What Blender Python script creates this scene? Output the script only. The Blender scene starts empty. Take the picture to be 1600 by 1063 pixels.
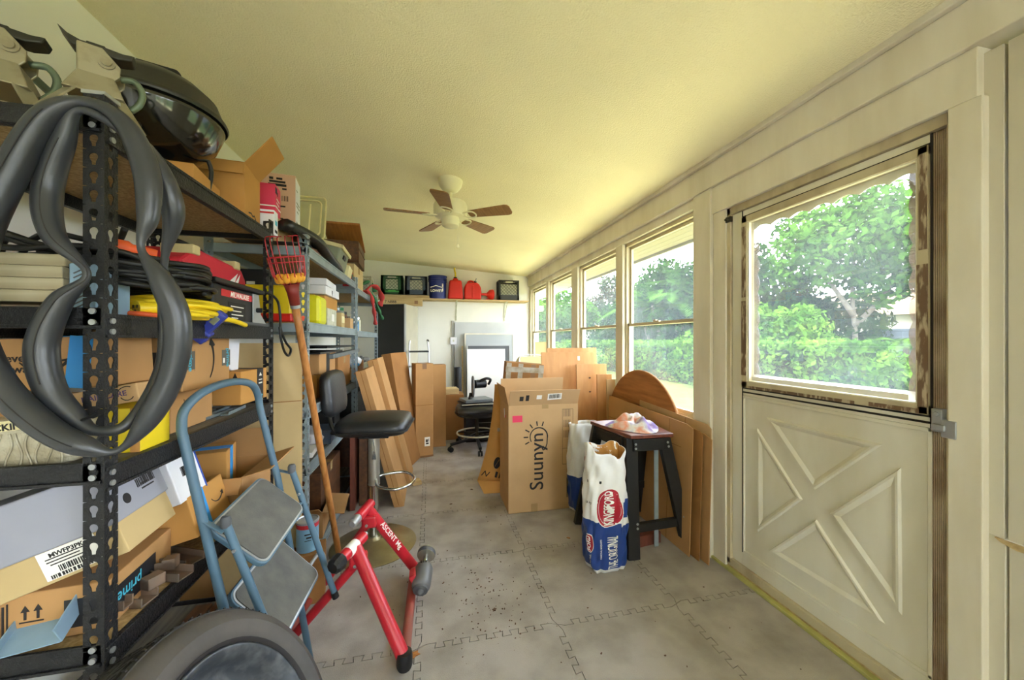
import bpy, bmesh, math, random
import numpy as np
from mathutils import Vector, Matrix, Euler
random.seed(7); rng = np.random.default_rng(7)
SC = bpy.context.scene
COL = SC.collection
PI = math.pi

# ------------------------------------------------------------------ camera, world, sun, exposure
EYE = 1.29
YAW = math.atan(128/580)
cam = bpy.data.cameras.new('camera'); cam.sensor_width = 36; cam.lens = 36*580/1600; cam.clip_start = .02; cam.clip_end = 400
co = bpy.data.objects.new('camera', cam); COL.objects.link(co)
co.location = (0, 0, EYE); co.rotation_euler = (PI/2, 0, -YAW); SC.camera = co

W = bpy.data.worlds.new('sky'); SC.world = W; W.use_nodes = True
_n = W.node_tree.nodes; _l = W.node_tree.links
_bg = _n['Background']; _bg.inputs['Strength'].default_value = 4.2
_tc = _n.new('ShaderNodeTexCoord'); _sep = _n.new('ShaderNodeSeparateXYZ'); _rmp = _n.new('ShaderNodeValToRGB')
_l.new(_tc.outputs['Generated'], _sep.inputs[0]); _l.new(_sep.outputs['Z'], _rmp.inputs[0]); _l.new(_rmp.outputs[0], _bg.inputs[0])
_rmp.color_ramp.elements[0].position = 0.0; _rmp.color_ramp.elements[0].color = (.86, .93, 1.0, 1)
_rmp.color_ramp.elements[1].position = .9; _rmp.color_ramp.elements[1].color = (.66, .82, 1, 1)

_s = bpy.data.lights.new('sun', 'SUN'); _s.energy = 5.0; _s.angle = math.radians(1.5); _s.color = (1, .95, .84)
so = bpy.data.objects.new('sun', _s); COL.objects.link(so); so.location = (-5, -4, 9)
so.rotation_euler = Vector((.10, .28, -.95)).to_track_quat('-Z', 'Y').to_euler()

SC.view_settings.view_transform = 'Standard'; SC.view_settings.look = 'None'
SC.view_settings.gamma = 1; SC.view_settings.use_curve_mapping = False
SC.view_settings.exposure = 2.3
try:
    SC.cycles.diffuse_bounces = 7; SC.cycles.max_bounces = 14; SC.cycles.transparent_max_bounces = 16
    SC.cycles.sample_clamp_indirect = 8
except Exception: pass

# ------------------------------------------------------------------ helpers
def lin(c):
    return tuple((x/255/12.92 if x/255 <= .04045 else ((x/255+.055)/1.055)**2.4) for x in c)

def mat(name, rgb, rough=.6, metal=0., var=.0, vscale=8., rgb2=None, bump=0., bscale=60., spec=.4, stretch=(1,1,1), lo=.35, hi=.65, coat=0., detail=4):
    m = bpy.data.materials.new(name); m.use_nodes = True
    nt = m.node_tree; N = nt.nodes; L = nt.links; b = N['Principled BSDF']
    b.inputs['Roughness'].default_value = rough; b.inputs['Metallic'].default_value = metal
    b.inputs['Specular IOR Level'].default_value = spec
    if coat: b.inputs['Coat Weight'].default_value = coat; b.inputs['Coat Roughness'].default_value = .12
    c = lin(rgb); b.inputs['Base Color'].default_value = (*c, 1)
    if var or rgb2 or bump:
        tc = N.new('ShaderNodeTexCoord'); mp = N.new('ShaderNodeMapping'); mp.inputs['Scale'].default_value = stretch
        L.new(tc.outputs['Object'], mp.inputs[0])
    if var or rgb2:
        no = N.new('ShaderNodeTexNoise'); no.inputs['Scale'].default_value = vscale; no.inputs['Detail'].default_value = detail
        L.new(mp.outputs[0], no.inputs[0])
        r = N.new('ShaderNodeValToRGB'); L.new(no.outputs['Fac'], r.inputs[0]); L.new(r.outputs[0], b.inputs['Base Color'])
        e = r.color_ramp.elements; e[0].position = lo; e[1].position = hi
        if rgb2: e[0].color = (*c, 1); e[1].color = (*lin(rgb2), 1)
        else:
            e[0].color = (*[x*(1-var) for x in c], 1); e[1].color = (*[min(1, x*(1+var)) for x in c], 1)
    if bump:
        n2 = N.new('ShaderNodeTexNoise'); n2.inputs['Scale'].default_value = bscale; n2.inputs['Detail'].default_value = 3
        L.new(mp.outputs[0], n2.inputs[0])
        bp = N.new('ShaderNodeBump'); bp.inputs['Strength'].default_value = bump; bp.inputs['Distance'].default_value = .01
        L.new(n2.outputs['Fac'], bp.inputs['Height']); L.new(bp.outputs[0], b.inputs['Normal'])
    return m

def ridge_mat(name, rgb, rgb2, scale, axis, rough=.6, dist=.004, direction=None):
    """fine ribs (tyre tread sipes, corrugated metal) as relief"""
    m = mat(name, rgb, rough, rgb2=rgb2, vscale=6)
    nt = m.node_tree; N = nt.nodes; L = nt.links; b = N['Principled BSDF']
    tc = N.new('ShaderNodeTexCoord'); wv = N.new('ShaderNodeTexWave'); wv.bands_direction = axis; wv.inputs['Scale'].default_value = scale
    L.new(tc.outputs['Object'], wv.inputs[0])
    bp = N.new('ShaderNodeBump'); bp.inputs['Strength'].default_value = .8; bp.inputs['Distance'].default_value = dist
    L.new(wv.outputs['Fac'], bp.inputs['Height']); L.new(bp.outputs[0], b.inputs['Normal'])
    return m

def glass_mat(name, haze, haze_rgb, gloss=.05, dirt=.0):
    """thin pane: clear, a little reflection, and a film of dust that scatters light"""
    m = bpy.data.materials.new(name); m.use_nodes = True; nt = m.node_tree; N = nt.nodes; L = nt.links
    for n in list(N): N.remove(n)
    o = N.new('ShaderNodeOutputMaterial'); tr = N.new('ShaderNodeBsdfTransparent'); gl = N.new('ShaderNodeBsdfGlossy'); gl.inputs['Roughness'].default_value = .02
    tl = N.new('ShaderNodeBsdfTranslucent'); tl.inputs[0].default_value = (*lin(haze_rgb), 1)
    a = N.new('ShaderNodeMixShader'); c = N.new('ShaderNodeMixShader')
    tc = N.new('ShaderNodeTexCoord'); no = N.new('ShaderNodeTexNoise'); no.inputs['Scale'].default_value = 2.5; no.inputs['Detail'].default_value = 8
    mr = N.new('ShaderNodeMapRange'); mr.inputs['From Min'].default_value = .3; mr.inputs['From Max'].default_value = .7
    mr.inputs['To Min'].default_value = haze*.6; mr.inputs['To Max'].default_value = haze*1.4+dirt
    L.new(tc.outputs['Object'], no.inputs[0]); L.new(no.outputs['Fac'], mr.inputs['Value']); L.new(mr.outputs[0], a.inputs[0])
    L.new(tr.outputs[0], a.inputs[1]); L.new(tl.outputs[0], a.inputs[2])
    c.inputs[0].default_value = gloss; L.new(a.outputs[0], c.inputs[1]); L.new(gl.outputs[0], c.inputs[2]); L.new(c.outputs[0], o.inputs[0])
    return m

def leaf_mat(name, rgb, rgb2, trans=.35):
    m = bpy.data.materials.new(name); m.use_nodes = True; nt = m.node_tree; N = nt.nodes; L = nt.links
    for n in list(N): N.remove(n)
    o = N.new('ShaderNodeOutputMaterial'); d = N.new('ShaderNodeBsdfDiffuse'); t = N.new('ShaderNodeBsdfTranslucent'); mx = N.new('ShaderNodeMixShader')
    tc = N.new('ShaderNodeTexCoord'); no = N.new('ShaderNodeTexNoise'); no.inputs['Scale'].default_value = 1.3; no.inputs['Detail'].default_value = 9
    r = N.new('ShaderNodeValToRGB'); L.new(tc.outputs['Object'], no.inputs[0]); L.new(no.outputs['Fac'], r.inputs[0])
    r.color_ramp.elements[0].position = .36; r.color_ramp.elements[0].color = (*lin(rgb), 1)
    r.color_ramp.elements[1].position = .64; r.color_ramp.elements[1].color = (*lin(rgb2), 1)
    L.new(r.outputs[0], d.inputs[0]); L.new(r.outputs[0], t.inputs[0]); mx.inputs[0].default_value = trans
    L.new(d.outputs[0], mx.inputs[1]); L.new(t.outputs[0], mx.inputs[2]); L.new(mx.outputs[0], o.inputs[0])
    return m

def tag(o, label=None, cat=None, group=None, kind=None):
    if label: o['label'] = label
    if cat: o['category'] = cat
    if group: o['group'] = group
    if kind: o['kind'] = kind
    return o

def thing(name, label, cat, loc=(0,0,0), rot=(0,0,0), group=None):
    o = bpy.data.objects.new(name, None); COL.objects.link(o); o.empty_display_size = .05
    o.location = loc; o.rotation_euler = rot
    return tag(o, label, cat, group)

def copy_tree(o, parent=None):
    c = o.copy(); COL.objects.link(c)
    if parent: c.parent = parent
    for ch in list(o.children): copy_tree(ch, c)
    return c

def smooth_path(pts, k=8, closed=False):
    """Catmull-Rom through points (any dimension)"""
    P = [np.array(p, float) for p in pts]; n = len(P); out = []
    rngi = range(n) if closed else range(n-1)
    for i in rngi:
        p0 = P[(i-1) % n] if closed or i > 0 else P[0]; p1 = P[i]; p2 = P[(i+1) % n]
        p3 = P[(i+2) % n] if closed or i+2 < n else P[-1]
        for j in range(k):
            t = j/k
            out.append(.5*((2*p1)+(-p0+p2)*t+(2*p0-5*p1+4*p2-p3)*t*t+(-p0+3*p1-3*p2+p3)*t**3))
    if not closed: out.append(P[-1])
    return out

class MB:
    def __init__(s): s.bm = bmesh.new()
    def box(s, c, size, R=None):
        m = Matrix.Translation(Vector(c)) @ (R.to_4x4() if R is not None else Matrix.Identity(4)) @ Matrix.Diagonal((*size, 1))
        bmesh.ops.create_cube(s.bm, size=1, matrix=m); return s
    def bx(s, x0, x1, y0, y1, z0, z1):
        return s.box(((x0+x1)/2, (y0+y1)/2, (z0+z1)/2), (abs(x1-x0), abs(y1-y0), abs(z1-z0)))
    def bar(s, p0, p1, w, h, up=(0,0,1)):
        p0 = Vector(p0); p1 = Vector(p1); z = (p1-p0); L = z.length; z.normalize(); up = Vector(up)
        if abs(z.dot(up)) > .98: up = Vector((1,0,0))
        x = up.cross(z).normalized(); y = z.cross(x)
        R = Matrix((x, y, z)).transposed()
        return s.box((p0+p1)/2, (w, h, L), R)
    def tube(s, pts, r, n=10, closed=False, radii=None, flat=1.):
        pts = [Vector(p) for p in pts]; N = len(pts); rings = []; prev = None
        for i, p in enumerate(pts):
            if closed: t = pts[(i+1) % N]-pts[i-1]
            else: t = pts[min(i+1, N-1)]-pts[max(i-1, 0)]
            if t.length < 1e-9: t = Vector((0,0,1))
            t.normalize()
            if prev is None:
                a = Vector((0,0,1)) if abs(t.z) < .9 else Vector((1,0,0))
                x = a.cross(t).normalized()
            else: x = (prev-t*prev.dot(t)); x = x.normalized() if x.length > 1e-6 else t.orthogonal().normalized()
            prev = x; y = t.cross(x); rr = radii[i] if radii else r
            rings.append([s.bm.verts.new(p+x*math.cos(2*PI*k/n)*rr+y*math.sin(2*PI*k/n)*rr*flat) for k in range(n)])
        for i in range(N if closed else N-1):
            A = rings[i]; B = rings[(i+1) % N]
            for k in range(n): s.bm.faces.new((A[k], A[(k+1) % n], B[(k+1) % n], B[k]))
        if not closed:
            s.bm.faces.new(rings[0][::-1]); s.bm.faces.new(rings[-1])
        return s
    def cyl(s, p0, p1, r, n=16, r2=None):
        return s.tube([p0, p1], r, n, radii=[r, r if r2 is None else r2])
    def lathe(s, prof, n=24, M=None):
        M = M or Matrix.Identity(4); rings = []
        for r, z in prof:
            rings.append([s.bm.verts.new(M @ Vector((max(r, 1e-4)*math.cos(2*PI*k/n), max(r, 1e-4)*math.sin(2*PI*k/n), z))) for k in range(n)])
        for A, B in zip(rings, rings[1:]):
            for k in range(n): s.bm.faces.new((A[k], A[(k+1) % n], B[(k+1) % n], B[k]))
        return s
    def prism(s, poly, z0, z1, M=None):
        M = M or Matrix.Identity(4)
        a = [s.bm.verts.new(M @ Vector((x, y, z0))) for x, y in poly]; b = [s.bm.verts.new(M @ Vector((x, y, z1))) for x, y in poly]
        n = len(poly); s.bm.faces.new(a[::-1]); s.bm.faces.new(b)
        for i in range(n): s.bm.faces.new((a[i], a[(i+1) % n], b[(i+1) % n], b[i]))
        return s
    def hexa(s, v8):
        v = [s.bm.verts.new(Vector(p)) for p in v8]
        for f in ((3,2,1,0), (4,5,6,7), (0,1,5,4), (1,2,6,5), (2,3,7,6), (3,0,4,7)): s.bm.faces.new([v[i] for i in f])
        return s
    def grid(s, f, nu, nv):
        V = [[s.bm.verts.new(Vector(f(i/nu, j/nv))) for j in range(nv+1)] for i in range(nu+1)]
        for i in range(nu):
            for j in range(nv): s.bm.faces.new((V[i][j], V[i+1][j], V[i+1][j+1], V[i][j+1]))
        return s
    def ball(s, c, r, sx=1, sy=1, sz=1, seg=14):
        bmesh.ops.create_uvsphere(s.bm, u_segments=seg, v_segments=max(6, seg//2+1), radius=1, matrix=Matrix.Translation(Vector(c)) @ Matrix.Diagonal((r*sx, r*sy, r*sz, 1))); return s
    def build(s, name, m, parent=None, bevel=0., smooth=False, solid=0., seg=2, recalc=True):
        if recalc: bmesh.ops.recalc_face_normals(s.bm, faces=s.bm.faces)
        me = bpy.data.meshes.new(name); s.bm.to_mesh(me); s.bm.free()
        if m is not None: me.materials.append(m)
        o = bpy.data.objects.new(name, me); COL.objects.link(o)
        if parent is not None: o.parent = parent
        if solid:
            q = o.modifiers.new('s', 'SOLIDIFY'); q.thickness = solid; q.offset = 0
        if bevel:
            q = o.modifiers.new('b', 'BEVEL'); q.width = bevel; q.segments = seg; q.limit_method = 'ANGLE'; q.angle_limit = math.radians(40)
        if smooth:
            me.polygons.foreach_set('use_smooth', [True]*len(me.polygons))
            if smooth != 'all':
                try: me.set_sharp_from_angle(angle=math.radians(42))
                except Exception: pass
        return o

def struct(o, **k): o['kind'] = 'structure'; return o

# faces of a box for decals and lettering: x right, y up, z out of the face
FACE = {'front': Euler((PI/2, 0, 0)).to_matrix(), 'right': Euler((PI/2, 0, PI/2)).to_matrix(), 'left': Euler((PI/2, 0, -PI/2)).to_matrix(),
        'top': Matrix.Identity(3), 'back': Euler((PI/2, 0, PI)).to_matrix()}
def facem(face, loc, turn=0):
    return Matrix.Translation(Vector(loc)) @ (FACE[face] if isinstance(face, str) else face).to_4x4() @ Matrix.Rotation(math.radians(turn), 4, 'Z')
TEXTS = []
def text(s, size, m, parent, face, loc, turn=0, bold=0., align='CENTER', name='lettering', shear=0, sx=1.):
    c = bpy.data.curves.new(name, 'FONT'); c.body = s; c.size = size; c.align_x = align; c.align_y = 'CENTER'; c.offset = bold*size; c.extrude = .0002; c.shear = shear
    c.resolution_u = 3; c.materials.append(m)
    o = bpy.data.objects.new(name, c); COL.objects.link(o); o.parent = parent; o.matrix_local = facem(face, loc, turn) @ Matrix.Diagonal((sx, 1, 1, 1)); TEXTS.append(o); return o
def decal(w, h, m, parent, face, loc, turn=0, name='label_sticker', t=.0008):
    mb = MB(); mb.box((0,0,0), (w, h, t)); o = mb.build(name, m, parent); o.matrix_local = facem(face, loc, turn); return o
def shape(polys, m, parent, face, loc, turn=0, name='printed_mark', t=.0006):
    mb = MB()
    for p in polys: mb.prism(p, -t/2, t/2)
    o = mb.build(name, m, parent); o.matrix_local = facem(face, loc, turn); return o
def rect(x, y, w, h): return [(x-w/2, y-h/2), (x+w/2, y-h/2), (x+w/2, y+h/2), (x-w/2, y+h/2)]
def bars(w, h, n=14, seed=1):
    r = random.Random(seed); x = -w/2; out = []
    while x < w/2-.001:
        b = w/n*r.uniform(.25, .9); out.append(rect(x+b/2, 0, min(b, w/2-x), h)); x += b+w/n*r.uniform(.25, .7)
    return out
def arc_band(R, a0, a1, w0, w1, n=14):
    o = []; i = []
    for k in range(n+1):
        t = k/n; a = math.radians(a0+(a1-a0)*t); w = w0+(w1-w0)*t
        o.append(((R+w/2)*math.cos(a), (R+w/2)*math.sin(a))); i.append(((R-w/2)*math.cos(a), (R-w/2)*math.sin(a)))
    return [[o[k], o[k+1], i[k+1], i[k]] for k in range(n)]
def stroke(pts, w):
    out = []
    for a, b in zip(pts, pts[1:]):
        a = Vector(a); b = Vector(b); d = (b-a).normalized(); n = Vector((-d.y, d.x))*w/2; a = a-d*w*.3; b = b+d*w*.3
        out.append([tuple(a-n), tuple(b-n), tuple(b+n), tuple(a+n)])
    return out

# ------------------------------------------------------------------ materials
M = {}
M['ceiling'] = mat('ceiling_paint', (240, 232, 196), .9, var=.04, vscale=1.2, bump=.5, bscale=140, spec=.1)
M['wall'] = mat('wall_paint', (232, 231, 222), .8, var=.03, vscale=2, spec=.2)
M['trim'] = mat('trim_paint', (226, 219, 200), .5, rgb2=(212, 203, 180), vscale=2.2, stretch=(3, 3, .7), spec=.35)
M['panel'] = mat('panel_paint', (206, 199, 178), .5, rgb2=(180, 169, 144), vscale=1.6, stretch=(2, 2, .6), lo=.5, hi=.85, spec=.35)
M['door'] = mat('door_paint', (226, 222, 206), .45, rgb2=(210, 203, 180), vscale=2.5, stretch=(2, 2, .6), spec=.4)
M['doorframe'] = mat('weathered_aluminium', (196, 184, 152), .5, rgb2=(146, 124, 96), vscale=5, stretch=(1, 1, .5), lo=.48, hi=.75, spec=.4)
M['ribbed'] = ridge_mat('ribbed_aluminium', (190, 174, 144), (146, 124, 98), 60, 'Y', .5)
M['winframe'] = mat('window_aluminium', (198, 187, 158), .45, var=.06, vscale=5, metal=.2)
M['rubber_gap'] = mat('dark_gap', (44, 40, 36), .9)
M['slab'] = mat('concrete_slab', (40, 39, 38), .95)
M['tile'] = mat('foam_floor_tile', (176, 169, 164), .85, rgb2=(140, 133, 126), vscale=5, bump=.3, bscale=260, spec=.25, lo=.40, hi=.76, detail=9)
M['pane'] = glass_mat('dusty_glass', .03, (214, 226, 236))
M['pane_door'] = glass_mat('storm_door_glass', .03, (220, 230, 240))
M['film'] = glass_mat('scalloped_film', .3, (255, 250, 240), .06)
M['film_side'] = glass_mat('yellowed_film', .62, (84, 68, 56), .06)
M['black_steel'] = mat('hammered_black_steel', (40, 40, 42), .42, metal=.5, bump=.35, bscale=180, var=.12, vscale=20, spec=.5)
M['zinc'] = mat('zinc_steel', (120, 128, 130), .4, metal=.6, var=.1, vscale=10)
M['galv'] = mat('galvanised_steel', (150, 165, 172), .42, metal=.5, var=.12, vscale=9)
M['particle'] = mat('particle_board', (186, 158, 112), .85, rgb2=(150, 122, 78), vscale=90)
M['darkboard'] = mat('dusty_board', (116, 110, 98), .8, rgb2=(86, 82, 74), vscale=9, stretch=(6, .4, 1))
M['card'] = mat('kraft_cardboard', (176, 134, 88), .85, var=.07, vscale=5, spec=.2)
M['card2'] = mat('pale_cardboard', (190, 155, 112), .85, var=.06, vscale=5, spec=.2)
M['card3'] = mat('amber_cardboard', (188, 138, 76), .85, var=.06, vscale=5, spec=.2)
M['card4'] = mat('brown_cardboard', (150, 106, 62), .85, var=.08, vscale=5, spec=.2)
M['card_in'] = mat('cardboard_inside', (140, 98, 56), .9, var=.06, vscale=6, spec=.15)
M['beigecard'] = mat('beige_cardboard', (190, 166, 120), .8, var=.05, vscale=5, spec=.2)
M['tape'] = mat('clear_packing_tape', (170, 140, 96), .25, spec=.6)
M['tape_brown'] = mat('brown_packing_tape', (128, 92, 56), .3, spec=.5)
M['tape_grey'] = mat('silvery_packing_tape', (172, 164, 148), .3, rgb2=(142, 126, 100), vscale=14)
M['tape_blue'] = mat('blue_paper_tape', (46, 142, 214), .5)
M['tape_black'] = mat('black_paper_tape', (34, 34, 38), .5)
M['ink'] = mat('black_ink', (38, 34, 34), .7)
M['ink_purple'] = mat('purple_ink', (84, 62, 110), .7)
M['ink_cyan'] = mat('cyan_ink', (70, 178, 206), .6)
M['ink_white'] = mat('white_ink', (236, 234, 226), .6)
M['ink_red'] = mat('red_ink', (196, 44, 52), .6)
M['ink_pink'] = mat('pink_red_ink', (218, 58, 92), .6)
M['white_card'] = mat('white_cardboard', (228, 228, 234), .6, var=.03, vscale=6)
M['shaded_white'] = mat('shaded_white_cardboard', (150, 151, 163), .65, var=.04, vscale=6)  # white lid, colour darkened to stand in for shade on its front
M['paper'] = mat('white_paper', (238, 236, 230), .7)
M['rubber'] = mat('inner_tube_rubber', (48, 50, 53), .36, var=.15, vscale=9, spec=.6, bump=.08, bscale=40)
M['tyre'] = mat('tyre_rubber', (60, 58, 57), .55, rgb2=(82, 77, 74), vscale=6, bump=.1, bscale=30, spec=.4)
M['tread'] = mat('tyre_tread_rubber', (40, 39, 37), .7, rgb2=(60, 57, 53), vscale=14, spec=.35)
M['rim'] = mat('dusty_steel_rim', (72, 76, 82), .38, metal=.5, rgb2=(112, 115, 120), vscale=26, lo=.45, hi=.75)
M['enamel'] = mat('black_enamel', (22, 23, 20), .12, spec=.6, coat=.6)
M['enamel_dull'] = mat('dusty_black_enamel', (38, 38, 32), .38, var=.15, vscale=9, spec=.5)
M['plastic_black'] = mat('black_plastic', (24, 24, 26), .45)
M['vinyl'] = mat('black_vinyl', (30, 31, 33), .38, var=.15, vscale=10, bump=.12, bscale=90, spec=.5)
M['leather'] = mat('black_leather', (34, 33, 30), .35, spec=.5, bump=.15, bscale=60)
M['chrome'] = mat('chrome', (200, 204, 208), .16, metal=1.)
M['chrome_dull'] = mat('dusty_chrome', (176, 172, 160), .35, metal=.8, var=.1, vscale=6)
M['disc'] = mat('dusty_brass_disc', (176, 164, 128), .32, metal=.7, rgb2=(146, 132, 98), vscale=6)
M['blue_tube'] = mat('blue_grey_enamel', (80, 108, 128), .4, var=.06, vscale=9, spec=.5)
M['mat_tread'] = mat('worn_rubber_mat', (82, 82, 81), .75, rgb2=(118, 115, 108), vscale=9, lo=.35, hi=.8, bump=.2, bscale=200, detail=9)
M['red'] = mat('red_enamel', (186, 30, 44), .35, var=.08, vscale=8, spec=.5)
M['red_rust'] = mat('scuffed_red_enamel', (168, 44, 46), .5, rgb2=(150, 92, 82), vscale=7)
M['darkred'] = mat('dark_red_enamel', (122, 36, 32), .5, rgb2=(148, 66, 52), vscale=7)
M['alum'] = mat('cast_aluminium', (168, 170, 172), .4, metal=.6)
M['grey_cast'] = mat('grey_cast_housing', (112, 112, 114), .5, metal=.3)
M['grey_dark'] = mat('dark_grey_plastic', (84, 86, 90), .5)
M['jack'] = mat('silver_hammer_paint', (158, 150, 124), .4, metal=.5, rgb2=(124, 112, 84), vscale=18, lo=.5, hi=.8)
M['jack_dark'] = mat('dark_cast_iron', (56, 54, 46), .45, metal=.4)
M['green_tube'] = mat('green_grey_steel', (104, 118, 96), .4, metal=.4)
M['handle_wood'] = mat('varnished_wood', (186, 128, 70), .4, rgb2=(156, 98, 48), vscale=9, stretch=(6, 6, .6))
M['ply'] = mat('plywood', (202, 150, 94), .55, rgb2=(184, 130, 76), vscale=3.5, stretch=(5, 3, 1.4), lo=.3, hi=.7)
M['ply_round'] = mat('stained_plywood', (176, 116, 62), .45, rgb2=(140, 86, 42), vscale=4, stretch=(9, 1, 9), lo=.3, hi=.7)
M['plyedge'] = mat('plywood_edge', (150, 110, 66), .8, var=.2, vscale=60)
M['wood'] = mat('pale_timber', (200, 176, 130), .7, rgb2=(176, 148, 100), vscale=5, stretch=(.5, 9, 9))
M['lumber'] = mat('weathered_timber', (186, 176, 146), .8, rgb2=(158, 146, 116), vscale=5, stretch=(.4, 9, 9))
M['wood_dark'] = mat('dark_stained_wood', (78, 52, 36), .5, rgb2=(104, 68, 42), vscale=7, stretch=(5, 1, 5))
M['wood_red'] = mat('reddish_board', (124, 70, 56), .35, rgb2=(100, 54, 44), vscale=6, stretch=(6, 1, 1))
M['black_wood'] = mat('black_painted_wood', (26, 25, 24), .55, var=.15, vscale=12, bump=.1, bscale=50)
M['fan_blade'] = mat('fan_blade_veneer', (150, 112, 66), .5, rgb2=(128, 92, 52), vscale=8, stretch=(9, 1, 1))
M['fan_white'] = mat('cream_enamel', (226, 220, 182), .35)
M['bag_white'] = mat('white_paper_bag', (226, 224, 220), .5, bump=.25, bscale=14, spec=.4)
M['bag_blue'] = mat('bag_blue_print', (34, 62, 128), .4, bump=.2, bscale=14)
M['bag_red'] = mat('bag_red_print', (168, 30, 48), .4)
M['yellow'] = mat('yellow_plastic', (226, 200, 30), .45)
M['yellowgreen'] = mat('yellow_green_plastic', (214, 214, 34), .4)
M['yellow_cable'] = mat('yellow_cable', (236, 204, 30), .4)
M['black_cable'] = mat('black_cable', (26, 26, 24), .45)
M['orange'] = mat('orange_plastic', (222, 92, 44), .45)
M['redplastic'] = mat('red_plastic', (206, 40, 30), .4)
M['case_red'] = mat('red_tool_case', (196, 38, 56), .5, var=.05)
M['blue_plastic'] = mat('translucent_blue_plastic', (56, 68, 160), .35)
M['gas_red'] = mat('red_polyethylene', (208, 38, 26), .5, var=.04)
M['crate_green'] = mat('dark_green_plastic', (30, 78, 44), .5)
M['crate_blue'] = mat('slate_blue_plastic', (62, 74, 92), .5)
M['crate_black'] = mat('black_crate_plastic', (46, 46, 42), .5)
M['crate_grey'] = mat('grey_crate_plastic', (160, 156, 134), .5)
M['bucket'] = mat('blue_bucket_plastic', (32, 42, 112), .4)
M['liner'] = mat('pale_liner', (196, 196, 176), .8, var=.15, vscale=20)
M['cabinet_black'] = mat('black_cabinet', (30, 30, 29), .5, var=.2, vscale=3)
M['cabinet_side'] = mat('beige_cabinet_side', (178, 172, 150), .5, var=.05)
M['grey_panel'] = mat('grey_panel', (186, 188, 188), .5, var=.04, vscale=5)
M['white_board'] = mat('white_board', (238, 236, 232), .35)
M['conduit'] = mat('grey_conduit', (170, 170, 166), .5)
M['screen'] = mat('grey_screen_mesh', (168, 172, 174), .7)
M['clear'] = glass_mat('clear_lid_plastic', .45, (232, 230, 190), .12)
M['cream'] = mat('cream_plastic', (220, 210, 160), .5)
M['grey_green'] = mat('grey_green_plastic', (124, 130, 112), .5)
M['cloth_red'] = mat('red_cloth', (186, 62, 62), .85, var=.12, vscale=8, bump=.2, bscale=40)
M['cloth_green'] = mat('green_cloth', (58, 116, 78), .85, var=.12, vscale=8, bump=.2, bscale=40)
M['bubble'] = mat('bubble_wrap', (196, 190, 168), .25, rgb2=(160, 150, 124), vscale=14, bump=.9, bscale=38, spec=.6)
M['cooler_red'] = mat('red_cooler', (196, 42, 62), .45)
M['metal_rust'] = mat('dull_angle_iron', (112, 100, 88), .6, metal=.3, rgb2=(140, 116, 98), vscale=12)
M['blue_sheet'] = mat('blue_grey_sheet_metal', (140, 168, 190), .5, metal=.2, var=.08, vscale=12)
M['tin_blue'] = mat('pale_blue_tin_label', (126, 172, 206), .45)
M['gray_cloth'] = mat('grey_cloth', (150, 150, 146), .9, var=.15, vscale=20)
def tie_dye():
    m = mat('tie_dye_cloth', (226, 214, 206), .9, rgb2=(96, 66, 130), vscale=6, lo=.3, hi=.72, bump=.3, bscale=40)
    r = [n for n in m.node_tree.nodes if n.type == 'VALTORGB'][0].color_ramp
    e = r.elements.new(.42); e.color = (*lin((226, 150, 120)), 1); e = r.elements.new(.50); e.color = (*lin((224, 220, 214)), 1); e = r.elements.new(.60); e.color = (*lin((150, 128, 178)), 1)
    return m
M['tiedye'] = tie_dye()
# outside
M['lawn'] = mat('lawn', (44, 56, 13), .9, rgb2=(64, 76, 25), vscale=1.6, spec=.1, bump=.4, bscale=30)
M['bounce_strip'] = mat('sandy_bounce', (178, 168, 118), .9, var=.08, vscale=3)
M['patio'] = mat('patio_concrete', (178, 172, 158), .9, var=.06, vscale=2)
M['leaf_dark'] = leaf_mat('leaf_dark_green', (15, 30, 11), (40, 66, 24))
M['leaf_mid'] = leaf_mat('leaf_mid_green', (25, 48, 15), (64, 96, 30))
M['leaf_light'] = leaf_mat('leaf_light_green', (36, 64, 19), (84, 116, 38))
M['leaf_grey'] = leaf_mat('leaf_grey_green', (40, 46, 36), (72, 78, 62))
M['bark'] = mat('bark', (84, 76, 64), .9, var=.2, vscale=9)
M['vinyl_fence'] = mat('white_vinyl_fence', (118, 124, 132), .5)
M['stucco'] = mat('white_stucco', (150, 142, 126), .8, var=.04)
M['roof_far'] = mat('grey_roof_tiles', (84, 78, 77), .8, var=.12, vscale=6)
M['roof_tan'] = mat('tan_roof_tiles', (120, 94, 64), .8, var=.12, vscale=6)
M['soffit'] = mat('soffit_vinyl', (118, 113, 92), .6)

# ================================================================== SETTING
from mathutils.geometry import delaunay_2d_cdt
CEIL = lambda x: 2.357+.066*(1.645-x)
XW = 1.66
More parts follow.
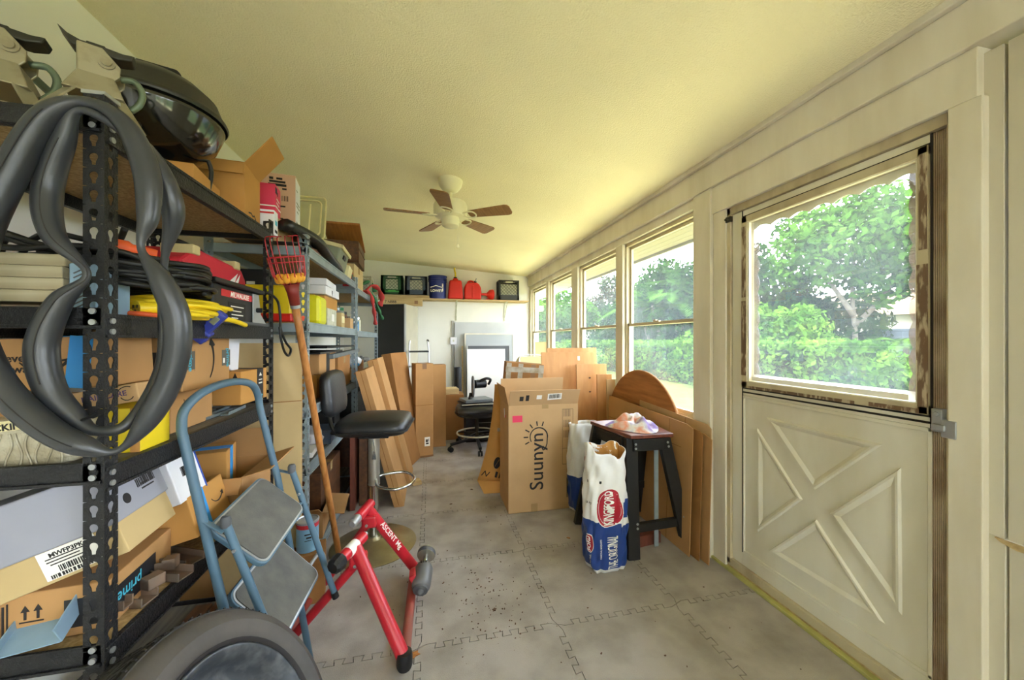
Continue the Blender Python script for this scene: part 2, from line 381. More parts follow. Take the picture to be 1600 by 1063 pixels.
# floor: slab with interlocking foam tiles
fl = struct(MB().bx(-1.30, 1.80, -3.6, 6.12, -.14, -.011).build('floor', M['slab']))
GX, GY, TP = -1.276, -3.304, .613
def seam(n, vertical, i, j):
    """tooth line of one tile edge, as (along, across) offsets"""
    T = 17; out = [(0, 0)]; a = .0135
    for k in range(T):
        s = a if (k+i+j) % 2 else -a
        c0 = TP*(k+.5)/T; h = TP/T*.5
        out += [(c0-h*.62, 0 if k == 0 else None), (c0-h*1.05, s), (c0+h*1.05, s), (c0+h*.62, None)]
    pts = [(0, 0)]; 
    for k in range(T):
        s = a if (k+i+j) % 2 else -a
        c0 = TP*(k+.5)/T; h = TP/T*.5
        pts += [(c0-h*1.16, s), (c0+h*1.16, s)]
    pts = [(0, 0)]+pts[3:-2]+[(TP, 0)]; return pts
def inset_poly(P, d):
    if abs(P[0][0]-P[-1][0])+abs(P[0][1]-P[-1][1]) < 1e-5: P = P[:-1]
    out = []; n = len(P)
    for i in range(n):
        a, b, c = Vector(P[i-1]), Vector(P[i]), Vector(P[(i+1) % n])
        e = (b-a).normalized(); f = (c-b).normalized(); n1 = Vector((-e.y, e.x)); n2 = Vector((-f.y, f.x)); m = n1+n2
        k = d*2/max(m.length_squared, .35)
        out.append((b.x+m.x*k, b.y+m.y*k))
    return out
ncol, nrow = 5, 16
for i in range(ncol):
    for j in range(nrow):
        x0, y0 = GX+i*TP, GY+j*TP
        x1 = min(x0+TP, 1.625); y1 = min(y0+TP, 6.05)
        poly = []
        A = [(x0+a, y0+b) for a, b in (seam(0, 0, i, j) if j > 0 else [(0, 0), (TP, 0)])]
        B = [(x0+TP+b, y0+a) for a, b in (seam(0, 1, i+1, j) if i+1 < ncol else [(0, 0), (TP, 0)])]
        Cc = [(x0+a, y0+TP+b) for a, b in (seam(0, 0, i, j+1) if j+1 < nrow else [(0, 0), (TP, 0)])][::-1]
        D = [(x0+b, y0+a) for a, b in (seam(0, 1, i, j) if i > 0 else [(0, 0), (TP, 0)])][::-1]
        for seg in (A, B, Cc, D): poly += seg[:-1]
        poly = [(min(x, 1.625), min(y, 6.05)) for x, y in poly]
        cl = []
        for p in poly:
            if not cl or (abs(p[0]-cl[-1][0])+abs(p[1]-cl[-1][1])) > 1e-5: cl.append(p)
        cl = inset_poly(cl, .0016)
        n_ = len(cl); vo, eo, fo, _, _, _ = delaunay_2d_cdt([Vector(p) for p in cl], [(k, (k+1) % n_) for k in range(n_)], [], 1, 1e-6)
        mb = MB(); up_ = [mb.bm.verts.new((v.x, v.y, 0)) for v in vo]; dn_ = [mb.bm.verts.new((v.x, v.y, -.011)) for v in vo]
        for f in fo: mb.bm.faces.new([up_[k] for k in f]); mb.bm.faces.new([dn_[k] for k in f][::-1])
        for a, b in {(e[0], e[1]) for e in eo if sum(1 for f in fo if e[0] in f and e[1] in f) == 1}: mb.bm.faces.new((up_[a], up_[b], dn_[b], dn_[a]))
        t = mb.build('foam_tile', M['tile'], fl)
# dry leaf and crumbs on the floor
for k, (x, y, s, r) in enumerate([(-.065, 1.57, .028, .4), (.02, 1.18, .012, 1.2), (.35, 3.2, .018, 2.), (.16, 2.95, .012, .3), (.30, 1.75, .014, .9), (.88, 2.28, .014, 2.2)]):
    mb = MB(); mb.prism([(s*math.cos(a)*(1 if q % 2 else .6), s*.7*math.sin(a)*(1 if q % 2 else .6)) for q, a in enumerate(np.linspace(0, 2*PI, 11)[:-1])], 0, .003)
    o = mb.build('dry_leaf', M['handle_wood'] if k in (0, 5) else M['wood_dark']); o.location = (x, y, .0005); o.rotation_euler = (0, .05, r)
    tag(o, ['curled tan dry leaf on the floor by the red trainer foot', 'tiny dark leaf scrap on the floor nearest the viewer', 'dark leaf scrap on the floor left of the orange flattened carton', 'tiny dark leaf scrap lying in the middle of the far floor', 'dark leaf scrap on the tile between red trainer and charcoal bag', 'tan leaf scrap on the floor left of the charcoal bag'][k], 'leaf')
random.seed(3)
mb = MB()
for k in range(240):
    x = random.uniform(-.55, 1.5); y = random.choice([random.uniform(.95, 2.4), random.uniform(1.4, 2.9)]); s = random.uniform(.0015, .005)
    if random.random() < .5: x = random.gauss(.28, .12); y = random.gauss(1.85, .16)
    mb.box((x, y, .0005+s*.2), (s*1.7, s, s*.5), Euler((0, 0, random.uniform(0, 3))).to_matrix())
tag(mb.build('dirt_crumbs', M['wood_dark']), 'dark dirt crumbs scattered over the grey foam floor tiles', 'dirt', kind='stuff')

# ceiling (slopes down to the window side)
struct(MB().hexa([(-1.45, -3.6, CEIL(-1.45)), (1.85, -3.6, CEIL(1.85)), (1.85, 6.25, CEIL(1.85)), (-1.45, 6.25, CEIL(-1.45)),
                  (-1.45, -3.6, 2.75), (1.85, -3.6, 2.62), (1.85, 6.25, 2.62), (-1.45, 6.25, 2.75)]).build('ceiling', M['ceiling']))
# left and back walls
struct(MB().bx(-1.42, -1.28, -3.6, 6.2, -.14, CEIL(-1.28)+.01).build('wall_left', M['wall']))
struct(MB().bx(-1.42, 1.80, 6.06, 6.2, -.14, 2.56).build('wall_back', M['wall']))
# right wall
wr = struct(MB().bx(XW, 1.80, 1.93, 6.06, -.14, .735).build('wall_right', M['trim']))
def part_box(name, m, par, *b, bevel=.002): return MB().bx(*b).build(name, m, par, bevel=bevel)
for k, (a, b) in enumerate([(-.1, .32), (.32, .52), (.52, .753), (.757, .838)]):
    part_box('panel_board', M['panel'], wr, XW, XW+.10, a+.002, b-.001, .0 if k < 1 else .70, 2.17)
# broken lower boards with torn paint lip
part_box('panel_board', M['panel'], wr, XW+.004, XW+.10, .32, .752, .0, .685)
part_box('panel_board', M['panel'], wr, XW, XW+.10, .757, .838, .0, .70)
mb = MB(); mb.prism([(.40, .690), (.775, .700), (.762, .690), (.73, .681), (.69, .684), (.62, .672), (.55, .678), (.47, .666), (.40, .672)], 0, .008, Matrix.Translation((XW-.002, 0, 0)) @ FACE['left'].to_4x4() @ Matrix.Diagonal((-1, 1, 1, 1)))
mb.build('torn_paint_edge', M['wood'], wr)
# long beam, crown and head trims
struct(MB().bx(1.612, 1.80, -3.6, 6.06, 2.190, 2.335).build('trim_1', M['trim'], bevel=.004))
struct(MB().bx(1.588, 1.72, -3.6, 6.06, 2.335, 2.372).build('trim_2', M['trim'], bevel=.004))
struct(MB().bx(1.640, 1.745, 1.905, 6.06, 2.125, 2.190).build('trim_3', M['trim'], bevel=.002))
struct(MB().bx(1.632, 1.80, .80, 1.895, 2.035, 2.190).build('trim_4', M['trim'], bevel=.003))
struct(MB().bx(1.620, 1.745, 1.895, 2.040, -.012, 2.190).build('trim_5', M['trim'], bevel=.003))     # post between door and windows
struct(MB().bx(1.640, 1.80, 1.800, 1.893, -.012, 2.035).build('trim_6', M['trim'], bevel=.003))
struct(MB().bx(1.632, 1.76, .790, .868, -.012, 2.035).build('trim_7', M['trim'], bevel=.003))
struct(MB().bx(1.640, 1.76, 1.93, 6.06, .735, .770).build('trim_8', M['trim'], bevel=.003))           # window stool
struct(MB().bx(XW, 1.80, -3.5, -.1, -.14, .77).build('wall_right_near', M['trim'])); struct(MB().bx(XW, 1.80, -3.5, -.1, 2.125, 2.19).build('wall_right_top', M['trim']))
n = 9
for a, b in [(-3.5, -3.4), (-2.5, -2.38), (-1.48, -1.36), (-.46, -.1), (2.958, 3.078), (3.970, 4.158), (5.036, 5.148), (5.985, 6.06)]:
    struct(MB().bx(1.640, 1.742, a, b, .770, 2.125).build('trim_%d' % n, M['trim'], bevel=.003)); n += 1
struct(MB().bx(1.648, XW+.01, 2.05, 6.05, 0, .11).build('baseboard_right', M['trim'], bevel=.003))
struct(MB().bx(-1.28, 1.64, 6.045, 6.06, 0, .09).build('baseboard_back', M['trim'], bevel=.003))
# floor strips at the door
struct(MB().bx(1.628, 1.655, .30, 1.93, -.011, .012).build('trim_%d' % n, mat('greenish_sill_paint', (186, 182, 110), .6, var=.15, vscale=7), bevel=.002)); n += 1
struct(MB().bx(1.655, 1.672, .30, 1.90, -.011, .022).build('trim_%d' % n, M['wood'], bevel=.002)); n += 1

# windows (single hung): frame, two sashes, two panes
def window(k, y0, y1, z0=.770, z1=2.125, rail=1.42):
    w = thing('window_%d' % k, None, None, (0, (y0+y1)/2, z0)); w['kind'] = 'structure'
    h = (y1-y0)/2; H = z1-z0; R = rail-z0
    X0, X1 = 1.668, 1.735
    mb = MB()
    for a, b, c, d in [(-h, -h+.022, 0, H), (h-.022, h, 0, H), (-h, h, 0, .025), (-h, h, H-.03, H)]: mb.bx(X0, X1, a, b, c, d)
    mb.build('window_frame', M['winframe'], w, bevel=.0015)
    for nm, z_a, z_b, xa, xb in [('sash', R-.012, H-.03, 1.700, 1.722), ('sash', .025, R+.012, 1.678, 1.700)]:
        mb = MB(); s = .024
        for a, b, c, d in [(-h+.022, -h+.022+s, z_a, z_b), (h-.022-s, h-.022, z_a, z_b), (-h+.022, h-.022, z_a, z_a+s), (-h+.022, h-.022, z_b-s, z_b)]: mb.bx(xa, xb, a, b, c, d)
        so_ = mb.build(nm, M['winframe'], w, bevel=.0015)
        MB().bx((xa+xb)/2-.0015, (xa+xb)/2+.0015, -h+.035, h-.035, z_a+.012, z_b-.012).build('pane', M['pane'], so_)
    mb = MB(); mb.bx(1.662, 1.68, -.035, .035, R+.005, R+.018); mb.bx(1.655, 1.67, -.008, .03, R+.014, R+.024); mb.build('sash_lock', M['winframe'], w, bevel=.001)
for k, (a, b) in enumerate([(2.040, 2.958), (3.078, 3.970), (4.158, 5.036), (5.148, 5.985)]): window(k+1, a, b)
for k, (a, b) in enumerate([(-3.40, -2.50), (-2.38, -1.48), (-1.36, -.46)]): window(k+5, a, b)  # unseen windows added behind the viewer to let in side light

# storm door
d = thing('door_1', None, None, (0, 0, 0)); d['kind'] = 'structure'
mb = MB(); mb.bx(1.650, 1.71, .868, .880, .03, 2.035); mb.bx(1.650, 1.71, 1.775, 1.80, .03, 2.035); mb.bx(1.650, 1.71, .868, 1.80, 1.995, 2.035); mb.bx(1.650, 1.71, .868, 1.80, .022, .062)
fr = mb.build('door_frame', M['doorframe'], d, bevel=.002)
mb = MB(); mb.bx(1.662, 1.70, 1.705, 1.772, .066, 1.992); mb.bx(1.662, 1.70, .884, 1.705, .066, .135); mb.bx(1.662, 1.70, .922, 1.705, .99, 1.03)
mb.bx(1.662, 1.70, .922, 1.705, 1.955, 1.992)
leafo = mb.build('door_leaf', M['door'], d, bevel=.003)
MB().bx(1.664, 1.70, .884, .922, .066, 1.992).build('ribbed_stile', M['ribbed'], d, bevel=.002)
MB().bx(1.668, 1.694, .922, 1.705, .135, .99).build('kick_panel', M['door'], d)
mb = MB()
for a, b, c, e in [(.922, .934, .135, .99), (1.693, 1.705, .135, .99), (.922, 1.705, .975, .99), (.922, 1.705, .135, .148)]: mb.bx(1.661, 1.67, a, b, c, e)
mb.build('kick_panel_bead', M['door'], d, bevel=.002)
def tri_panel(T):
    c = np.mean(np.array(T), 0); v = [np.array(p) for p in T]
    def inset(t):
        n = len(v); out = []
        cc = c; L = [np.linalg.norm(v[(i+1) % 3]-v[(i+2) % 3]) for i in range(3)]
        inc = sum(L[i]*v[i] for i in range(3))/sum(L); per = sum(L); area = abs(np.cross(v[1]-v[0], v[2]-v[0]))/2; r = 2*area/per
        return [p+(inc-p)*(t/r) for p in v]
    mb = MB(); R = []
    for t, x in ((0, 1.6685), (.006, 1.659), (.014, 1.659), (.030, 1.6675), (.046, 1.6665)):
        R.append([mb.bm.verts.new((x, p[0], p[1])) for p in inset(t)])
    for a, b in zip(R, R[1:]):
        for i in range(3): mb.bm.faces.new((a[i], a[(i+1) % 3], b[(i+1) % 3], b[i]))
    mb.bm.faces.new(R[-1])
    return mb.build('raised_triangle', M['door'], d)
for T in [[(1.562, .898), (1.065, .896), (1.319, .625)], [(1.615, .832), (1.373, .558), (1.612, .290)], [(1.553, .224), (1.312, .497), (1.058, .224)], [(1.255, .553), (1.010, .829), (1.006, .291)]]: tri_panel(T)
# glazed insert with its own frame
mb = MB(); g = [.926, 1.700, 1.034, 1.955]; s = .036
for a, b, c, e in [(g[0], g[0]+.030, g[2], g[3]), (g[1]-s, g[1], g[2], g[3]), (g[0], g[1], g[3]-s, g[3]), (g[0], g[1], g[2], g[2]+s)]: mb.bx(1.650, 1.70, a, b, c, e)
ins = mb.build('glass_insert_frame', M['doorframe'], d, bevel=.003)
mb = MB(); mb.bx(1.6605, 1.666, .920, .9265, .99, 1.992); mb.bx(1.6605, 1.666, 1.700, 1.706, .135, 1.992); mb.bx(1.6605, 1.666, .922, 1.705, 1.004, 1.012); mb.bx(1.6605, 1.666, .922, 1.705, 1.955, 1.962); mb.bx(1.6605, 1.666, .922, 1.705, 1.026, 1.034)
mb.build('weather_strip', M['rubber_gap'], d)
mb = MB()
for a, b, c, e in [(.956, .962, 1.06, 1.93), (1.655, 1.664, 1.06, 1.93), (.956, 1.664, 1.916, 1.925), (.956, 1.664, 1.062, 1.072)]: mb.bx(1.655, 1.67, a, b, c, e)
mb.build('glass_bead', M['door'], ins, bevel=.001)
MB().bx(1.680, 1.683, .956, 1.664, 1.07, 1.92).build('pane', M['pane_door'], ins)
# scalloped edging on the outer side of the glass
def scallop(y_of, lo, hi, amp, n, base):
    t = np.linspace(0, 1, n*10+1)
    return [(lo+(hi-lo)*q, base+y_of*amp*abs(math.sin(PI*n*q))) for q in t]
top = [(1.66, 1.925), (.96, 1.925)] + [(y, z-.004) for y, z in scallop(1, .96, 1.66, .016, 7, 1.880)]
Mx = Matrix(((0,0,1,1.690),(1,0,0,0),(0,1,0,0),(0,0,0,1)))
MB().prism(top, 0, .003, Mx).build('scalloped_edging', M['door'], ins)
def sidestrip(y_edge, y_in, n, m):
    pts = [(y_edge, 1.075)] + [(y_in+(1 if y_in > y_edge else -1)*.012*abs(math.sin(PI*n*q)), 1.075+(1.915-1.075)*q) for q in np.linspace(0, 1, n*10+1)] + [(y_edge, 1.915)]
    MB().prism(pts, 0, .003, Matrix(((0,0,1,1.6935),(1,0,0,0),(0,1,0,0),(0,0,0,1)))).build('scalloped_edging', m, ins)
sidestrip(.958, .992, 9, M['film_side']); sidestrip(1.662, 1.640, 9, M['film_side'])
MB().bx(1.688, 1.6895, .958, 1.662, 1.072, 1.106).build('frosted_strip', M['film'], ins)
mb = MB(); mb.bx(1.672, 1.674, .992, 1.652, 1.073, 1.095); mb.build('caulk_strip', M['paper'], ins)
# torn brown tape around the insert
mb = MB()
for a, b, c, e in [(.926, .954, 1.06, 1.22), (.926, .956, 1.22, 1.55), (.928, .95, 1.60, 1.93), (1.668, 1.699, 1.1, 1.5), (1.672, 1.697, 1.52, 1.9), (1.15, 1.66, 1.034, 1.047), (.95, 1.10, 1.036, 1.052)]: mb.bx(1.6485, 1.651, a, b, c, e)
mb.build('tape_remains', mat('peeling_brown_tape', (112, 88, 66), .6, rgb2=(186, 170, 142), vscale=16, stretch=(1, 4, 1), lo=.5, hi=.62), ins)
# latch, closer bracket, threshold
mb = MB(); mb.bx(1.638, 1.664, .884, .912, .985, 1.062); mb.bx(1.625, 1.640, .872, .906, .992, 1.012); mb.cyl((1.64, .898, 1.045), (1.632, .898, 1.045), .008, 10); mb.bx(1.63, 1.655, .846, .884, .972, 1.03)
mb.build('latch', M['alum'], d, bevel=.003)
mb = MB(); mb.bx(1.64, 1.66, 1.768, 1.80, 1.955, 1.985); mb.cyl((1.638, 1.776, 1.97), (1.63, 1.776, 1.97), .007, 10); mb.cyl((1.638, 1.792, 1.97), (1.63, 1.792, 1.97), .007, 10)
mb.build('hinge_bracket', M['jack_dark'], d, bevel=.001)
MB().bx(1.672, 1.79, .84, 1.85, -.011, .022).build('threshold', M['door'], d, bevel=.002)

# soffit of the eave outside
sf = struct(MB().bx(2.27, 2.30, -4, 9, 2.16, 2.36).build('trim_%d' % n, M['soffit'])); n += 1
for k in range(5): MB().bx(1.80+k*.094, 1.80+k*.094+.091, -4, 9, 2.185, 2.20).build('plank', M['soffit'], sf)
rf = struct(MB().hexa([(-1.8, -4, 2.80), (2.32, -4, 2.38), (2.32, 9, 2.38), (-1.8, 9, 2.80), (-1.8, -4, 2.9), (2.32, -4, 2.48), (2.32, 9, 2.48), (-1.8, 9, 2.9)]).build('roof', M['roof_far']))

# ------------------------------------------------------------------ outside
g = struct(MB().bx(4.4, 60, -30, 60, -.40, -.15).build('ground_lawn', M['lawn']))
struct(MB().bx(1.80, 4.4, -30, 60, -.40, -.145).build('ground_bounce', M['bounce_strip']))  # unseen pale strip added to bounce warm light onto the ceiling
struct(MB().bx(-8, 1.80, -30, -3.6, -.40, -.02).build('ground_patio', M['patio']))  # unseen ground behind the room, kept pale to bounce light in
def quads(name, C, D, m, parent, size, asp=.55):
    n = len(C); 
    d = D/np.linalg.norm(D, axis=1)[:, None]; r = rng.normal(size=(n, 3)); a = np.cross(d, r); a /= np.linalg.norm(a, axis=1)[:, None]; b = np.cross(d, a)
    s = size*rng.uniform(.6, 1.3, n)[:, None]
    P = np.stack([C-a*s, C+b*s*asp, C+a*s, C-b*s*asp], 1).reshape(-1, 3)
    me = bpy.data.meshes.new(name); me.vertices.add(4*n); me.loops.add(4*n); me.polygons.add(n)
    me.vertices.foreach_set('co', P.ravel()); me.loops.foreach_set('vertex_index', np.arange(4*n)); me.polygons.foreach_set('loop_start', np.arange(0, 4*n, 4)); me.polygons.foreach_set('loop_total', np.full(n, 4))
    me.update(); me.materials.append(m); o = bpy.data.objects.new(name, me); COL.objects.link(o)
    if parent: o.parent = parent
    return o
def cloud(blobs, n):
    B = np.array(blobs, float); w = B[:, 3]**2; k = rng.choice(len(B), n, p=w/w.sum())
    v = rng.normal(size=(n, 3)); v /= np.linalg.norm(v, axis=1)[:, None]; rad = rng.uniform(.55, 1.05, n)[:, None]
    return B[k, :3]+v*B[k, 3:4]*rad*np.array([1, 1, .85]), v+rng.normal(size=(n, 3))*.8
def tree(name, label, cat, loc, blobs, n, leaf, size, trunk, group=None, tr=.09):
    t = thing(name, label, cat, loc, group=group)
    Cc, Dd = cloud(blobs, n); quads('crown', Cc, Dd, M[leaf], t, size)
    mb = MB()
    for pts in trunk: mb.tube(smooth_path(pts, 4), tr, 8, radii=list(np.linspace(tr, tr*.35, (len(pts)-1)*4+1)))
    mb.build('trunk', M['bark'], t, smooth='all')
    return t
hd = thing('hedge', 'long clipped green hedge across the lawn behind the windows', 'hedge', (8.6, 14, -.15))
MB().bx(-.3, .3, -8.2, 14, 0, 1.18).build('hedge_core', M['leaf_dark'], hd)
N_ = 26000; C_ = np.stack([rng.uniform(-.55, .0, N_), rng.uniform(-8.4, 14, N_), rng.uniform(0, 1.33, N_)], 1); top_ = rng.random(N_) < .3; C_[top_, 2] = rng.uniform(1.22, 1.42, top_.sum()); C_[top_, 0] = rng.uniform(-.5, .5, top_.sum())
tag(quads('leaves', C_, rng.normal(size=(N_, 3)), M['leaf_light'], hd, .075), kind='stuff')
tree('tree', 'leafy green garden tree with a pale trunk seen through the door glass', 'tree', (12.9, 9.0, -.15), [(0,0,4.4,1.6), (-1.1,.6,4.0,1.2), (1.0,-.9,4.2,1.4), (.3,-.3,5.4,1.1), (1.6,-1.6,3.5,1.2), (-.6,.9,5.0,1.0), (1.9,-2.2,4.3,1.3), (.5,-.4,3.2,.9)], 12000, 'leaf_mid', .11,
     [[(0,0,0), (.05,0,1.5), (0,.05,3), (.1,0,4.6)], [(.05,0,1.9), (.5,-.4,2.7), (1.0,-.9,4.0)], [(0,0,2.2), (-.5,.3,3.2), (-.9,.6,4.)]])
tree('tree', 'dense dark green tree at the left of the door glass', 'tree', (11.4, 12.4, -.15), [(0,0,2.6,1.5), (-.9,.8,3.4,1.4), (.9,-1.0,3.1,1.4), (0,-.2,4.2,1.3), (1.3,-1.6,2.2,1.3), (-1.2,1.2,2.2,1.4), (2.2,-2.6,1.9,1.2), (-1.5,1.8,3.9,1.2)], 15000, 'leaf_dark', .12, [[(0,0,0), (.1,0,1.6), (0,0,3.4)]])
tree('shrub', 'big bright green shrub in front of the white vinyl fence', 'shrub', (10.2, 7.9, -.15), [(0,0,.8,.95), (-.6,.9,1.1,1.05), (.5,-.7,.75,.8), (-.9,1.9,1.1,1.1), (-.2,.6,1.7,.85), (.9,-1.3,.45,.5), (-.8,1.5,1.9,.8), (-1.2,2.9,1.0,1.0)], 13000, 'leaf_light', .085, [[(0,0,0), (0,0,1.0)], [(-.5,.8,0), (-.5,.8,1)]])
tree('tree', 'grey green thin tree beside the roof seen in the second window', 'tree', (13.5, 26.0, -.15), [(0,0,4.2,1.6), (-1.4,1,3.8,1.2), (1.4,-1.2,4.4,1.4), (0,0,5.4,1.2), (.5,-2.2,3.3,1.2)], 4200, 'leaf_grey', .15, [[(0,0,0), (0,0,2), (.2,-.1,4.5)], [(0,0,1.8), (1,-.8,3.6)]])
tree('tree', 'wide dark tree behind the hedge, right of the grey roof', 'tree', (11.6, 20.2, -.15), [(0,0,1.7,1.3), (.3,-2.0,1.9,1.4), (-.3,2.0,1.6,1.2), (0,-.9,2.6,.9)], 6000, 'leaf_dark', .14, [[(0,0,0), (0,0,1.7)]])
tree('tree', 'rounded mid green tree seen through the far windows', 'tree', (9.4, 25.5, -.15), [(0,0,2.4,1.9), (-.8,1.8,3.2,1.5), (.8,-1.4,3.0,1.4), (-1.5,3.4,2.2,1.5)], 7000, 'leaf_mid', .15, [[(0,0,0), (0,0,2.4)]])
tree('tree', 'dark leafy tree behind the arched wing in the farthest window', 'tree', (5.6, 19.5, -.15), [(0,0,1.6,1.5), (-1.2,.6,2.6,1.5), (1.0,-.8,2.9,1.4), (-2.2,1.2,1.5,1.3)], 7000, 'leaf_mid', .13, [[(0,0,0), (0,0,2.0)]])
tree('shrub', 'low bright shrub on the lawn edge seen through the second farthest window', 'shrub', (6.3, 16.0, -.15), [(0,0,.6,.8), (-.7,.8,.7,.8), (.6,-.8,.5,.7)], 4000, 'leaf_light', .09, [[(0,0,0), (0,0,.7)]])
tree('tree', 'dark green tree filling the gap beside the nearest palm clump', 'tree', (11.0, 18.0, -.15), [(0,0,2.0,1.5), (.2,-1.6,2.6,1.4), (-.2,1.5,2.6,1.3), (0,-.4,3.6,1.1)], 7000, 'leaf_dark', .13, [[(0,0,0), (0,0,2.0)]])
def palm(loc, label, h, n, L, leaf, lw):
    t = thing('palm_tree', label, 'palm', loc)
    mb = MB(); st = [(0,0), (.45,.35), (-.4,.4), (.2,-.5)] if h > 1.5 else [(0,0)]
    for sx, sy in st: mb.tube(smooth_path([(sx, sy, 0), (sx*1.2, sy*1.2, h*.5), (sx*1.7, sy*1.7, h)], 4), .07, 8)
    mb.build('trunk', M['bark'], t, smooth='all')
    Cs = []; As = []; Bs = []
    for k in range(n):
        sx, sy = st[k % len(st)]; az = rng.uniform(0, 2*PI); el = rng.uniform(.15, 1.25); Lk = L*rng.uniform(.75, 1.1)
        base = np.array([sx*1.7, sy*1.7, h]); dirv = np.array([math.cos(az)*math.cos(el), math.sin(az)*math.cos(el), math.sin(el)])
        for q in np.linspace(.15, 1, 22):
            p = base+dirv*Lk*q+np.array([0, 0, -1])*Lk*.55*q*q; tan = dirv+np.array([0, 0, -1])*1.1*q; tan /= np.linalg.norm(tan)
            side = np.cross(tan, [0, 0, 1]); side /= np.linalg.norm(side)+1e-6
            for sgn in (1, -1):
                a = side*sgn*.8+tan*.5+np.array([0, 0, -.35]); a /= np.linalg.norm(a); ll = lw*(1-.6*abs(q-.45))
                Cs.append(p+a*ll/2); As.append(a*ll/2); Bs.append(tan*.018*L/1.6)
    Cs, As, Bs = map(np.array, (Cs, As, Bs)); nq = len(Cs); P = np.stack([Cs-As, Cs+Bs, Cs+As, Cs-Bs], 1).reshape(-1, 3)
    me = bpy.data.meshes.new('fronds'); me.from_pydata(P.tolist(), [], np.arange(4*nq).reshape(-1, 4).tolist()); me.materials.append(M[leaf])
    o = bpy.data.objects.new('fronds', me); COL.objects.link(o); o.parent = t
palm((9.9, 13.4, -.15), 'tall feathery palm clump behind the hedge in the nearest window', 2.9, 46, 2.5, 'leaf_mid', .75)
palm((10.6, 15.2, -.15), 'second feathery palm, further behind the hedge', 2.3, 36, 2.3, 'leaf_grey', .7)
palm((13.4, 8.0, .2), 'small bright palm between the shrub and the vinyl fence', .9, 16, 1.1, 'leaf_light', .4)
# fence, houses
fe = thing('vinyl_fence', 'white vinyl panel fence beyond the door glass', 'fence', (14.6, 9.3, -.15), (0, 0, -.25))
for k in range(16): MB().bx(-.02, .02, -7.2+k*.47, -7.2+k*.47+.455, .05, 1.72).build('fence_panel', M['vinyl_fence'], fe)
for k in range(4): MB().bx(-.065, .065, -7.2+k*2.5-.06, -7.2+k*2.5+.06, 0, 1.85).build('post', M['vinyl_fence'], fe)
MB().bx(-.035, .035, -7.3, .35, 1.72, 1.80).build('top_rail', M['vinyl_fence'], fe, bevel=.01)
def house(label, loc, rz, w, dp, hw, hr, roofm):
    t = thing('house', label, 'house', loc, (0, 0, rz))
    MB().bx(-w/2, w/2, -dp/2, dp/2, 0, hw).build('wall', M['stucco'], t)
    e = .6
    MB().hexa([(-w/2-e, -dp/2-e, hw), (w/2+e, -dp/2-e, hw), (w/2+e, dp/2+e, hw), (-w/2-e, dp/2+e, hw), (-w/2+dp/2, -.05, hw+hr), (w/2-dp/2, -.05, hw+hr), (w/2-dp/2, .05, hw+hr), (-w/2+dp/2, .05, hw+hr)]).build('roof', roofm, t)
    for x in (-w*.28, w*.1, w*.34):
        f = MB().bx(x-.6, x+.6, -dp/2-.03, -dp/2+.02, .9, 2.1).build('window', M['vinyl_fence'], t); MB().bx(x-.52, x+.52, -dp/2-.04, -dp/2-.02, .98, 2.02).build('pane', M['grey_dark'], f)
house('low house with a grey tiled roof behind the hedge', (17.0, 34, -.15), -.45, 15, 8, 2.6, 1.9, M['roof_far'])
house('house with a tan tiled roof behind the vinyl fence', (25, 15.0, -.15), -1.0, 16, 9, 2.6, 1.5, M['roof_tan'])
w_ = thing('garage_wing', 'white rendered wing of the house with an arch, outside the farthest windows', 'building', (3.0, 13.5, -.15))
mb = MB(); mb.bx(-1.2, -.8, 0, .25, 0, 2.5); mb.bx(.5, .85, 0, .25, 0, 2.5)
arch = [(-.8, 2.5), (.5, 2.5), (.5, 1.75)] + [(-.15+.65*math.cos(a), 1.75+.5*math.sin(a)) for a in np.linspace(0, PI, 12)] + [(-.8, 1.75)]
mb.prism(arch, -.25, 0, FACE['front'].to_4x4()); mb.build('wall', M['stucco'], w_)
MB().bx(-1.4, 1.1, -.35, .6, 2.5, 2.7).build('roof', M['soffit'], w_, bevel=.02)
# unseen wall behind the viewer, its opening added and sized for daylight fill
wf = struct(MB().bx(-1.42, .10, -3.6, -3.5, -.14, 2.62).build('wall_front', M['wall']))
MB().bx(.80, 1.80, -3.6, -3.5, -.14, 2.62).build('wall_pier', M['wall'], wf); MB().bx(.10, .80, -3.6, -3.5, 2.08, 2.62).build('wall_lintel', M['wall'], wf)

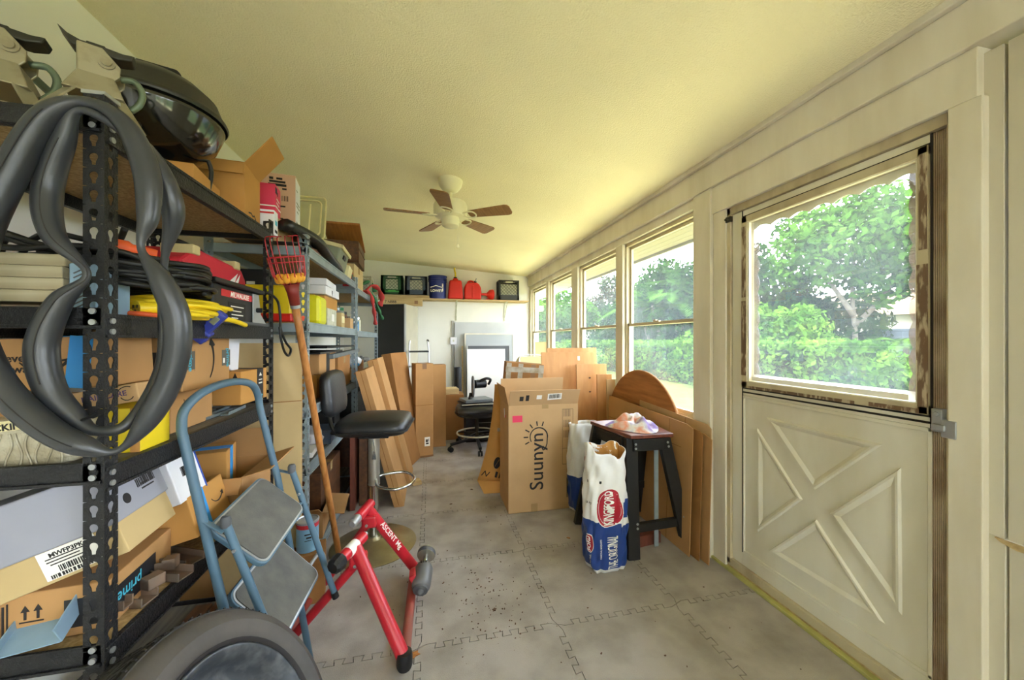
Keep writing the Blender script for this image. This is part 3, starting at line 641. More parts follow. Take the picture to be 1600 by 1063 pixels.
# ================================================================== STEEL SHELVING
def post_mesh(H=1.83, w=.038, t=.0022, pitch=.0406):
    """perforated angle: two flanges with keyhole slots; corner at origin, arms along -x and +y"""
    mb = MB(); bm = mb.bm; n = int(H/pitch)
    ang = np.linspace(0, 2*PI, 17)[:-1]
    key = []
    for a in ang:
        r = .0085; x, z = r*math.cos(a), .004+r*math.sin(a)
        if math.sin(a) < -.5: x, z = .0048*np.sign(math.cos(a))*min(1, abs(math.cos(a))*2.2), (-.014 if math.sin(a) < -.8 else -.006)
        key.append((x, z))
    def proj(a, hw, hp):
        c, s_ = math.cos(a), math.sin(a); k = min(hw/abs(c) if abs(c) > 1e-6 else 9, hp/abs(s_) if abs(s_) > 1e-6 else 9); return (c*k, s_*k)
    outer = [proj(a, w/2, H/n/2) for a in ang]
    for fl in (0, 1):
        for k in range(n):
            zc = (k+.5)*H/n
            def V(x, z, d):
                return bm.verts.new((-w/2+x, d, zc+z)) if fl == 0 else bm.verts.new((-d, w/2+x, zc+z))
            for d, flip in ((0, 0), (t, 1)):
                O = [V(x, z, d) for x, z in outer]; I = [V(x, z, d) for x, z in key]
                for i in range(16):
                    q = (O[i], O[(i+1) % 16], I[(i+1) % 16], I[i]); bm.faces.new(q if not flip else q[::-1])
                if d == 0: I0 = I
            for i in range(16): bm.faces.new((I0[i], I0[(i+1) % 16], I[(i+1) % 16], I[i]))
    mb.box((0.0005, -.0005, H/2), (.003, .003, H))
    bmesh.ops.remove_doubles(bm, verts=bm.verts, dist=1e-5)
    me = bpy.data.meshes.new('post'); bmesh.ops.recalc_face_normals(bm, faces=bm.faces); bm.to_mesh(me); bm.free(); return me
POST = {}
RIV = {}
def rivet(par, a, b):
    ax = 'x' if abs(b[0]-a[0]) > 1e-6 else 'y'
    if ax not in RIV: RIV[ax] = MB().cyl((0, 0, 0), tuple(q-p for p, q in zip(a, b)), .0065, 10).build('rivet', M['alum'], par, smooth=True); o = RIV[ax]
    else: o = RIV[ax].copy(); COL.objects.link(o); o.parent = par
    o.location = a
def shelving(label, x0, x1, y0, y1, levels, steel, board, H=1.83, side=.02, group=None):
    t = thing('steel_shelving', label, 'shelving', ((x0+x1)/2, (y0+y1)/2, 0), group=group)
    hx, hy = (x1-x0)/2, (y1-y0)/2
    if steel not in POST: POST[steel] = post_mesh(); POST[steel].materials.append(M[steel])
    for (x, y, a) in ((hx, -hy, 0), (hx, hy, PI/2), (-hx, hy, PI), (-hx, -hy, -PI/2)):
        o = bpy.data.objects.new('post', POST[steel]); COL.objects.link(o); o.parent = t; o.location = (x, y, 0); o.rotation_euler = (0, 0, a); 
        MB().prism([(-.04, -.002), (.003, -.002), (.003, .041), (-.003, .041), (-.003, .004), (-.04, .004)], 1.828, 1.836, Matrix.Rotation(a, 4, 'Z')).build('post_cap', M['alum'], o) if a == 0 else None
    for z, bm_ in zip(levels, board):
        for sx in (-1, 1):
            mb = MB(); X = sx*(hx-.004); mb.bx(X-.004, X+.004, -hy+.004, hy-.004, z-.045, z-.004); mb.bx(X-.010+(0 if sx > 0 else 0), X+.010, -hy+.004, hy-.004, z-.050, z-.043); mb.bx(X-.007, X+.007, -hy+.004, hy-.004, z-.006, z+.004)
            b = mb.build('beam', M[steel], t, bevel=.0015)
            if sx > 0:
                for ye in (-hy+.019, hy-.019):
                    for dz in (-.012, -.036): rivet(b, (hx+.001, ye, z+dz), (hx+.005, ye, z+dz))
        for sy in (-1, 1):
            mb = MB(); Y = sy*(hy-.004); zz = z+side; mb.bx(-hx+.004, hx-.004, Y-.004, Y+.004, zz-.045, zz-.004); mb.bx(-hx+.004, hx-.004, Y-.010, Y+.010, zz-.050, zz-.043)
            b = mb.build('beam', M[steel], t, bevel=.0015)
            if sy < 0:
                for dz in (-.012, -.036): rivet(b, (hx-.019, -hy-.001, zz+dz), (hx-.019, -hy-.005, zz+dz))
        MB().bx(-hx+.012, hx-.012, -hy+.012, hy-.012, z-.010, z+.002).build('shelf_board', M[bm_], t)
    return t
shelving('black perforated steel shelving nearest the viewer, hung with rubber tubes', -1.16, -.70, .99, 1.885, [1.775, 1.345, 1.005, .605, .14], 'black_steel', ['particle', 'darkboard', 'darkboard', 'particle', 'darkboard'])
shelving('grey steel shelving behind the bar stool, first one past the black shelving', -1.08, -.62, 2.10, 3.40, [1.775, 1.38, .93, .63, .12], 'galv', ['particle', 'particle', 'darkboard', 'darkboard', 'darkboard'], side=0)
shelving('farther grey steel shelving next to the black cabinet', -1.08, -.62, 3.44, 4.74, [1.745, 1.37, .93, .50, .12], 'galv', ['particle', 'particle', 'darkboard', 'darkboard', 'darkboard'], side=0)

# ------------------------------------------------------------------ cartons
def carton(label, loc, size, rz=0., m='card', rot=None, tape='tape', name='cardboard_box', cat='box', open=None, group=None, tape_dir='x', bev=.003, drop=.06, mt=None):
    """size w,d,h; origin under the middle. open = {'front': angle, ...}: hinged flaps, 0 upright .. 180 hanging"""
    w, d, h = size
    t = thing(name, label, cat, loc, rot if rot is not None else (0, 0, rz), group=group)
    if open is None:
        MB().bx(-w/2, w/2, -d/2, d/2, 0, h).build('body', M[m], t, bevel=bev)
        if tape:
            q = .024 if min(w, d) < .25 else .03
            mb = MB()
            if tape_dir == 'x': mb.bx(-w/2, w/2, -q, q, h, h+.0007); mb.bx(-w/2-.0007, -w/2, -q, q, h-drop, h); mb.bx(w/2, w/2+.0007, -q, q, h-drop, h)
            else: mb.bx(-q, q, -d/2, d/2, h, h+.0007); mb.bx(-q, q, -d/2-.0007, -d/2, h-drop, h); mb.bx(-q, q, d/2, d/2+.0007, h-drop, h)
            mb.build('tape', M[tape], t)
            mb = MB()
            if tape_dir == 'x': mb.bx(-w/2, w/2, -.0012, .0012, h-.001, h+.0012)
            else: mb.bx(-.0012, .0012, -d/2, d/2, h-.001, h+.0012)
            mb.build('flap_seam', M['card_in'], t)
    else:
        k = .004; mb = MB()
        mb.bx(-w/2, w/2, -d/2, -d/2+k, 0, h); mb.bx(-w/2, w/2, d/2-k, d/2, 0, h); mb.bx(-w/2, -w/2+k, -d/2+k, d/2-k, 0, h); mb.bx(w/2-k, w/2, -d/2+k, d/2-k, 0, h); mb.bx(-w/2, w/2, -d/2, d/2, 0, k)
        mb.build('body', M[m], t)
        for side, v in open.items():
            ang, L = (v if isinstance(v, tuple) else (v, None)); a = math.radians(ang)
            if side in ('front', 'back'): L = L or d/2; ww = w-.004
            else: L = L or min(w/2, d/2); ww = d-.004
            mb = MB(); mb.bx(-ww/2, ww/2, -.002, .002, 0, L)
            f = mb.build('flap', M[m], t)
            rzf = {'front': 0, 'back': PI, 'left': -PI/2, 'right': PI/2}[side]
            pos = {'front': (0, -d/2+.002, h), 'back': (0, d/2-.002, h), 'left': (-w/2+.002, 0, h), 'right': (w/2-.002, 0, h)}[side]
            f.matrix_local = Matrix.Translation(pos) @ Matrix.Rotation(rzf, 4, 'Z') @ Matrix.Rotation(a, 4, 'X')
    return t
def smile(par, face, loc, s, m='ink', turn=0, arrow=True):
    P = arc_band(s, 215, 322, s*.05, s*.13, 12)
    if arrow:
        e = Vector((s*math.cos(math.radians(324)), s*math.sin(math.radians(324))))
        P += stroke([tuple(e+Vector((-s*.20, s*.02))), tuple(e+Vector((s*.06, s*.06))), tuple(e+Vector((s*.04, -s*.20)))], s*.09)
    return shape(P, M[m], par, face, loc, turn, 'curved_arrow')
def barcode(par, face, loc, w, h, turn=0, m='ink', seed=1): return shape(bars(w, h, 16, seed), M[m], par, face, loc, turn, 'barcode')
def up_arrows(par, face, loc, s, turn=0):
    P = []
    for x in (-.45, .45):
        P += [[((x-.32)*s, .15*s), ((x+.32)*s, .15*s), (x*s, .75*s)], rect(x*s, -.2*s, .2*s, .75*s)]
    P.append(rect(0, -.8*s, 1.7*s, .12*s)); return shape(P, M['ink'], par, face, loc, turn, 'printed_arrows')

# ---- unit 1, top shelf (z 1.78)
def jack_stand(label, loc, rz, s=1.):
    t = thing('jack_stand', label, 'jack stand', loc, (0, 0, rz)); t.scale = (s, s, s)
    mb = MB(); H = .125
    for k in range(4):
        a = PI/4+k*PI/2; c, sn = math.cos(a), math.sin(a)
        pt = Vector((.034*c*1.2, .034*sn*1.2, H)); pb = Vector((.125*c, .125*sn, .006)); tang = Vector((-sn, c, 0))
        mb.bar(pb, pt, .034, .005, up=(c, sn, 0)); 
    mb.build('leg', M['jack'], t, bevel=.001)
    mb = MB(); mb.hexa([(-.056, -.056, H-.030), (.056, -.056, H-.030), (.056, .056, H-.030), (-.056, .056, H-.030), (-.034, -.036, H+.03), (.034, -.036, H+.03), (.034, .036, H+.03), (-.034, .036, H+.03)])
    mb.build('pedestal', M['jack'], t, bevel=.003)
    mb = MB()
    for sy in (-1, 1): mb.prism([(-.032, H+.02), (.030, H+.02), (.044, H+.04), (.046, H+.065), (.012, H+.105), (-.034, H+.105)], sy*.030-.003, sy*.030+.003, FACE['front'].to_4x4())
    mb.bx(-.035, -.029, -.030, .030, H+.02, H+.105)
    mb.build('housing', M['jack'], t, bevel=.002)
    mb = MB(); mb.cyl((.020, -.042, H+.068), (.020, .042, H+.068), .011, 14); mb.cyl((.020, -.037, H+.068), (.020, .037, H+.068), .017, 14); mb.build('pivot_bolt', M['jack'], t, smooth=True)
    MB().bx(-.020, .016, -.022, .022, H-.02, H+.118).build('ratchet_column', M['jack_dark'], t, bevel=.003)
    mb = MB(); prof = [(-.070, .142), (-.052, .126), (-.03, .118), (.02, .118), (.048, .116), (.072, .120), (.066, .104), (.04, .096), (-.045, .100)]
    mb.prism([(x, H+z-.004) for x, z in prof], -.024, .024, FACE['front'].to_4x4()); mb.build('saddle', M['jack_dark'], t, bevel=.005)
    MB().tube(smooth_path([(.040, 0, H+.05), (.068, 0, H+.055), (.084, 0, H+.03), (.078, 0, H-.005), (.060, 0, H-.03)], 5), .008, 10).build('handle', M['green_tube'], t, smooth='all')
    return t
jack_stand('silver jack stand standing at the corner post of the black shelving', (-.788, 1.10, 1.782), .45, .90)
jack_stand('silver jack stand further into the corner, left of the other one', (-.985, 1.115, 1.782), .40, 1.0)
tag(MB().tube(smooth_path([(-1.13, 1.20, 2.10), (-1.06, 1.38, 1.98), (-.98, 1.60, 1.84)], 3), .011, 10).build('steel_bar', M['green_tube'], smooth='all'), 'green grey steel bar slanting down behind the jack stands', 'bar')
# kettle grill
k = thing('kettle_grill', 'small black kettle grill with domed lid on the top shelf', 'grill', (-.885, 1.46, 1.782)); k.rotation_euler = (0, 0, .35)
MB().lathe([(0, .105), (.05, .108), (.11, .130), (.155, .175), (.178, .235), (.182, .255), (.176, .256), (.16, .2), (.1, .14), (0, .12)], 40).build('bowl', M['enamel'], k, smooth='all')
MB().lathe([(.186, .252), (.190, .258), (.184, .270), (.178, .275), (.160, .322), (.12, .358), (.06, .378), (.0, .384)], 40).build('lid', M['enamel_dull'], k, smooth='all')
mb = MB(); mb.prism([(-.055, .0), (.055, 0), (.062, .022), (.05, .036), (-.05, .036), (-.062, .022)], -.012, .012, Matrix.Translation((0, 0, .386)) @ FACE['front'].to_4x4()); mb.build('lid_handle', M['plastic_black'], k, bevel=.006)
for a in (.4, 2.5, 4.6):
    c, s_ = math.cos(a), math.sin(a)
    MB().tube(smooth_path([(.120*c, .120*s_, .19), (.145*c, .145*s_, .12), (.128*c, .128*s_, .0075)], 4), .007, 8).build('leg', M['enamel_dull'], k, smooth='all')
MB().lathe([(0, .098), (.012, .09), (.012, .06), (.06, .055), (.062, .05), (0, .05)], 20).build('ash_vent', M['grey_dark'], k, smooth=True)
# open cartons on the top shelf
c = carton('low open amber carton at the front edge under the grill', (-.838, 1.515, 1.782), (.13, .235, .085), 0.16, 'card3', open={'left': (40, .05)})
c = carton('tall open carton with one flap raised on the top shelf', (-.835, 1.79, 1.782), (.18, .20, .225), .12, 'card3', open={'right': (38, .16), 'back': (-10, .08), 'front': (165, .05)})
shape(stroke([(-.05, .006), (-.02, .012), (.0, .004), (.02, .012), (.04, .0)], .006), M['ink'], c, 'right', (.0908, 0, .035), 0, 'printed_mark'); text('Rx FM CORP', .018, M['ink'], c, 'right', (.0908, .0, .018))
c = carton('white food carton with a red stripe at the end of the top shelf', (-.78, 1.84, 1.782), (.06, .06, .115), .1, 'white_card', tape=None, name='small_carton', cat='carton')
c.location = (-.742, 1.955, 1.782)
decal(.058, .008, M['ink_red'], c, 'front', (0, -.0305, .100), 0, 'red_stripe'); decal(.03, .022, M['ink_cyan'], c, 'right', (.0305, 0, .06), 0, 'printed_mark'); barcode(c, 'right', (.0305, 0, .02), .04, .014)
c = carton('red carton with white lines between the open carton and pink carton', (-.80, 2.08, 1.90), (.10, .10, .16), .12, 'ink_pink', tape=None, name='small_carton', cat='carton')
decal(.03, .045, M['ink_red'], c, 'front', (-.03, -.0505, .11), 0, 'printed_mark')
shape([rect(0, -.02*i, .05, .006) for i in range(3)], M['ink_white'], c, 'right', (.0505, 0, .09), -8, 'printed_lines'); decal(.10, .006, M['ink_white'], c, 'front', (0, -.0505, .05), 0, 'white_stripe'); decal(.1, .006, M['ink_white'], c, 'right', (.0505, 0, .05), 0, 'white_stripe'); shape([rect(-.015, 0, .03, .03), rect(.012, -.01, .01, .02)], M['ink'], c, 'right', (.0505, -.02, .13), 0)
cc = carton('plain pale carton holding up the red and pink cartons', (-.86, 2.28, 1.782), (.24, .46, .115), .02, 'card2')
c = carton('large pinkish carton with a white printed end on the top shelf', (-.90, 2.42, 1.90), (.26, .15, .34), .15, 'card2', tape=None)
decal(.149, .329, M['white_card'], c, 'right', (.1306, 0, .165), 0, 'white_end_panel'); c.children[0].data.materials[0] = mat('pinkish_cardboard', (206, 166, 140), .8)
barcode(c, 'front', (-.01, -.0757, .055), .13, .05); shape([rect(0, .03, .15, .006), rect(0, -.03, .15, .006), rect(-.075, 0, .006, .066), rect(.075, 0, .006, .066)], M['ink'], c, 'front', (-.01, -.0757, .055), 0, 'printed_frame')
shape([rect(-.03, .03, .02, .014), rect(.01, .03, .03, .012), rect(0, .012, .08, .012), rect(0, -.006, .09, .014), rect(.035, -.026, .022, .01)], M['ink'], c, 'front', (.04, -.0757, .28), 0, 'printed_mark')
shape(bars(.14, .03, 12, 6), mat('grey_brown_ink', (120, 92, 78), .7), c, 'front', (.03, -.0757, .20), 0, 'printed_band')
shape([rect(-.02, 0, .08, .006), rect(0, -.014, .12, .008)], M['ink'], c, 'front', (.02, -.0757, .168), 0, 'printed_lines'); shape([rect(-.03, .10, .04, .006), rect(.0, .03, .09, .008), rect(.0, .01, .09, .008), rect(-.01, -.02, .05, .006), rect(.0, -.085, .10, .008), rect(.0, -.135, .10, .008), rect(0, -.11, .10, .025)], mat('grey_ink', (120, 124, 104), .7), c, 'right', (.1312, 0, .165), 0, 'printed_lines')

# ---- unit 1, second shelf (z 1.35)
Z2 = 1.348
LB = ['weathered timber board, lowest of the stack left of the corner post', 'weathered timber board, second from the bottom of the same stack', 'weathered timber board, third from the bottom under the black hose', 'weathered timber board, topmost of the stack under the black hose']
for i in range(4):
    o = MB().bx(-.155, .155, -.045, .045, 0, .0265).build('timber_board', M['lumber'], bevel=.002); o.location = (-.955+.004*(i % 2), 1.062+.003*i, 1.3735+i*.0272); tag(o, LB[i], 'board', 'timber boards on the second shelf')
o = carton('blue grey ribbed plastic box end beside the timber stack', (-.765, 1.075, 1.348), (.05, .10, .115), 0, 'blue_sheet', tape=None, name='plastic_box')
shape([stroke([(-.015+.0, y), (.015, y+.018)], .003)[0] for y in np.linspace(-.045, .035, 9)], M['grey_dark'], o, 'front', (0, -.0505, .057), 0, 'ribs')
# black hose coil
def coil(name, label, cat, m, loops, r, seed, group=None, n=8, k=7):
    R = random.Random(seed); pts = []
    for (cx, cy, cz, a, b, ph, tilt) in loops:
        for q in range(10):
            an = ph+q/10*2*PI; x = a*math.cos(an); y = b*math.sin(an)
            pts.append((cx+x+R.uniform(-.006, .006), cy+y+R.uniform(-.006, .006), cz+tilt*x+R.uniform(-.004, .004)))
    o = MB().tube(smooth_path(pts, 5), r, n).build(name, M[m], smooth='all'); return tag(o, label, cat, group)
R_ = random.Random(5)
coil('power_cable', 'thick coil of black cable lying over the timber and yellow cord', 'cable', 'black_cable', [(-.80+R_.uniform(-.012, .012), 1.22+R_.uniform(-.02, .02), 1.432+.0072*i, .16+.012*R_.uniform(-1, 1), .155+.015*R_.uniform(-1, 1), 0, -.05) for i in range(11)], .0068, 4)
t = MB(); t.tube(smooth_path([(-1.05, 1.02, 1.49), (-.96, 1.00, 1.497), (-.88, 1.02, 1.49), (-.80, 1.04, 1.505), (-.72, 1.06, 1.50), (-.70, 1.09, 1.49)], 6), .0068, 8)
t.tube(smooth_path([(-1.03, 1.07, 1.50), (-.97, 1.04, 1.545), (-.91, 1.04, 1.525), (-.84, 1.05, 1.50), (-.78, 1.07, 1.495)], 6), .0068, 8)
t.tube(smooth_path([(-.955, 1.12, 1.49), (-.93, 1.11, 1.525), (-.88, 1.10, 1.545), (-.82, 1.11, 1.535), (-.77, 1.12, 1.53), (-.735, 1.10, 1.565)], 6), .0068, 8)
t.tube(smooth_path([(-.94, 1.06, 1.49), (-.92, 1.05, 1.515), (-.87, 1.05, 1.500), (-.80, 1.06, 1.488)], 6), .0068, 8)
tag(t.build('loose_cable', M['black_cable'], smooth='all'), 'loose loops of black cable arching above the timber boards', 'cable')
o = thing('cable_plug', 'bright orange red plug resting on the black cable coil', 'plug', (-.708, 1.10, 1.512), (0, .1, .55))
MB().lathe([(0, -.035), (.010, -.035), (.013, -.02), (.013, .01), (.019, .018), (.019, .036), (0, .037)], 14, Matrix.Rotation(-PI/2, 4, 'Y')).build('grip', M['orange'], o, smooth=True)
MB().lathe([(0, .036), (.015, .036), (.015, .04), (0, .04)], 14, Matrix.Rotation(-PI/2, 4, 'Y')).build('face', M['redplastic'], o, smooth=True)
# yellow cord
YC = [(-.785+.004*(i % 3), 1.30+.008*i, 1.362+.0075*(i//2), .085+.012*(i % 3), .165+.014*(i % 2), .2*i, -.02) for i in range(13)]
coil('extension_cord', 'bright yellow extension cord coiled on the shelf edge', 'cord', 'yellow_cable', YC, .0075, 9)
o = thing('cord_socket', 'round yellow socket end of the yellow extension cord', 'socket', (-.735, 1.135, 1.372), (0, 0, -.55))
MB().cyl((0, .06, .004), (0, 0, 0), .012, 14, .019).build('body', M['yellow_cable'], o, smooth=True)
mb = MB(); [mb.box((x, -.001, z), (.003, .003, .008)) for x, z in ((-.008, .004), (.008, .004), (0, -.008))]; mb.build('slot', M['ink'], o)
MB().cyl((0, -.0005, 0), (0, .004, 0), .0175, 14).build('face', mat('ochre_plastic', (176, 140, 30), .5), o, smooth=True)
mb = MB(); mb.tube(smooth_path([(-.73, 1.33, 1.37), (-.69, 1.40, 1.362), (-.672, 1.47, 1.358), (-.668, 1.555, 1.345)], 5), .0085, 8); tag(mb.build('cord_end', M['yellow_cable'], smooth='all'), 'straight yellow cord tail poking over the shelf edge', 'cord')
mb = MB(); mb.tube(smooth_path([(-.78, 1.14, 1.358), (-.72, 1.12, 1.356), (-.71, 1.19, 1.354), (-.74, 1.26, 1.354)], 5), .007, 8); tag(mb.build('orange_cord', M['orange'], smooth='all'), 'orange cord under the yellow cord on the shelf', 'cord')
o = thing('cord_tap', 'translucent blue triple tap hanging over the shelf edge', 'power tap', (-.682, 1.375, 1.345), (.35, .75, .3))
MB().bx(-.016, .016, -.014, .014, -.055, .045).build('body', M['blue_plastic'], o, bevel=.006)
mb = MB(); mb.bx(-.024, .024, -.018, .018, -.075, -.03); mb.build('outlet_block', M['blue_plastic'], o, bevel=.005)
MB().bx(-.009, .009, -.016, .016, .0, .03).build('lens', M['grey_green'], o, bevel=.003)
# router table and red case
o = thing('bench_tool', 'black bench tool with grey side bracket and red lettering', 'tool', (-.775, 1.60, Z2), (0, 0, .02))
MB().bx(-.10, .068, -.185, .17, .0, .135).build('body', M['plastic_black'], o, bevel=.006)
MB().bx(-.12, .085, -.20, .19, .135, .152).build('top_plate', M['plastic_black'], o, bevel=.004)
MB().prism([(.10, .0), (.24, .0), (.17, .05), (.15, .13), (.10, .13)], .070, .076, Matrix.Translation((0, 0, .0)) @ Matrix(((0,0,1,0),(1,0,0,0),(0,1,0,0),(0,0,0,1)))).build('bracket', M['alum'], o, bevel=.001)
mb = MB(); mb.cyl((.072, .13, .065), (.095, .135, .065), .010, 12); mb.build('knob', M['plastic_black'], o, smooth=True)
MB().bx(-.12, .09, -.20, .22, -.0, .012).build('base', M['grey_dark'], o, bevel=.003)
decal(.27, .024, M['ink_red'], o, 'right', (.0688, .0, .108), 0, 'red_band'); text('MILWAUKEE', .026, M['ink_white'], o, 'right', (.0695, -.0, .107), 0, .02, shear=.2)
decal(.13, .07, M['ink'], o, 'right', (.0688, -.02, .045), 0, 'black_plate'); shape([rect(0, .02, .10, .004), rect(-.01, .004, .08, .004), rect(0, -.01, .09, .004), rect(-.02, -.022, .05, .004)], M['ink_white'], o, 'right', (.0694, -.02, .045), 0, 'printed_lines')
cb = thing('tool_case', 'red plastic tool case with black carrying handle behind the bench tool', 'tool case', (-.90, 1.72, Z2), (0, 0, .0))
MB().prism([(-.30, 0), (.13, 0), (.13, .20), (.09, .245), (-.22, .262), (-.30, .21)], -.10, .11, Matrix(((0,0,1,0),(1,0,0,0),(0,1,0,0),(0,0,0,1)))).build('shell', M['case_red'], cb, bevel=.012)
mb = MB(); mb.tube(smooth_path([(.02, -.22, .25), (.02, -.215, .285), (.02, -.17, .295), (.02, -.05, .290), (.02, -.02, .280), (.02, -.015, .25)], 4), .010, 8); mb.build('handle', M['plastic_black'], cb, smooth='all')
for y in (-.24, .04): MB().bx(.02, .118, y-.02, y+.02, .235, .268).build('latch', mat('pale_latch', (196, 180, 130), .5), cb, bevel=.004)
shape([[(-.05, -.02), (.03, .03), (.0, -.02)], [(.0, -.02), (.05, .03), (.03, -.02)]], M['ink_white'], cb, 'right', (.1115, .02, .19), 0, 'printed_mark')
mb = MB(); mb.tube(smooth_path([(-.70, 1.80, 1.497), (-.688, 1.86, 1.487), (-.682, 1.90, 1.46), (-.676, 1.905, 1.40), (-.672, 1.90, 1.34), (-.665, 1.94, 1.28), (-.66, 1.99, 1.245), (-.66, 1.96, 1.215), (-.665, 1.92, 1.24), (-.67, 1.895, 1.30), (-.673, 1.89, 1.35)], 6), .0055, 8)
tag(mb.build('hanging_cable', M['black_cable'], smooth='all'), 'black cord hanging in a loop at the far post', 'cord')

# ---- unit 1, third shelf (z 1.01)
Z3 = 1.008
c = carton('brown carton of wrapped pads at the back under the slogan carton', (-1.00, 1.19, Z3), (.22, .20, .135), .05, 'card', tape=None)
c = carton('pack of wavy bubble wrap with a black printed band on the third shelf', (-.93, 1.07, Z3), (.28, .10, .105), .05, 'bubble', tape=None, name='bubble_wrap_pack', cat='packaging', bev=.02)
decal(.16, .022, M['cream'], c, 'front', (-.0, -.0515, .092), 6, 'printed_band'); text('PACKING', .02, M['ink'], c, 'front', (.03, -.0525, .092), 6, .03)
for k in range(16):
    pts = smooth_path([(-.135+.017*k+.006*math.sin(k*1.7+z*60), -.0515, z) for z in np.linspace(.008, .078, 6)], 3); MB().tube(pts, .0022, 5).build('wrap_ridge', M['bubble'], c, smooth='all')
c = carton('slim pale carton reading HAIR CARE under the slogan carton', (-.785, 1.155, Z3+.118), (.155, .11, .045), .02, 'card2', tape=None, rot=(0, -.17, .04), name='small_carton', cat='carton')
text('HAIR CARE', .018, M['ink_purple'], c, 'front', (.01, -.0557, .024), 0, .02); shape(arc_band(.02, 60, 170, .002, .002, 8)+arc_band(.014, 200, 330, .002, .002, 8), M['ink'], c, 'front', (.055, -.0557, .02), 0, 'scribble')
c = carton('yellow and brown carton with green leaf print beside the corner post', (-.775, 1.17, Z3), (.12, .12, .112), .05, 'yellow', tape=None, name='small_carton', cat='carton')
decal(.02, .111, M['card3'], c, 'front', (.05, -.0605, .056), 0, 'brown_edge_panel'); shape([[(x, y), (x+.008, y+.010), (x+.002, y+.016), (x-.006, y+.008)] for x in (-.03, -.018) for y in np.linspace(-.05, .035, 7)], M['crate_green'], c, 'front', (0.0, -.0608, .056), 0, 'leaf_print')
c = carton('kraft carton with blue tape and the slogan never wait', (-.915, 1.17, Z3+.162), (.31, .14, .125), .02, 'card', tape=None, rot=(0, -.05, .05))
text('never\nou wait', .026, M['ink'], c, 'front', (-.034, -.0708, .065), 0, .02); decal(.045, .126, M['tape_blue'], c, 'front', (.085, -.071, .0625), -8, 'blue_tape'); decal(.045, .141, M['tape_blue'], c, 'top', (.08, 0, .1258), 0, 'blue_tape')
shape([rect(0, .0, .022, .009), rect(0, -.017, .022, .009)], M['ink'], c, 'front', (.03, -.0708, .105), 0); smile(c, 'front', (.02, -.0708, .10), .055)
c = carton('kraft carton with black tape, pale blue lettering and a tall curved arrow', (-.862, 1.465, Z3+.122), (.24, .285, .19), .03, 'card', tape=None, rot=(0, 0, .02))
mb = MB(); mb.bx(-.1208, .1208, -.1433, .1433, .068, .122); mb.build('black_tape', M['tape_black'], c)
mb = MB(); mb.bx(.1206, .1216, -.1436, -.08, .066, .124); mb.bx(.1206, .1216, .085, .1436, .066, .124); mb.build('tape_end', mat('faded_black_tape', (92, 88, 82), .6), c)
mb = MB(); mb.bx(.1203, .1212, -.08, .085, .06, .13); mb.build('bare_panel', M['card'], c)
text('prime', .032, M['ink_cyan'], c, 'front', (-.045, -.1440, .095), -90, .01); smile(c, 'front', (-.085, -.1440, .095), .025, 'ink_cyan', 90)
shape([rect(0, 0, .004, .042), rect(-.008, .004, .002, .034)], M['ink_white'], c, 'front', (.025, -.1440, .095), 0, 'printed_lines'); text('prime', .030, M['ink_cyan'], c, 'right', (.1221, -.105, .095), -90, .01); smile(c, 'right', (.1221, -.128, .095), .02, 'ink_cyan', 90); text('prime', .030, M['ink_cyan'], c, 'right', (.1221, .125, .095), -90, .01); decal(.012, .018, M['ink_white'], c, 'right', (.1221, .097, .085), 0, 'printed_mark')
shape(arc_band(.10, -40, 36, .004, .013, 12)+stroke([(.098-.022, .050), (.082, .066), (.098+.004, .048)], .009), M['ink'], c, 'right', (-.0+.1217, -.07, .095), 0, 'curved_arrow')
c = carton('plain brown carton under the black taped arrow carton on the third shelf', (-.86, 1.415, Z3), (.20, .23, .12), .02, 'card', tape=None)
decal(.07, .03, M['beigecard'], c, 'front', (.04, -.1155, .035), 4); shape(arc_band(.03, 190, 350, .003, .003, 10), M['ink'], c, 'right', (.1005, -.02, .10), 0, 'printed_mark')
c = carton('white padded carton leaning behind the small arrow carton', (-.86, 1.69, Z3+.155), (.17, .12, .165), .0, 'white_card', tape=None, rot=(-.28, -.05, .1), name='white_box')
c = carton('small kraft carton with black tape at the far end of the third shelf', (-.82, 1.735, Z3+.03), (.22, .22, .13), -.02, 'card3', tape=None)
mb = MB(); mb.bx(.1102, .1110, .02, .075, 0, .131); mb.bx(-.1, .111, .02, .075, .1302, .131); mb.build('black_tape', M['tape_black'], c); smile(c, 'right', (.1112, .048, .03), .02, 'ink_cyan'); shape([rect(0, 0, .03, .006), rect(0, .014, .03, .004), [(-.012, .03), (.012, .03), (0, .045)]], M['ink_white'], c, 'right', (.1112, .048, .07), 0)
shape([[(-.01, -.01), (.01, -.01), (0, .015)]], M['ink'], c, 'front', (.09, -.1105, .11), 0); shape([rect(0, 0, .05, .004), rect(0, .015, .05, .004), rect(0, -.015, .05, .004), rect(-.025, 0, .003, .034), rect(.025, 0, .003, .034)], M['ink'], c, 'front', (-.03, -.1105, .02), 0, 'printed_frame')
for i, (y, x, l, m_) in enumerate([(1.58, -.79, .18, 'zinc'), (1.66, -.77, .17, 'galv'), (1.72, -.80, .2, 'zinc')]):
    o = MB().bx(-.03, .03, -l/2, l/2, 0, .003).bx(-.03, -.027, -l/2, l/2, 0, .012).bx(.027, .03, -l/2, l/2, 0, .012).build('metal_channel', M[m_], bevel=.001); o.location = (x, y, Z3+.001+.0125*(i if i != 1 else 0)); o.rotation_euler = (0, 0, .1*i)
    tag(o, ['dull steel channel lying on the third shelf under the tapped carton', 'bright steel channel at the front edge of the third shelf', 'dull steel channel on top of another, far end of the third shelf'][i], 'metal channel')
o = MB().bx(-.10, .10, -.02, .02, 0, .006).build('metal_strip', M['zinc'], bevel=.001); o.location = (-.80, 1.275, Z3); o.rotation_euler = (0, 0, 1.3); tag(o, 'thin grey metal strip on the third shelf beside the corner post', 'metal strip')

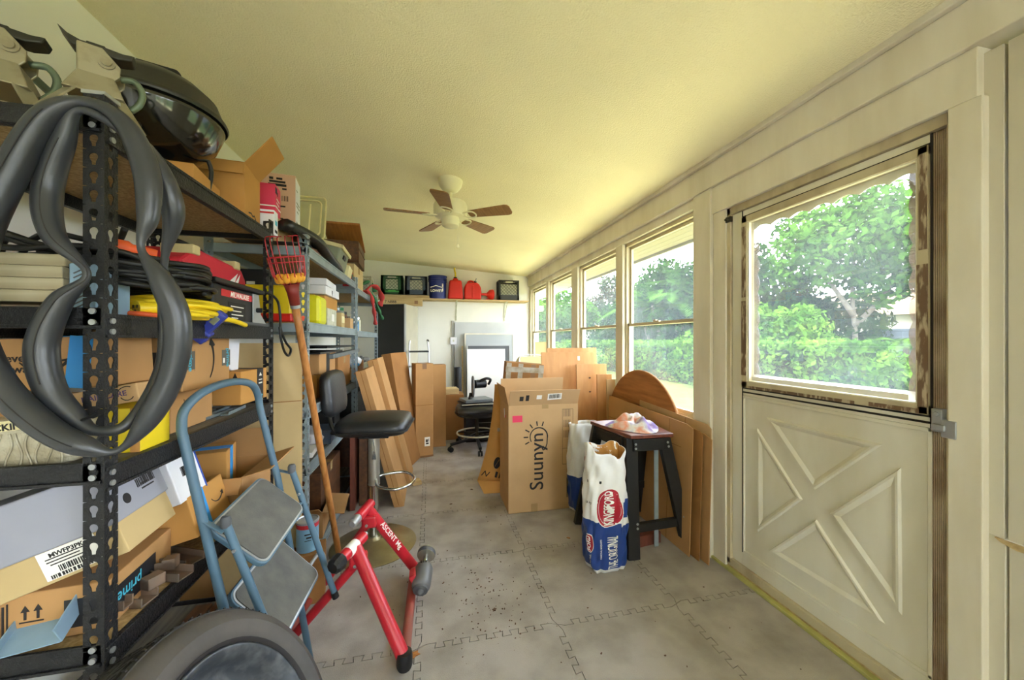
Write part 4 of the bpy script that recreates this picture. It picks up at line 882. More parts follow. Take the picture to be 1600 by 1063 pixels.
# ---- unit 1, fourth shelf (z .608)
Z4 = .608
c = carton('kraft carton with two up arrows and pale blue lettering on the fourth shelf', (-.93, 1.17, Z4), (.36, .26, .115), .10, 'card', tape=None)
up_arrows(c, 'front', (.045, -.1308, .07), .024); shape([rect(-.17+.006*i, 0, .004, .075) for i in range(4)]+[rect(-.145, 0, .003, .085)], M['ink'], c, 'front', (.15, -.1308, .055), 0, 'printed_frame')
mb = MB(); mb.bx(.1802, .1812, -.131, .05, .02, .085); mb.bx(.1, .181, -.1312, -.1302, .02, .085); mb.build('black_tape', M['tape_black'], c); text('prime', .04, M['ink_cyan'], c, 'right', (.1816, -.06, .055), 180, .01)
b = carton('kraft file carton with a white lid and a round hole, tilted on the pile', (-.862, 1.135, Z4+.125), (.34, .20, .075), 0, 'beigecard', tape=None, rot=(0, -.34, .10))
mb = MB(); mb.bx(-.176, .176, -.106, .106, .075, .205); mb.build('lid', M['shaded_white'], b, bevel=.004)
mb = MB(); mb.bx(.02, .125, -.1016, -.1006, .008, .074); mb.build('shipping_label', M['paper'], b); text('MWFP3PK', .014, M['ink'], b, 'front', (.072, -.1022, .062), 0, .03); shape([rect(0, .009, .08, .0025), rect(-.01, .002, .06, .0025), rect(.0, -.005, .07, .0025)], M['ink'], b, 'front', (.072, -.1022, .046), 0, 'printed_lines')
barcode(b, 'front', (.078, -.1022, .028), .06, .014, seed=3); barcode(b, 'front', (.072, -.1022, .014), .085, .009, seed=4)
mb = MB(); mb.lathe([(0, 0), (.013, 0), (.013, .0008), (0, .0008)], 20); o = mb.build('hand_hole', M['ink'], b); o.matrix_local = facem('right', (.1764, -.05, .115))
barcode(b, 'right', (.1765, .035, .135), .075, .022, seed=5); shape([rect(0, 0, .05, .004), rect(-.01, .012, .03, .004)], M['ink'], b, 'right', (.1765, .035, .117), 0, 'printed_lines'); shape(stroke([(-.03, .03), (.02, -.01)], .003)+stroke([(-.015, .035), (.03, 0)], .003), M['ink'], b, 'right', (.1765, .015, .175), 0, 'pen_marks')
c = carton('white carton with blue edges and a barcode, behind the file carton', (-.845, 1.365, Z4+.155), (.24, .15, .17), 0, 'white_card', tape=None, rot=(0, -.30, .06), name='white_box')
mb = MB(); mb.bx(-.12, .1208, .068, .0762, 0, .171); mb.bx(-.1208, .1208, -.0758, .0762, .166, .1712); mb.build('blue_edge', mat('blue_print', (36, 72, 168), .5), c); barcode(c, 'right', (.1206, .0, .085), .05, .03, seed=8)
c = carton('kraft carton with blue tape and a curved arrow under the white carton', (-.83, 1.43, Z4+.04), (.26, .22, .13), 0, 'card3', tape=None, rot=(.0, -.25, .06))
mb = MB(); mb.bx(.1302, .131, -.07, -.02, 0, .131); mb.bx(-.13, .131, -.07, -.02, .1302, .131); mb.build('blue_tape', M['tape_blue'], c); smile(c, 'right', (.1312, .045, .10), .045)
c = carton('big open brown carton at the far end of the fourth shelf', (-.86, 1.70, Z4), (.34, .30, .17), .06, 'card', open={'right': (75, .10), 'back': (20, .12), 'front': (150, .06), 'left': (30, .1)})
c = carton('amber carton with blue tape standing inside the big open carton', (-.88, 1.72, Z4+.006), (.17, .17, .24), .25, 'card3', tape=None, rot=(.0, .0, .25)); mb = MB(); mb.bx(.0852, .086, -.03, .02, 0, .241); mb.bx(-.086, .086, -.03, .02, .2402, .241); mb.build('blue_tape', M['tape_blue'], c)
o = MB().prism([(-.055, 0), (.05, 0), (.055, .002), (.055, .045), (.052, .045), (.052, .003), (-.052, .003), (-.052, .02), (-.055, .02)], -.055, .055, FACE['front'].to_4x4()).build('sheet_metal_tray', M['blue_sheet'], bevel=.0008); o.location = (-.845, 1.045, Z4+.04); o.rotation_euler = (.42, -.1, .12); tag(o, 'bent blue grey sheet metal tray at the front of the fourth shelf', 'tray')
MR = [(-.79, 1.16, .0, .16, .05, .2), (-.765, 1.20, .022, .12, .04, -.1), (-.78, 1.27, .0, .2, .05, .1), (-.76, 1.245, .03, .1, .03, .5), (-.80, 1.36, 0, .22, .06, -.05), (-.775, 1.10, .024, .1, .03, .3)]
ML = ['rusty angle iron piece nearest the corner post on the fourth shelf', 'short rusty iron block stacked on the angle irons', 'rusty iron channel in the middle of the metal pile', 'small rusty bracket on top of the metal pile', 'long rusty channel at the far end of the metal pile', 'short rusty bar right beside the corner post']
for i, (x, y, z, l, w_, a) in enumerate(MR):
    mb = MB(); mb.bx(-w_/2, w_/2, -l/2, l/2, 0, .004); mb.bx(-w_/2, -w_/2+.004, -l/2, l/2, 0, .024); mb.bx(w_/2-.004, w_/2, -l/2, l/2, 0, .024)
    if i in (1, 3): mb.bx(-w_/2, w_/2, -l/2, -l/2+.03, 0, .03)
    o = mb.build('angle_iron', M['metal_rust'], bevel=.001); o.location = (x, y, Z4+z); o.rotation_euler = (0, 0, 1.2+a); tag(o, ML[i], 'iron piece', 'iron pieces on the fourth shelf')
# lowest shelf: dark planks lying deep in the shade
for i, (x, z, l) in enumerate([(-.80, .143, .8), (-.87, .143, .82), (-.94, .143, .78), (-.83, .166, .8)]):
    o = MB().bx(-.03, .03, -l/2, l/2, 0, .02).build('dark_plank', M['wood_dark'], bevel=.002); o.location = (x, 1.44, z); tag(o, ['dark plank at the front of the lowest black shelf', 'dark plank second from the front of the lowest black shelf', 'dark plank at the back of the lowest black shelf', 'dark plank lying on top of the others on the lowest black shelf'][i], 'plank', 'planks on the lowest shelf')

# ---- inner tubes on the corner post
def inner_tube(label, pts, pinch, r0, zoff=0):
    P = smooth_path([(*p, q) for p, q in zip(pts, pinch)], 8, closed=True)
    o = thing('inner_tube', label, 'inner tube', (0, 0, 0))
    o.location = tuple(pts[0]); L0 = Vector(pts[0])
    body = MB().tube([Vector(p[:3])-L0 for p in P], r0, 16, closed=True, radii=[max(.007, r0*p[3]) for p in P]).build('tube', M['rubber'], o, smooth='all')
    return o, body, P, L0
ptsA = [(-.700, .955, 1.790), (-.765, .95, 1.755), (-.822, .95, 1.64), (-.868, .94, 1.48), (-.872, .935, 1.33), (-.830, .93, 1.21), (-.755, .925, 1.12), (-.690, .925, 1.075), (-.640, .94, 1.058), (-.598, .96, 1.12), (-.560, .97, 1.22), (-.548, .965, 1.33), (-.572, .955, 1.42), (-.606, .95, 1.487), (-.596, .955, 1.56), (-.603, .96, 1.66), (-.640, .958, 1.752)]
A, ab, PA, LA = inner_tube('large black rubber inner tube draped outermost over the corner post', ptsA, [.45, .85, 1.05, 1.1, 1.05, 1.05, 1., .85, .25, .9, 1., 1.05, .9, .28, .8, 1.0, .8], .0240)
ptsB = [(-.715, .958, 1.775), (-.758, .972, 1.71), (-.795, .985, 1.61), (-.77, .965, 1.51), (-.712, .965, 1.432), (-.758, .965, 1.37), (-.788, .965, 1.28), (-.775, .965, 1.19), (-.735, .965, 1.13), (-.695, .962, 1.097), (-.645, .978, 1.11), (-.630, 1.05, 1.23), (-.630, 1.06, 1.40), (-.622, 1.05, 1.49), (-.588, 1.02, 1.60), (-.625, .99, 1.72)]
B, bb, PB, LB_ = inner_tube('second black rubber inner tube hanging behind the large one', ptsB, [.4, .85, 1.05, .9, .28, .9, 1.15, 1.1, .85, .5, .5, .5, .5, .35, 1., .75], .0222)
# moulding line along each tube and valve
for o, P, L0, r0 in ((A, PA, LA, .0240), (B, PB, LB_, .0222)):
    mb = MB(); 
    seg = [Vector(p[:3])-L0+Vector((.006, -max(.007, r0*p[3])*.985, 0)) for p in P[8:56]]
    mb.tube(seg, .0013, 5); mb.build('moulding_seam', M['tread'], o, smooth='all')
mb = MB(); mb.cyl((-.722-LB_.x, .958-LB_.y, 1.118-LB_.z), (-.685-LB_.x, .945-LB_.y, 1.133-LB_.z), .0035, 8); mb.cyl((-.690-LB_.x, .947-LB_.y, 1.131-LB_.z), (-.670-LB_.x, .940-LB_.y, 1.139-LB_.z), .006, 8); mb.build('valve', M['plastic_black'], B, smooth=True)

# ================================================================== FLOOR THINGS, LEFT AND MIDDLE
# step stool: hooped rails, two tilted treads, front legs
L = thing('step_stool', 'blue grey two step folding stool leaning against the black shelving', 'step stool', (-.55, 1.45, 0))
lo = Vector(L.location)
def W_(p): return tuple(Vector(p)-lo)
r = .0125
hoop = [(-.505, 1.26, .006), (-.591, 1.25, .488), (-.688, 1.23, 1.03), (-.686, 1.235, 1.085), (-.672, 1.275, 1.125), (-.662, 1.36, 1.145), (-.655, 1.47, 1.145), (-.648, 1.555, 1.125), (-.645, 1.597, 1.085), (-.640, 1.605, 1.03), (-.583, 1.62, .744), (-.47, 1.63, .006)]
P = [W_(p) for p in hoop]
pts = [P[0], P[1]]+smooth_path(P[2:10], 6)+[P[10], P[11]]
MB().tube(pts, r, 12).build('hoop_rail', M['blue_tube'], L, smooth='all')
LEGS = {}
for nm, top, bot in (('l', (-.588, 1.25, .750), (-.452, 1.275, .30)), ('r', (-.537, 1.63, .775), (-.383, 1.66, .228))):
    lg = MB().cyl(W_(top), W_(bot), .0115, 12).build('front_leg', M['blue_tube'], L, smooth=True)
    MB().lathe([(0, -.012), (.0125, -.012), (.0145, -.004), (.0145, .012), (.011, .020), (0, .023)], 14, Matrix.Translation(W_(top))).build('end_cap', M['grey_dark'], lg, smooth=True)
    v = (Vector(bot)-Vector(top)).normalized(); MB().cyl(tuple(Vector(W_(bot))-v*.02), tuple(Vector(W_(bot))+v*.006), .0135, 12).build('foot', M['plastic_black'], lg, smooth=True)
    y = Vector(top).y
    off = -.012 if nm == 'l' else .012
    a = Vector(top)+Vector((-.055, off, .015)); b = Vector(top)+Vector((.004, off, -.03))
    MB().bar(W_((-.648 if nm == 'l' else -.60, y+off, .775)), W_(Vector(top)+Vector((.0, off, -.02))), .004, .020, up=(0, 1, 0)).build('hinge_bracket', M['blue_tube'], L, bevel=.001)
    q = Vector(top)+(Vector(bot)-Vector(top))*.18; MB().cyl(W_(q+Vector((0, -.016, 0))), W_(q+Vector((0, .016, 0))), .005, 8).build('rivet', M['alum'], lg, smooth=True)
MB().cyl(W_((-.555, 1.265, .62)), W_((-.50, 1.64, .64)), .006, 8).build('cross_rod', M['blue_tube'], L, smooth=True)
MB().cyl(W_((-.60, 1.615, .52)), W_((-.515, 1.66, .18)), .008, 8).build('rear_strut', M['blue_tube'], L, smooth=True)
def tread(RB, RF, LF, LB):
    RB, RF, LF, LB = map(Vector, (RB, RF, LF, LB)); c = (RB+RF+LF+LB)/4
    y = ((RB-LB)+(RF-LF)).normalized(); x = ((RF-RB)+(LF-LB)); x = (x-y*x.dot(y)).normalized(); z = x.cross(y)
    if z.z < 0: z = -z; x = -x
    w = ((RF-RB).length+(LF-LB).length)/2; dp = ((RB-LB).length+(RF-LF).length)/2
    return Matrix.Translation(c-lo) @ Matrix((x, y, z)).transposed().to_4x4(), w, dp
def rrect(w, h, r, n=6):
    out = []
    for cx, cy, a0 in ((w/2-r, h/2-r, 0), (-w/2+r, h/2-r, 90), (-w/2+r, -h/2+r, 180), (w/2-r, -h/2+r, 270)):
        out += [(cx+r*math.cos(math.radians(a0+90*k/n)), cy+r*math.sin(math.radians(a0+90*k/n))) for k in range(n+1)]
    return out
for T in (((-.633, 1.605, .762), (-.480, 1.605, .635), (-.517, 1.275, .602), (-.627, 1.275, .721)), ((-.575, 1.605, .520), (-.430, 1.605, .375), (-.455, 1.275, .36), (-.585, 1.275, .505))):
    Mx, w, dp = tread(*T)
    t = MB().prism(rrect(w+.03, dp, .035), -.016, 0, Mx).build('tread', M['blue_tube'], L, bevel=.003)
    MB().prism(rrect(w+.018, dp-.012, .03), 0.0002, .0025, Mx).build('rim_strip', M['alum'], t)
    MB().prism(rrect(w+.006, dp-.024, .026), .002, .0055, Mx).build('rubber_mat', M['mat_tread'], t)

# red bicycle trainer
T = thing('bike_trainer', 'red folding bicycle trainer with grey resistance unit on the floor', 'bike trainer', (-.25, 1.75, 0)); lo = Vector(T.location)
fA = (-.098, 1.515, .035); fB = (-.085, 2.10, .045); nA = (-.312, 1.70, .400); nB = (-.312, 2.00, .435)
MB().cyl(W_(fA), W_(nA), .027, 16).build('near_upright', M['red'], T, smooth=True)
up2 = MB().cyl(W_(fB), W_(nB), .026, 16).build('far_upright', M['red'], T, smooth=True)
MB().cyl(W_(fA), W_(fB), .021, 14).build('base_tube', M['red_rust'], T, smooth=True)
for f, nm in ((fA, 1), (fB, 0)):
    if nm: MB().lathe([(0, -.034), (.026, -.033), (.031, -.02), (.031, .015), (.028, .03), (0, .034)], 16, Matrix.Translation(W_(f))).build('rubber_foot', M['plastic_black'], T, smooth=True)
# clamps
MB().cyl(W_((-.352, 1.62, .40)), W_((-.292, 1.765, .41)), .024, 14).build('clamp_tube', M['red'], T, smooth=True)
MB().cyl(W_((-.290, 1.768, .41)), W_((-.286, 1.785, .412)), .012, 12).build('clamp_tip', M['alum'], T, smooth=True)
mb = MB(); 
ax = (Vector((-.292, 1.765, .41))-Vector((-.352, 1.62, .40))).normalized(); q = ax.to_track_quat('Z', 'Y').to_matrix().to_4x4()
kn = MB().lathe([(0, -.045), (.02, -.044), (.03, -.036), (.034, -.01), (.034, .004), (.026, .012), (0, .014)], 10, Matrix.Translation(W_((-.356, 1.610, .398))) @ q).build('clamp_knob', M['plastic_black'], T, bevel=.004)
MB().lathe([(.0245, -.03), (.0255, -.03), (.0255, .03), (.0245, .03)], 14, Matrix.Translation(W_((-.325, 1.685, .404))) @ q).build('clamp_sticker', M['paper'], T, smooth=True)
MB().cyl(W_((-.340, 1.915, .43)), W_((-.300, 2.035, .445)), .024, 14).build('clamp_tube', M['red'], T, smooth=True)
MB().lathe([(0, 0), (.014, 0), (.022, .008), (.022, .05), (.019, .058), (0, .058)], 16, Matrix.Translation(W_((-.358, 1.862, .424))) @ (Vector((.04, .12, .015)).normalized()).to_track_quat('Z', 'Y').to_matrix().to_4x4()).build('clamp_cup', M['alum'], T, smooth=True)
for (y, z) in ((1.70, .345), (1.99, .375)):
    mb = MB(); mb.box(W_((-.30, y, z)), (.07, .05, .06)); mb.build('hinge_plate', M['red'], T, bevel=.01)
    MB().cyl(W_((-.31, y-.03, z-.012)), W_((-.31, y-.024, z-.012)), .007, 10).build('bolt', M['alum'], T, smooth=True)
# folding U of rear legs
MB().cyl(W_((-.305, 1.70, .335)), W_((-.575, 1.735, .025)), .019, 12).build('rear_leg', M['red'], T, smooth=True)
MB().cyl(W_((-.305, 1.99, .365)), W_((-.535, 2.10, .025)), .019, 12).build('rear_leg', M['red'], T, smooth=True)
MB().tube(smooth_path([W_(p) for p in ((-.56, 1.72, .04), (-.60, 1.735, .022), (-.60, 1.80, .020), (-.565, 2.06, .020), (-.545, 2.12, .022), (-.525, 2.10, .04))], 5), .018, 12).build('rear_base_tube', M['darkred'], T, smooth='all')
# lettering along the far upright
dv = (Vector(fB)-Vector(nB)).normalized(); side = Vector((.3, -.75, .6)); side = (side-dv*side.dot(dv)).normalized(); upv = side.cross(dv)
text('ASCENT Mg', .036, M['ink_white'], T, Matrix((dv, upv, side)).transposed(), tuple(Vector(nB)-lo+dv*.20+side*.0264), 0, .01)
# resistance unit
uc = Vector((-.036, 1.905, .112)); axu = Vector((.12, .80, .30)).normalized(); q = axu.to_track_quat('Z', 'Y').to_matrix().to_4x4()
MB().lathe([(0, -.075), (.030, -.072), (.043, -.060), (.046, -.045), (.046, .035), (.038, .055), (0, .058)], 20, Matrix.Translation(W_(uc)) @ q).build('resistance_unit', M['grey_cast'], T, smooth=True)
MB().lathe([(0, -.098), (.010, -.094), (.018, -.080), (.036, -.076), (.037, -.066), (0, -.066)], 16, Matrix.Translation(W_(uc)) @ q).build('fan_cap', M['grey_dark'], T, smooth=True)
MB().cyl(W_(uc+axu*.05), W_(uc+axu*.125), .013, 12).build('roller_shaft', M['chrome'], T, smooth=True)
MB().lathe([(0, .105), (.030, .106), (.046, .112), (.046, .140), (.044, .144), (.030, .150), (0, .150)], 24, Matrix.Translation(W_(uc)) @ q).build('flywheel', M['chrome_dull'], T, smooth=True)
MB().lathe([(.046, .113), (.0475, .115), (.0475, .132), (.046, .134)], 24, Matrix.Translation(W_(uc)) @ q).build('flywheel_band', M['grey_dark'], T, smooth=True)
mb = MB(); mb.box(W_((-.068, 1.90, .095)), (.035, .07, .10), Euler((0, -.4, 0)).to_matrix()); mb.build('unit_bracket', M['red'], T, bevel=.008)
for k in range(3): MB().box(W_(uc+Vector((-.012+.012*k, -.0, .0455))+axu*.03), (.005, .014, .004)).build('vent_slot', M['ink'], T)
# loose grey tube by the trainer
o = MB().tube(smooth_path([(-.575, 1.66, .20), (-.52, 1.80, .29), (-.50, 1.88, .30), (-.495, 1.93, .25), (-.50, 1.96, .20)], 6), .008, 10).build('bent_handle', M['alum'], T, smooth='all'); o.location = -lo

# spare wheel leaning in the near corner
wn = Vector((.84, -.12, .50)).normalized(); wq = wn.to_track_quat('Z', 'X')
Wh = thing('spare_wheel', 'dusty spare car wheel with steel rim leaning against the shelving', 'wheel', (-.475, .915, .325)); Wh.rotation_euler = wq.to_euler()
R0 = .325
MB().lathe([(.230, .082), (.243, .096), (.262, .100), (.280, .104), (.284, .1015), (.305, .092), (R0-.006, .070), (R0-.006, -.070), (.305, -.092), (.27, -.104), (.243, -.1), (.230, -.085), (.220, 0), (.230, .082)], 64).build('tyre', M['tyre'], Wh, smooth=True)
mb = MB()
for z0, z1 in ((-.070, -.046), (-.040, -.014), (-.008, .008), (.014, .040), (.046, .070)): mb.lathe([(R0-.012, z0), (R0+(.0 if abs(z0+z1)/2 < .05 else -.003), z0), (R0+(.0 if abs(z0+z1)/2 < .05 else -.003), z1), (R0-.012, z1)], 72)
tr = mb.build('tread', M['tread'], Wh, smooth=True); tr['kind'] = 'stuff'
mb = MB()
for k in range(90):
    a = 2*PI*k/90; R = Matrix.Rotation(a, 4, 'Z')
    for z, sl in ((-.058, .5), (.058, -.5), (.027, .5), (-.027, -.5)):
        m4 = R @ Matrix.Translation((R0, 0, z)) @ Matrix.Rotation(sl, 4, 'X'); bmesh.ops.create_cube(mb.bm, size=1, matrix=m4 @ Matrix.Diagonal((.003, .0035, .022, 1)))
o = mb.build('tread_sipes', M['ink'], Wh); o['kind'] = 'stuff'
MB().lathe([(.234, .090), (.238, .0955), (.243, .0975)], 64).build('bead_ring', M['ink'], Wh, smooth=True)
MB().lathe([(.229, .08), (.234, .091), (.227, .095), (.217, .087), (.208, .067), (.200, .035), (.190, .028), (.160, .040), (.120, .052), (.095, .046), (.07, .034), (.035, .03), (.030, .018), (0, .018)], 56).build('rim', M['rim'], Wh, smooth='all')
for k in range(5):
    a = 2*PI*k/5; MB().cyl((.052*math.cos(a), .052*math.sin(a), .034), (.052*math.cos(a), .052*math.sin(a), .038), .009, 10).build('bolt_hole', M['ink'], Wh)
a_ = 2.25; MB().box((.231*math.cos(a_), .231*math.sin(a_), .096), (.012, .022, .010), Matrix.Rotation(a_, 3, 'Z')).build('balance_weight', M['alum'], Wh, bevel=.002)

# fruit picker pole
b0 = Vector((-.53, 2.385, .004)); t0 = Vector((-.600, 1.86, 1.455)); dv = (t0-b0).normalized()
FP = thing('fruit_picker', 'fruit picker with wooden pole, red wire basket and foam pad', 'fruit picker', tuple(b0)); lo = b0
MB().tube([Vector(W_(b0+dv*s)) for s in np.linspace(0, (t0-b0).length, 14)], .0165, 14, radii=[.0165+.0006*math.sin(k*2.) for k in range(14)]).build('pole', M['handle_wood'], FP, smooth='all')
MB().cyl(W_(t0-dv*.02), W_(t0+dv*.012), .021, 14).build('clamp_band', M['alum'], FP, smooth=True)
top = t0+dv*.09
MB().tube([Vector(W_(t0-dv*.005)), Vector(W_(t0+dv*.05)), Vector(W_(top))], .02, 14, radii=[.021, .024, .032]).build('socket', M['darkred'], FP, smooth='all')
bq = Vector((-.12, -.22, 1)).normalized().to_track_quat('Z', 'Y').to_matrix().to_4x4(); Bm = Matrix.Translation(W_(top)) @ bq
pad = MB()
for k in range(12):
    a = 2*PI*k/12; pad.ball(Bm @ Vector((.046*math.cos(a), .046*math.sin(a), .026)), .017, 1.0, 1.0, 1.3, 8)
pad.lathe([(0, .002), (.032, .004), (.052, .018), (.055, .034), (.045, .042), (0, .030)], 24, Bm)
pad.build('foam_pad', mat('ochre_foam', (222, 160, 52), .8, var=.1, vscale=12), FP, smooth='all')
for k in range(14):
    a = 2*PI*k/14; h = .115 if not (3 <= k <= 8) else .19
    p = [(.030*math.cos(a), .030*math.sin(a), .0), (.060*math.cos(a), .060*math.sin(a), .03), (.066*math.cos(a), .066*math.sin(a), .07), (.070*math.cos(a), .070*math.sin(a), h)]
    if 3 <= k <= 8: p += [(.060*math.cos(a)+.01, .060*math.sin(a), h+.018), (.030*math.cos(a)+.01, .030*math.sin(a), h+.016)]
    MB().tube([Bm @ Vector(q) for q in smooth_path(p, 3)], .0022, 6).build('wire', M['red'], FP, smooth='all')
for R, z in ((.069, .095), (.0715, .118)):
    MB().tube([Bm @ Vector((R*math.cos(a), R*math.sin(a), z)) for a in np.linspace(0, 2*PI, 29)[:-1]], .0024, 6, closed=True).build('wire_ring', M['red'], FP, smooth='all')

# bar stool
S_ = thing('bar_stool', 'black padded bar stool with backrest on a chrome pedestal', 'bar stool', (-.345, 2.47, 0), (0, 0, -.08))
MB().lathe([(0, 0), (.255, 0), (.258, .006), (.25, .012), (.12, .026), (.05, .045), (.042, .06), (0, .06)], 48).build('base_disc', M['disc'], S_, smooth=True)
MB().cyl((0, 0, .04), (0, 0, .40), .026, 20).build('lower_column', M['chrome'], S_, smooth=True)
MB().cyl((0, 0, .38), (0, 0, .70), .035, 20).build('column', M['chrome_dull'], S_, smooth=True)
MB().cyl((0, 0, .376), (0, 0, .384), .038, 20).build('collar', M['chrome'], S_, smooth=True)
ring = smooth_path([(.02, -.03, .42), (.05, -.11, .405), (.15, -.15, .40), (.235, -.09, .405), (.245, .02, .41), (.17, .085, .42), (.06, .05, .425), (.02, .02, .42)], 6)
MB().tube(ring, .009, 10).build('foot_ring', M['chrome'], S_, smooth='all')
MB().bx(-.075, .105, -.09, .09, .69, .718).build('seat_plate', M['plastic_black'], S_, bevel=.004)
mb = MB(); mb.tube(smooth_path([(.0, -.04, .695), (.012, -.047, .63), (.014, -.048, .60)], 4), .004, 6); mb.prism([(-.012, -.07), (.012, -.07), (.007, -.02), (-.007, -.02)], -.002, .002, Matrix.Translation((.010, -.042, .62)) @ FACE['front'].to_4x4()); mb.build('height_lever', M['chrome'], S_, smooth=True)
def cushion(w, d, h, nu=18, nv=18, p=3.2, crown=.02):
    def f(sgn):
        def g(u, v):
            a = (u*2-1); b = (v*2-1)
            x = w/2*a; y = d/2*b; rr = (abs(a)**p+abs(b)**p)
            z = max(0, 1-rr)**(1/p) if rr < 1 else 0
            k = 1 if rr <= 1 else rr**(-1/p)
            return (x*k, y*k, sgn*(z*h/2+(crown*(1-a*a)*(1-b*b) if sgn > 0 else 0)))
        return g
    mb = MB(); mb.grid(f(1), nu, nv); mb.grid(f(-1), nu, nv); bmesh.ops.remove_doubles(mb.bm, verts=mb.bm.verts, dist=1e-4); return mb
o = cushion(.43, .42, .095, p=5).build('seat', M['vinyl'], S_, smooth='all'); o.location = (.012, 0, .765)
mb = MB(); mb.prism(rrect(.436, .426, .05), -.003, .003); o = mb.build('seat_piping', M['leather'], S_, bevel=.002); o.location = (.012, 0, .752)
o = cushion(.28, .34, .075, p=4, crown=.0).build('backrest', M['vinyl'], S_, smooth='all'); o.matrix_local = Matrix.Translation((-.235, -.01, .965)) @ Matrix.Rotation(-.10, 4, 'Y') @ Matrix.Rotation(PI/2, 4, 'Y')
MB().tube(smooth_path([(-.03, 0, .70), (-.17, 0, .70), (-.235, 0, .725), (-.262, 0, .80), (-.262, 0, .93)], 5), .011, 10).build('back_bracket', M['jack_dark'], S_, smooth='all')
MB().cyl((-.262, -.02, .87), (-.215, -.02, .87), .014, 10).build('bracket_knob', M['plastic_black'], S_, smooth=True)

# tall cardboard sheet between the two shelvings
o = thing('cardboard_sheet', 'tall pale cardboard sheet wedged between the two shelving units', 'cardboard sheet', (-.82, 2.02, .0), (-.0, 0, .30))
MB().bx(-.16, .19, -.004, .004, .02, 1.275).build('sheet', M['beigecard'], o); MB().bx(-.16, .19, -.0052, -.004, .98, .984).build('crease', M['card_in'], o); MB().bx(.19, .193, -.003, .003, .02, 1.275).build('corrugated_edge', M['card2'], o)
o = thing('cardboard_sheet', 'second cardboard sheet standing behind the tall pale one', 'cardboard sheet', (-.95, 2.055, .0), (0, 0, .05)); MB().bx(-.20, .20, -.004, .004, .0, 1.26).build('sheet', M['card'], o)

# things beneath the farther shelving near the stool
c = carton('torn open brown carton on the floor under the farther shelving', (-.80, 2.42, 0), (.34, .30, .15), .1, 'card', open={'right': (100, .12), 'front': (60, .14), 'back': (-30, .1), 'left': (150, .1)}); c.location = (-.80, 2.50, .125)
cn = thing('paint_tin', 'pale blue labelled tin behind the step stool treads', 'tin', (-.66, 1.96, .36))
cn.location = (-.56, 1.94, .0)
MB().lathe([(0, 0), (.05, 0), (.05, .14), (0, .14)], 24).build('label', M['tin_blue'], cn, smooth=True); MB().lathe([(0, .14), (.052, .138), (.053, .146), (.047, .149), (.044, .143), (0, .142)], 24).build('rim', M['alum'], cn, smooth=True); MB().lathe([(.0502, .115), (.0506, .115), (.0506, .135), (.0502, .135)], 24).build('red_band', M['ink_red'], cn); shape([rect(0, .01, .03, .006), rect(.004, -.006, .022, .008), rect(0, -.02, .03, .003)], M['ink'], cn, Matrix.Rotation(0.3, 3, 'Z') @ FACE['front'], (.0512*math.sin(.3), -.0512*math.cos(.3), .08))
cn.location = (-.60, 2.04, .245)
o = carton('low brown carton holding up the pale blue tin', (-.60, 2.04, 0), (.16, .14, .243), .2, 'card4', tape=None); 
# dark panels under the shelf beside the stool
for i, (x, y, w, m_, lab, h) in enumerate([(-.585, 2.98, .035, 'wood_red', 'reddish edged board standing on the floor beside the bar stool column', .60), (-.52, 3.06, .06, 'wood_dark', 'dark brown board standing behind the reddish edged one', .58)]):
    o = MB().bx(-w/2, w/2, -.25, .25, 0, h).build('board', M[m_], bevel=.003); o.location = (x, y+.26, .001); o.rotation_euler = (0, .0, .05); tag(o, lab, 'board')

# flat cartons leaning against the farther shelving
def leaning(label, x, y, w, t, h, ang, m, rz=0., name='flat_carton', extra=None):
    o = thing(name, label, 'cardboard box', (x, y, .004), (0, -ang, rz))
    MB().bx(-t, 0, 0, w, 0, h).build('body', M[m], o, bevel=.003)
    MB().bx(-t*.5-.002, -t*.5+.002, -.0015, 0, .02, h-.01).build('flap_seam', M['card_in'], o)
    return o
leaning('nearest flat carton leaning against the shelving behind the bar stool', -.195, 2.985, .42, .075, 1.10, .262, 'card')
o = leaning('second flat carton leaning behind the nearest one', -.165, 3.42, .40, .085, 1.16, .250, 'card')
o = leaning('wide brown flat carton leaning farthest back, next to the printed tall carton', -.20, 3.86, .42, .10, 1.17, .17, 'card4', rz=-.30)
o = MB().bx(-.04, .04, -.05, .05, 0, .03).build('wood_offcut', M['wood'], bevel=.002); o.location = (-.125, 3.44, .001); o.rotation_euler = (0, 0, .3); tag(o, 'little pale wood offcut at the foot of the leaning cartons', 'wood offcut')

# tall cartons at the back
c = carton('tall narrow carton with a white pictogram label and pen marks', (-.085, 4.285, 0), (.195, .20, 1.03), .26, 'card', tape='tape_brown', tape_dir='y')
decal(.06, .10, M['paper'], c, 'front', (.03, -.1006, .17), 0); shape([rect(0, -.02, .03, .016), rect(-.005, .01, .022, .03), rect(.014, .015, .006, .03)], M['ink'], c, 'front', (.03, -.1016, .17), 0, 'pictogram')
mb = MB(); mb.bx(-.0976, .0978, -.1008, .1008, .572, .577); mb.build('crease', M['card_in'], c); text('U4 m', .05, M['ink'], c, 'right', (.0982, -.02, .78), -90, .0); MB().bx(-.098, .0985, -.1008, .1, .0, .02).build('bottom_tape', M['tape_brown'], c)
c = carton('plain tall carton standing behind the pictogram carton', (.10, 4.66, 0), (.16, .18, .99), .1, 'card')
c = carton('square brown carton on the floor between tall carton and drafting chair', (.275, 5.02, 0), (.30, .34, .58), .03, 'card4')
c = carton('open pale tray on top of the square brown carton', (.25, 5.0, .582), (.22, .22, .07), .1, 'wood', tape=None, name='tray', cat='tray')
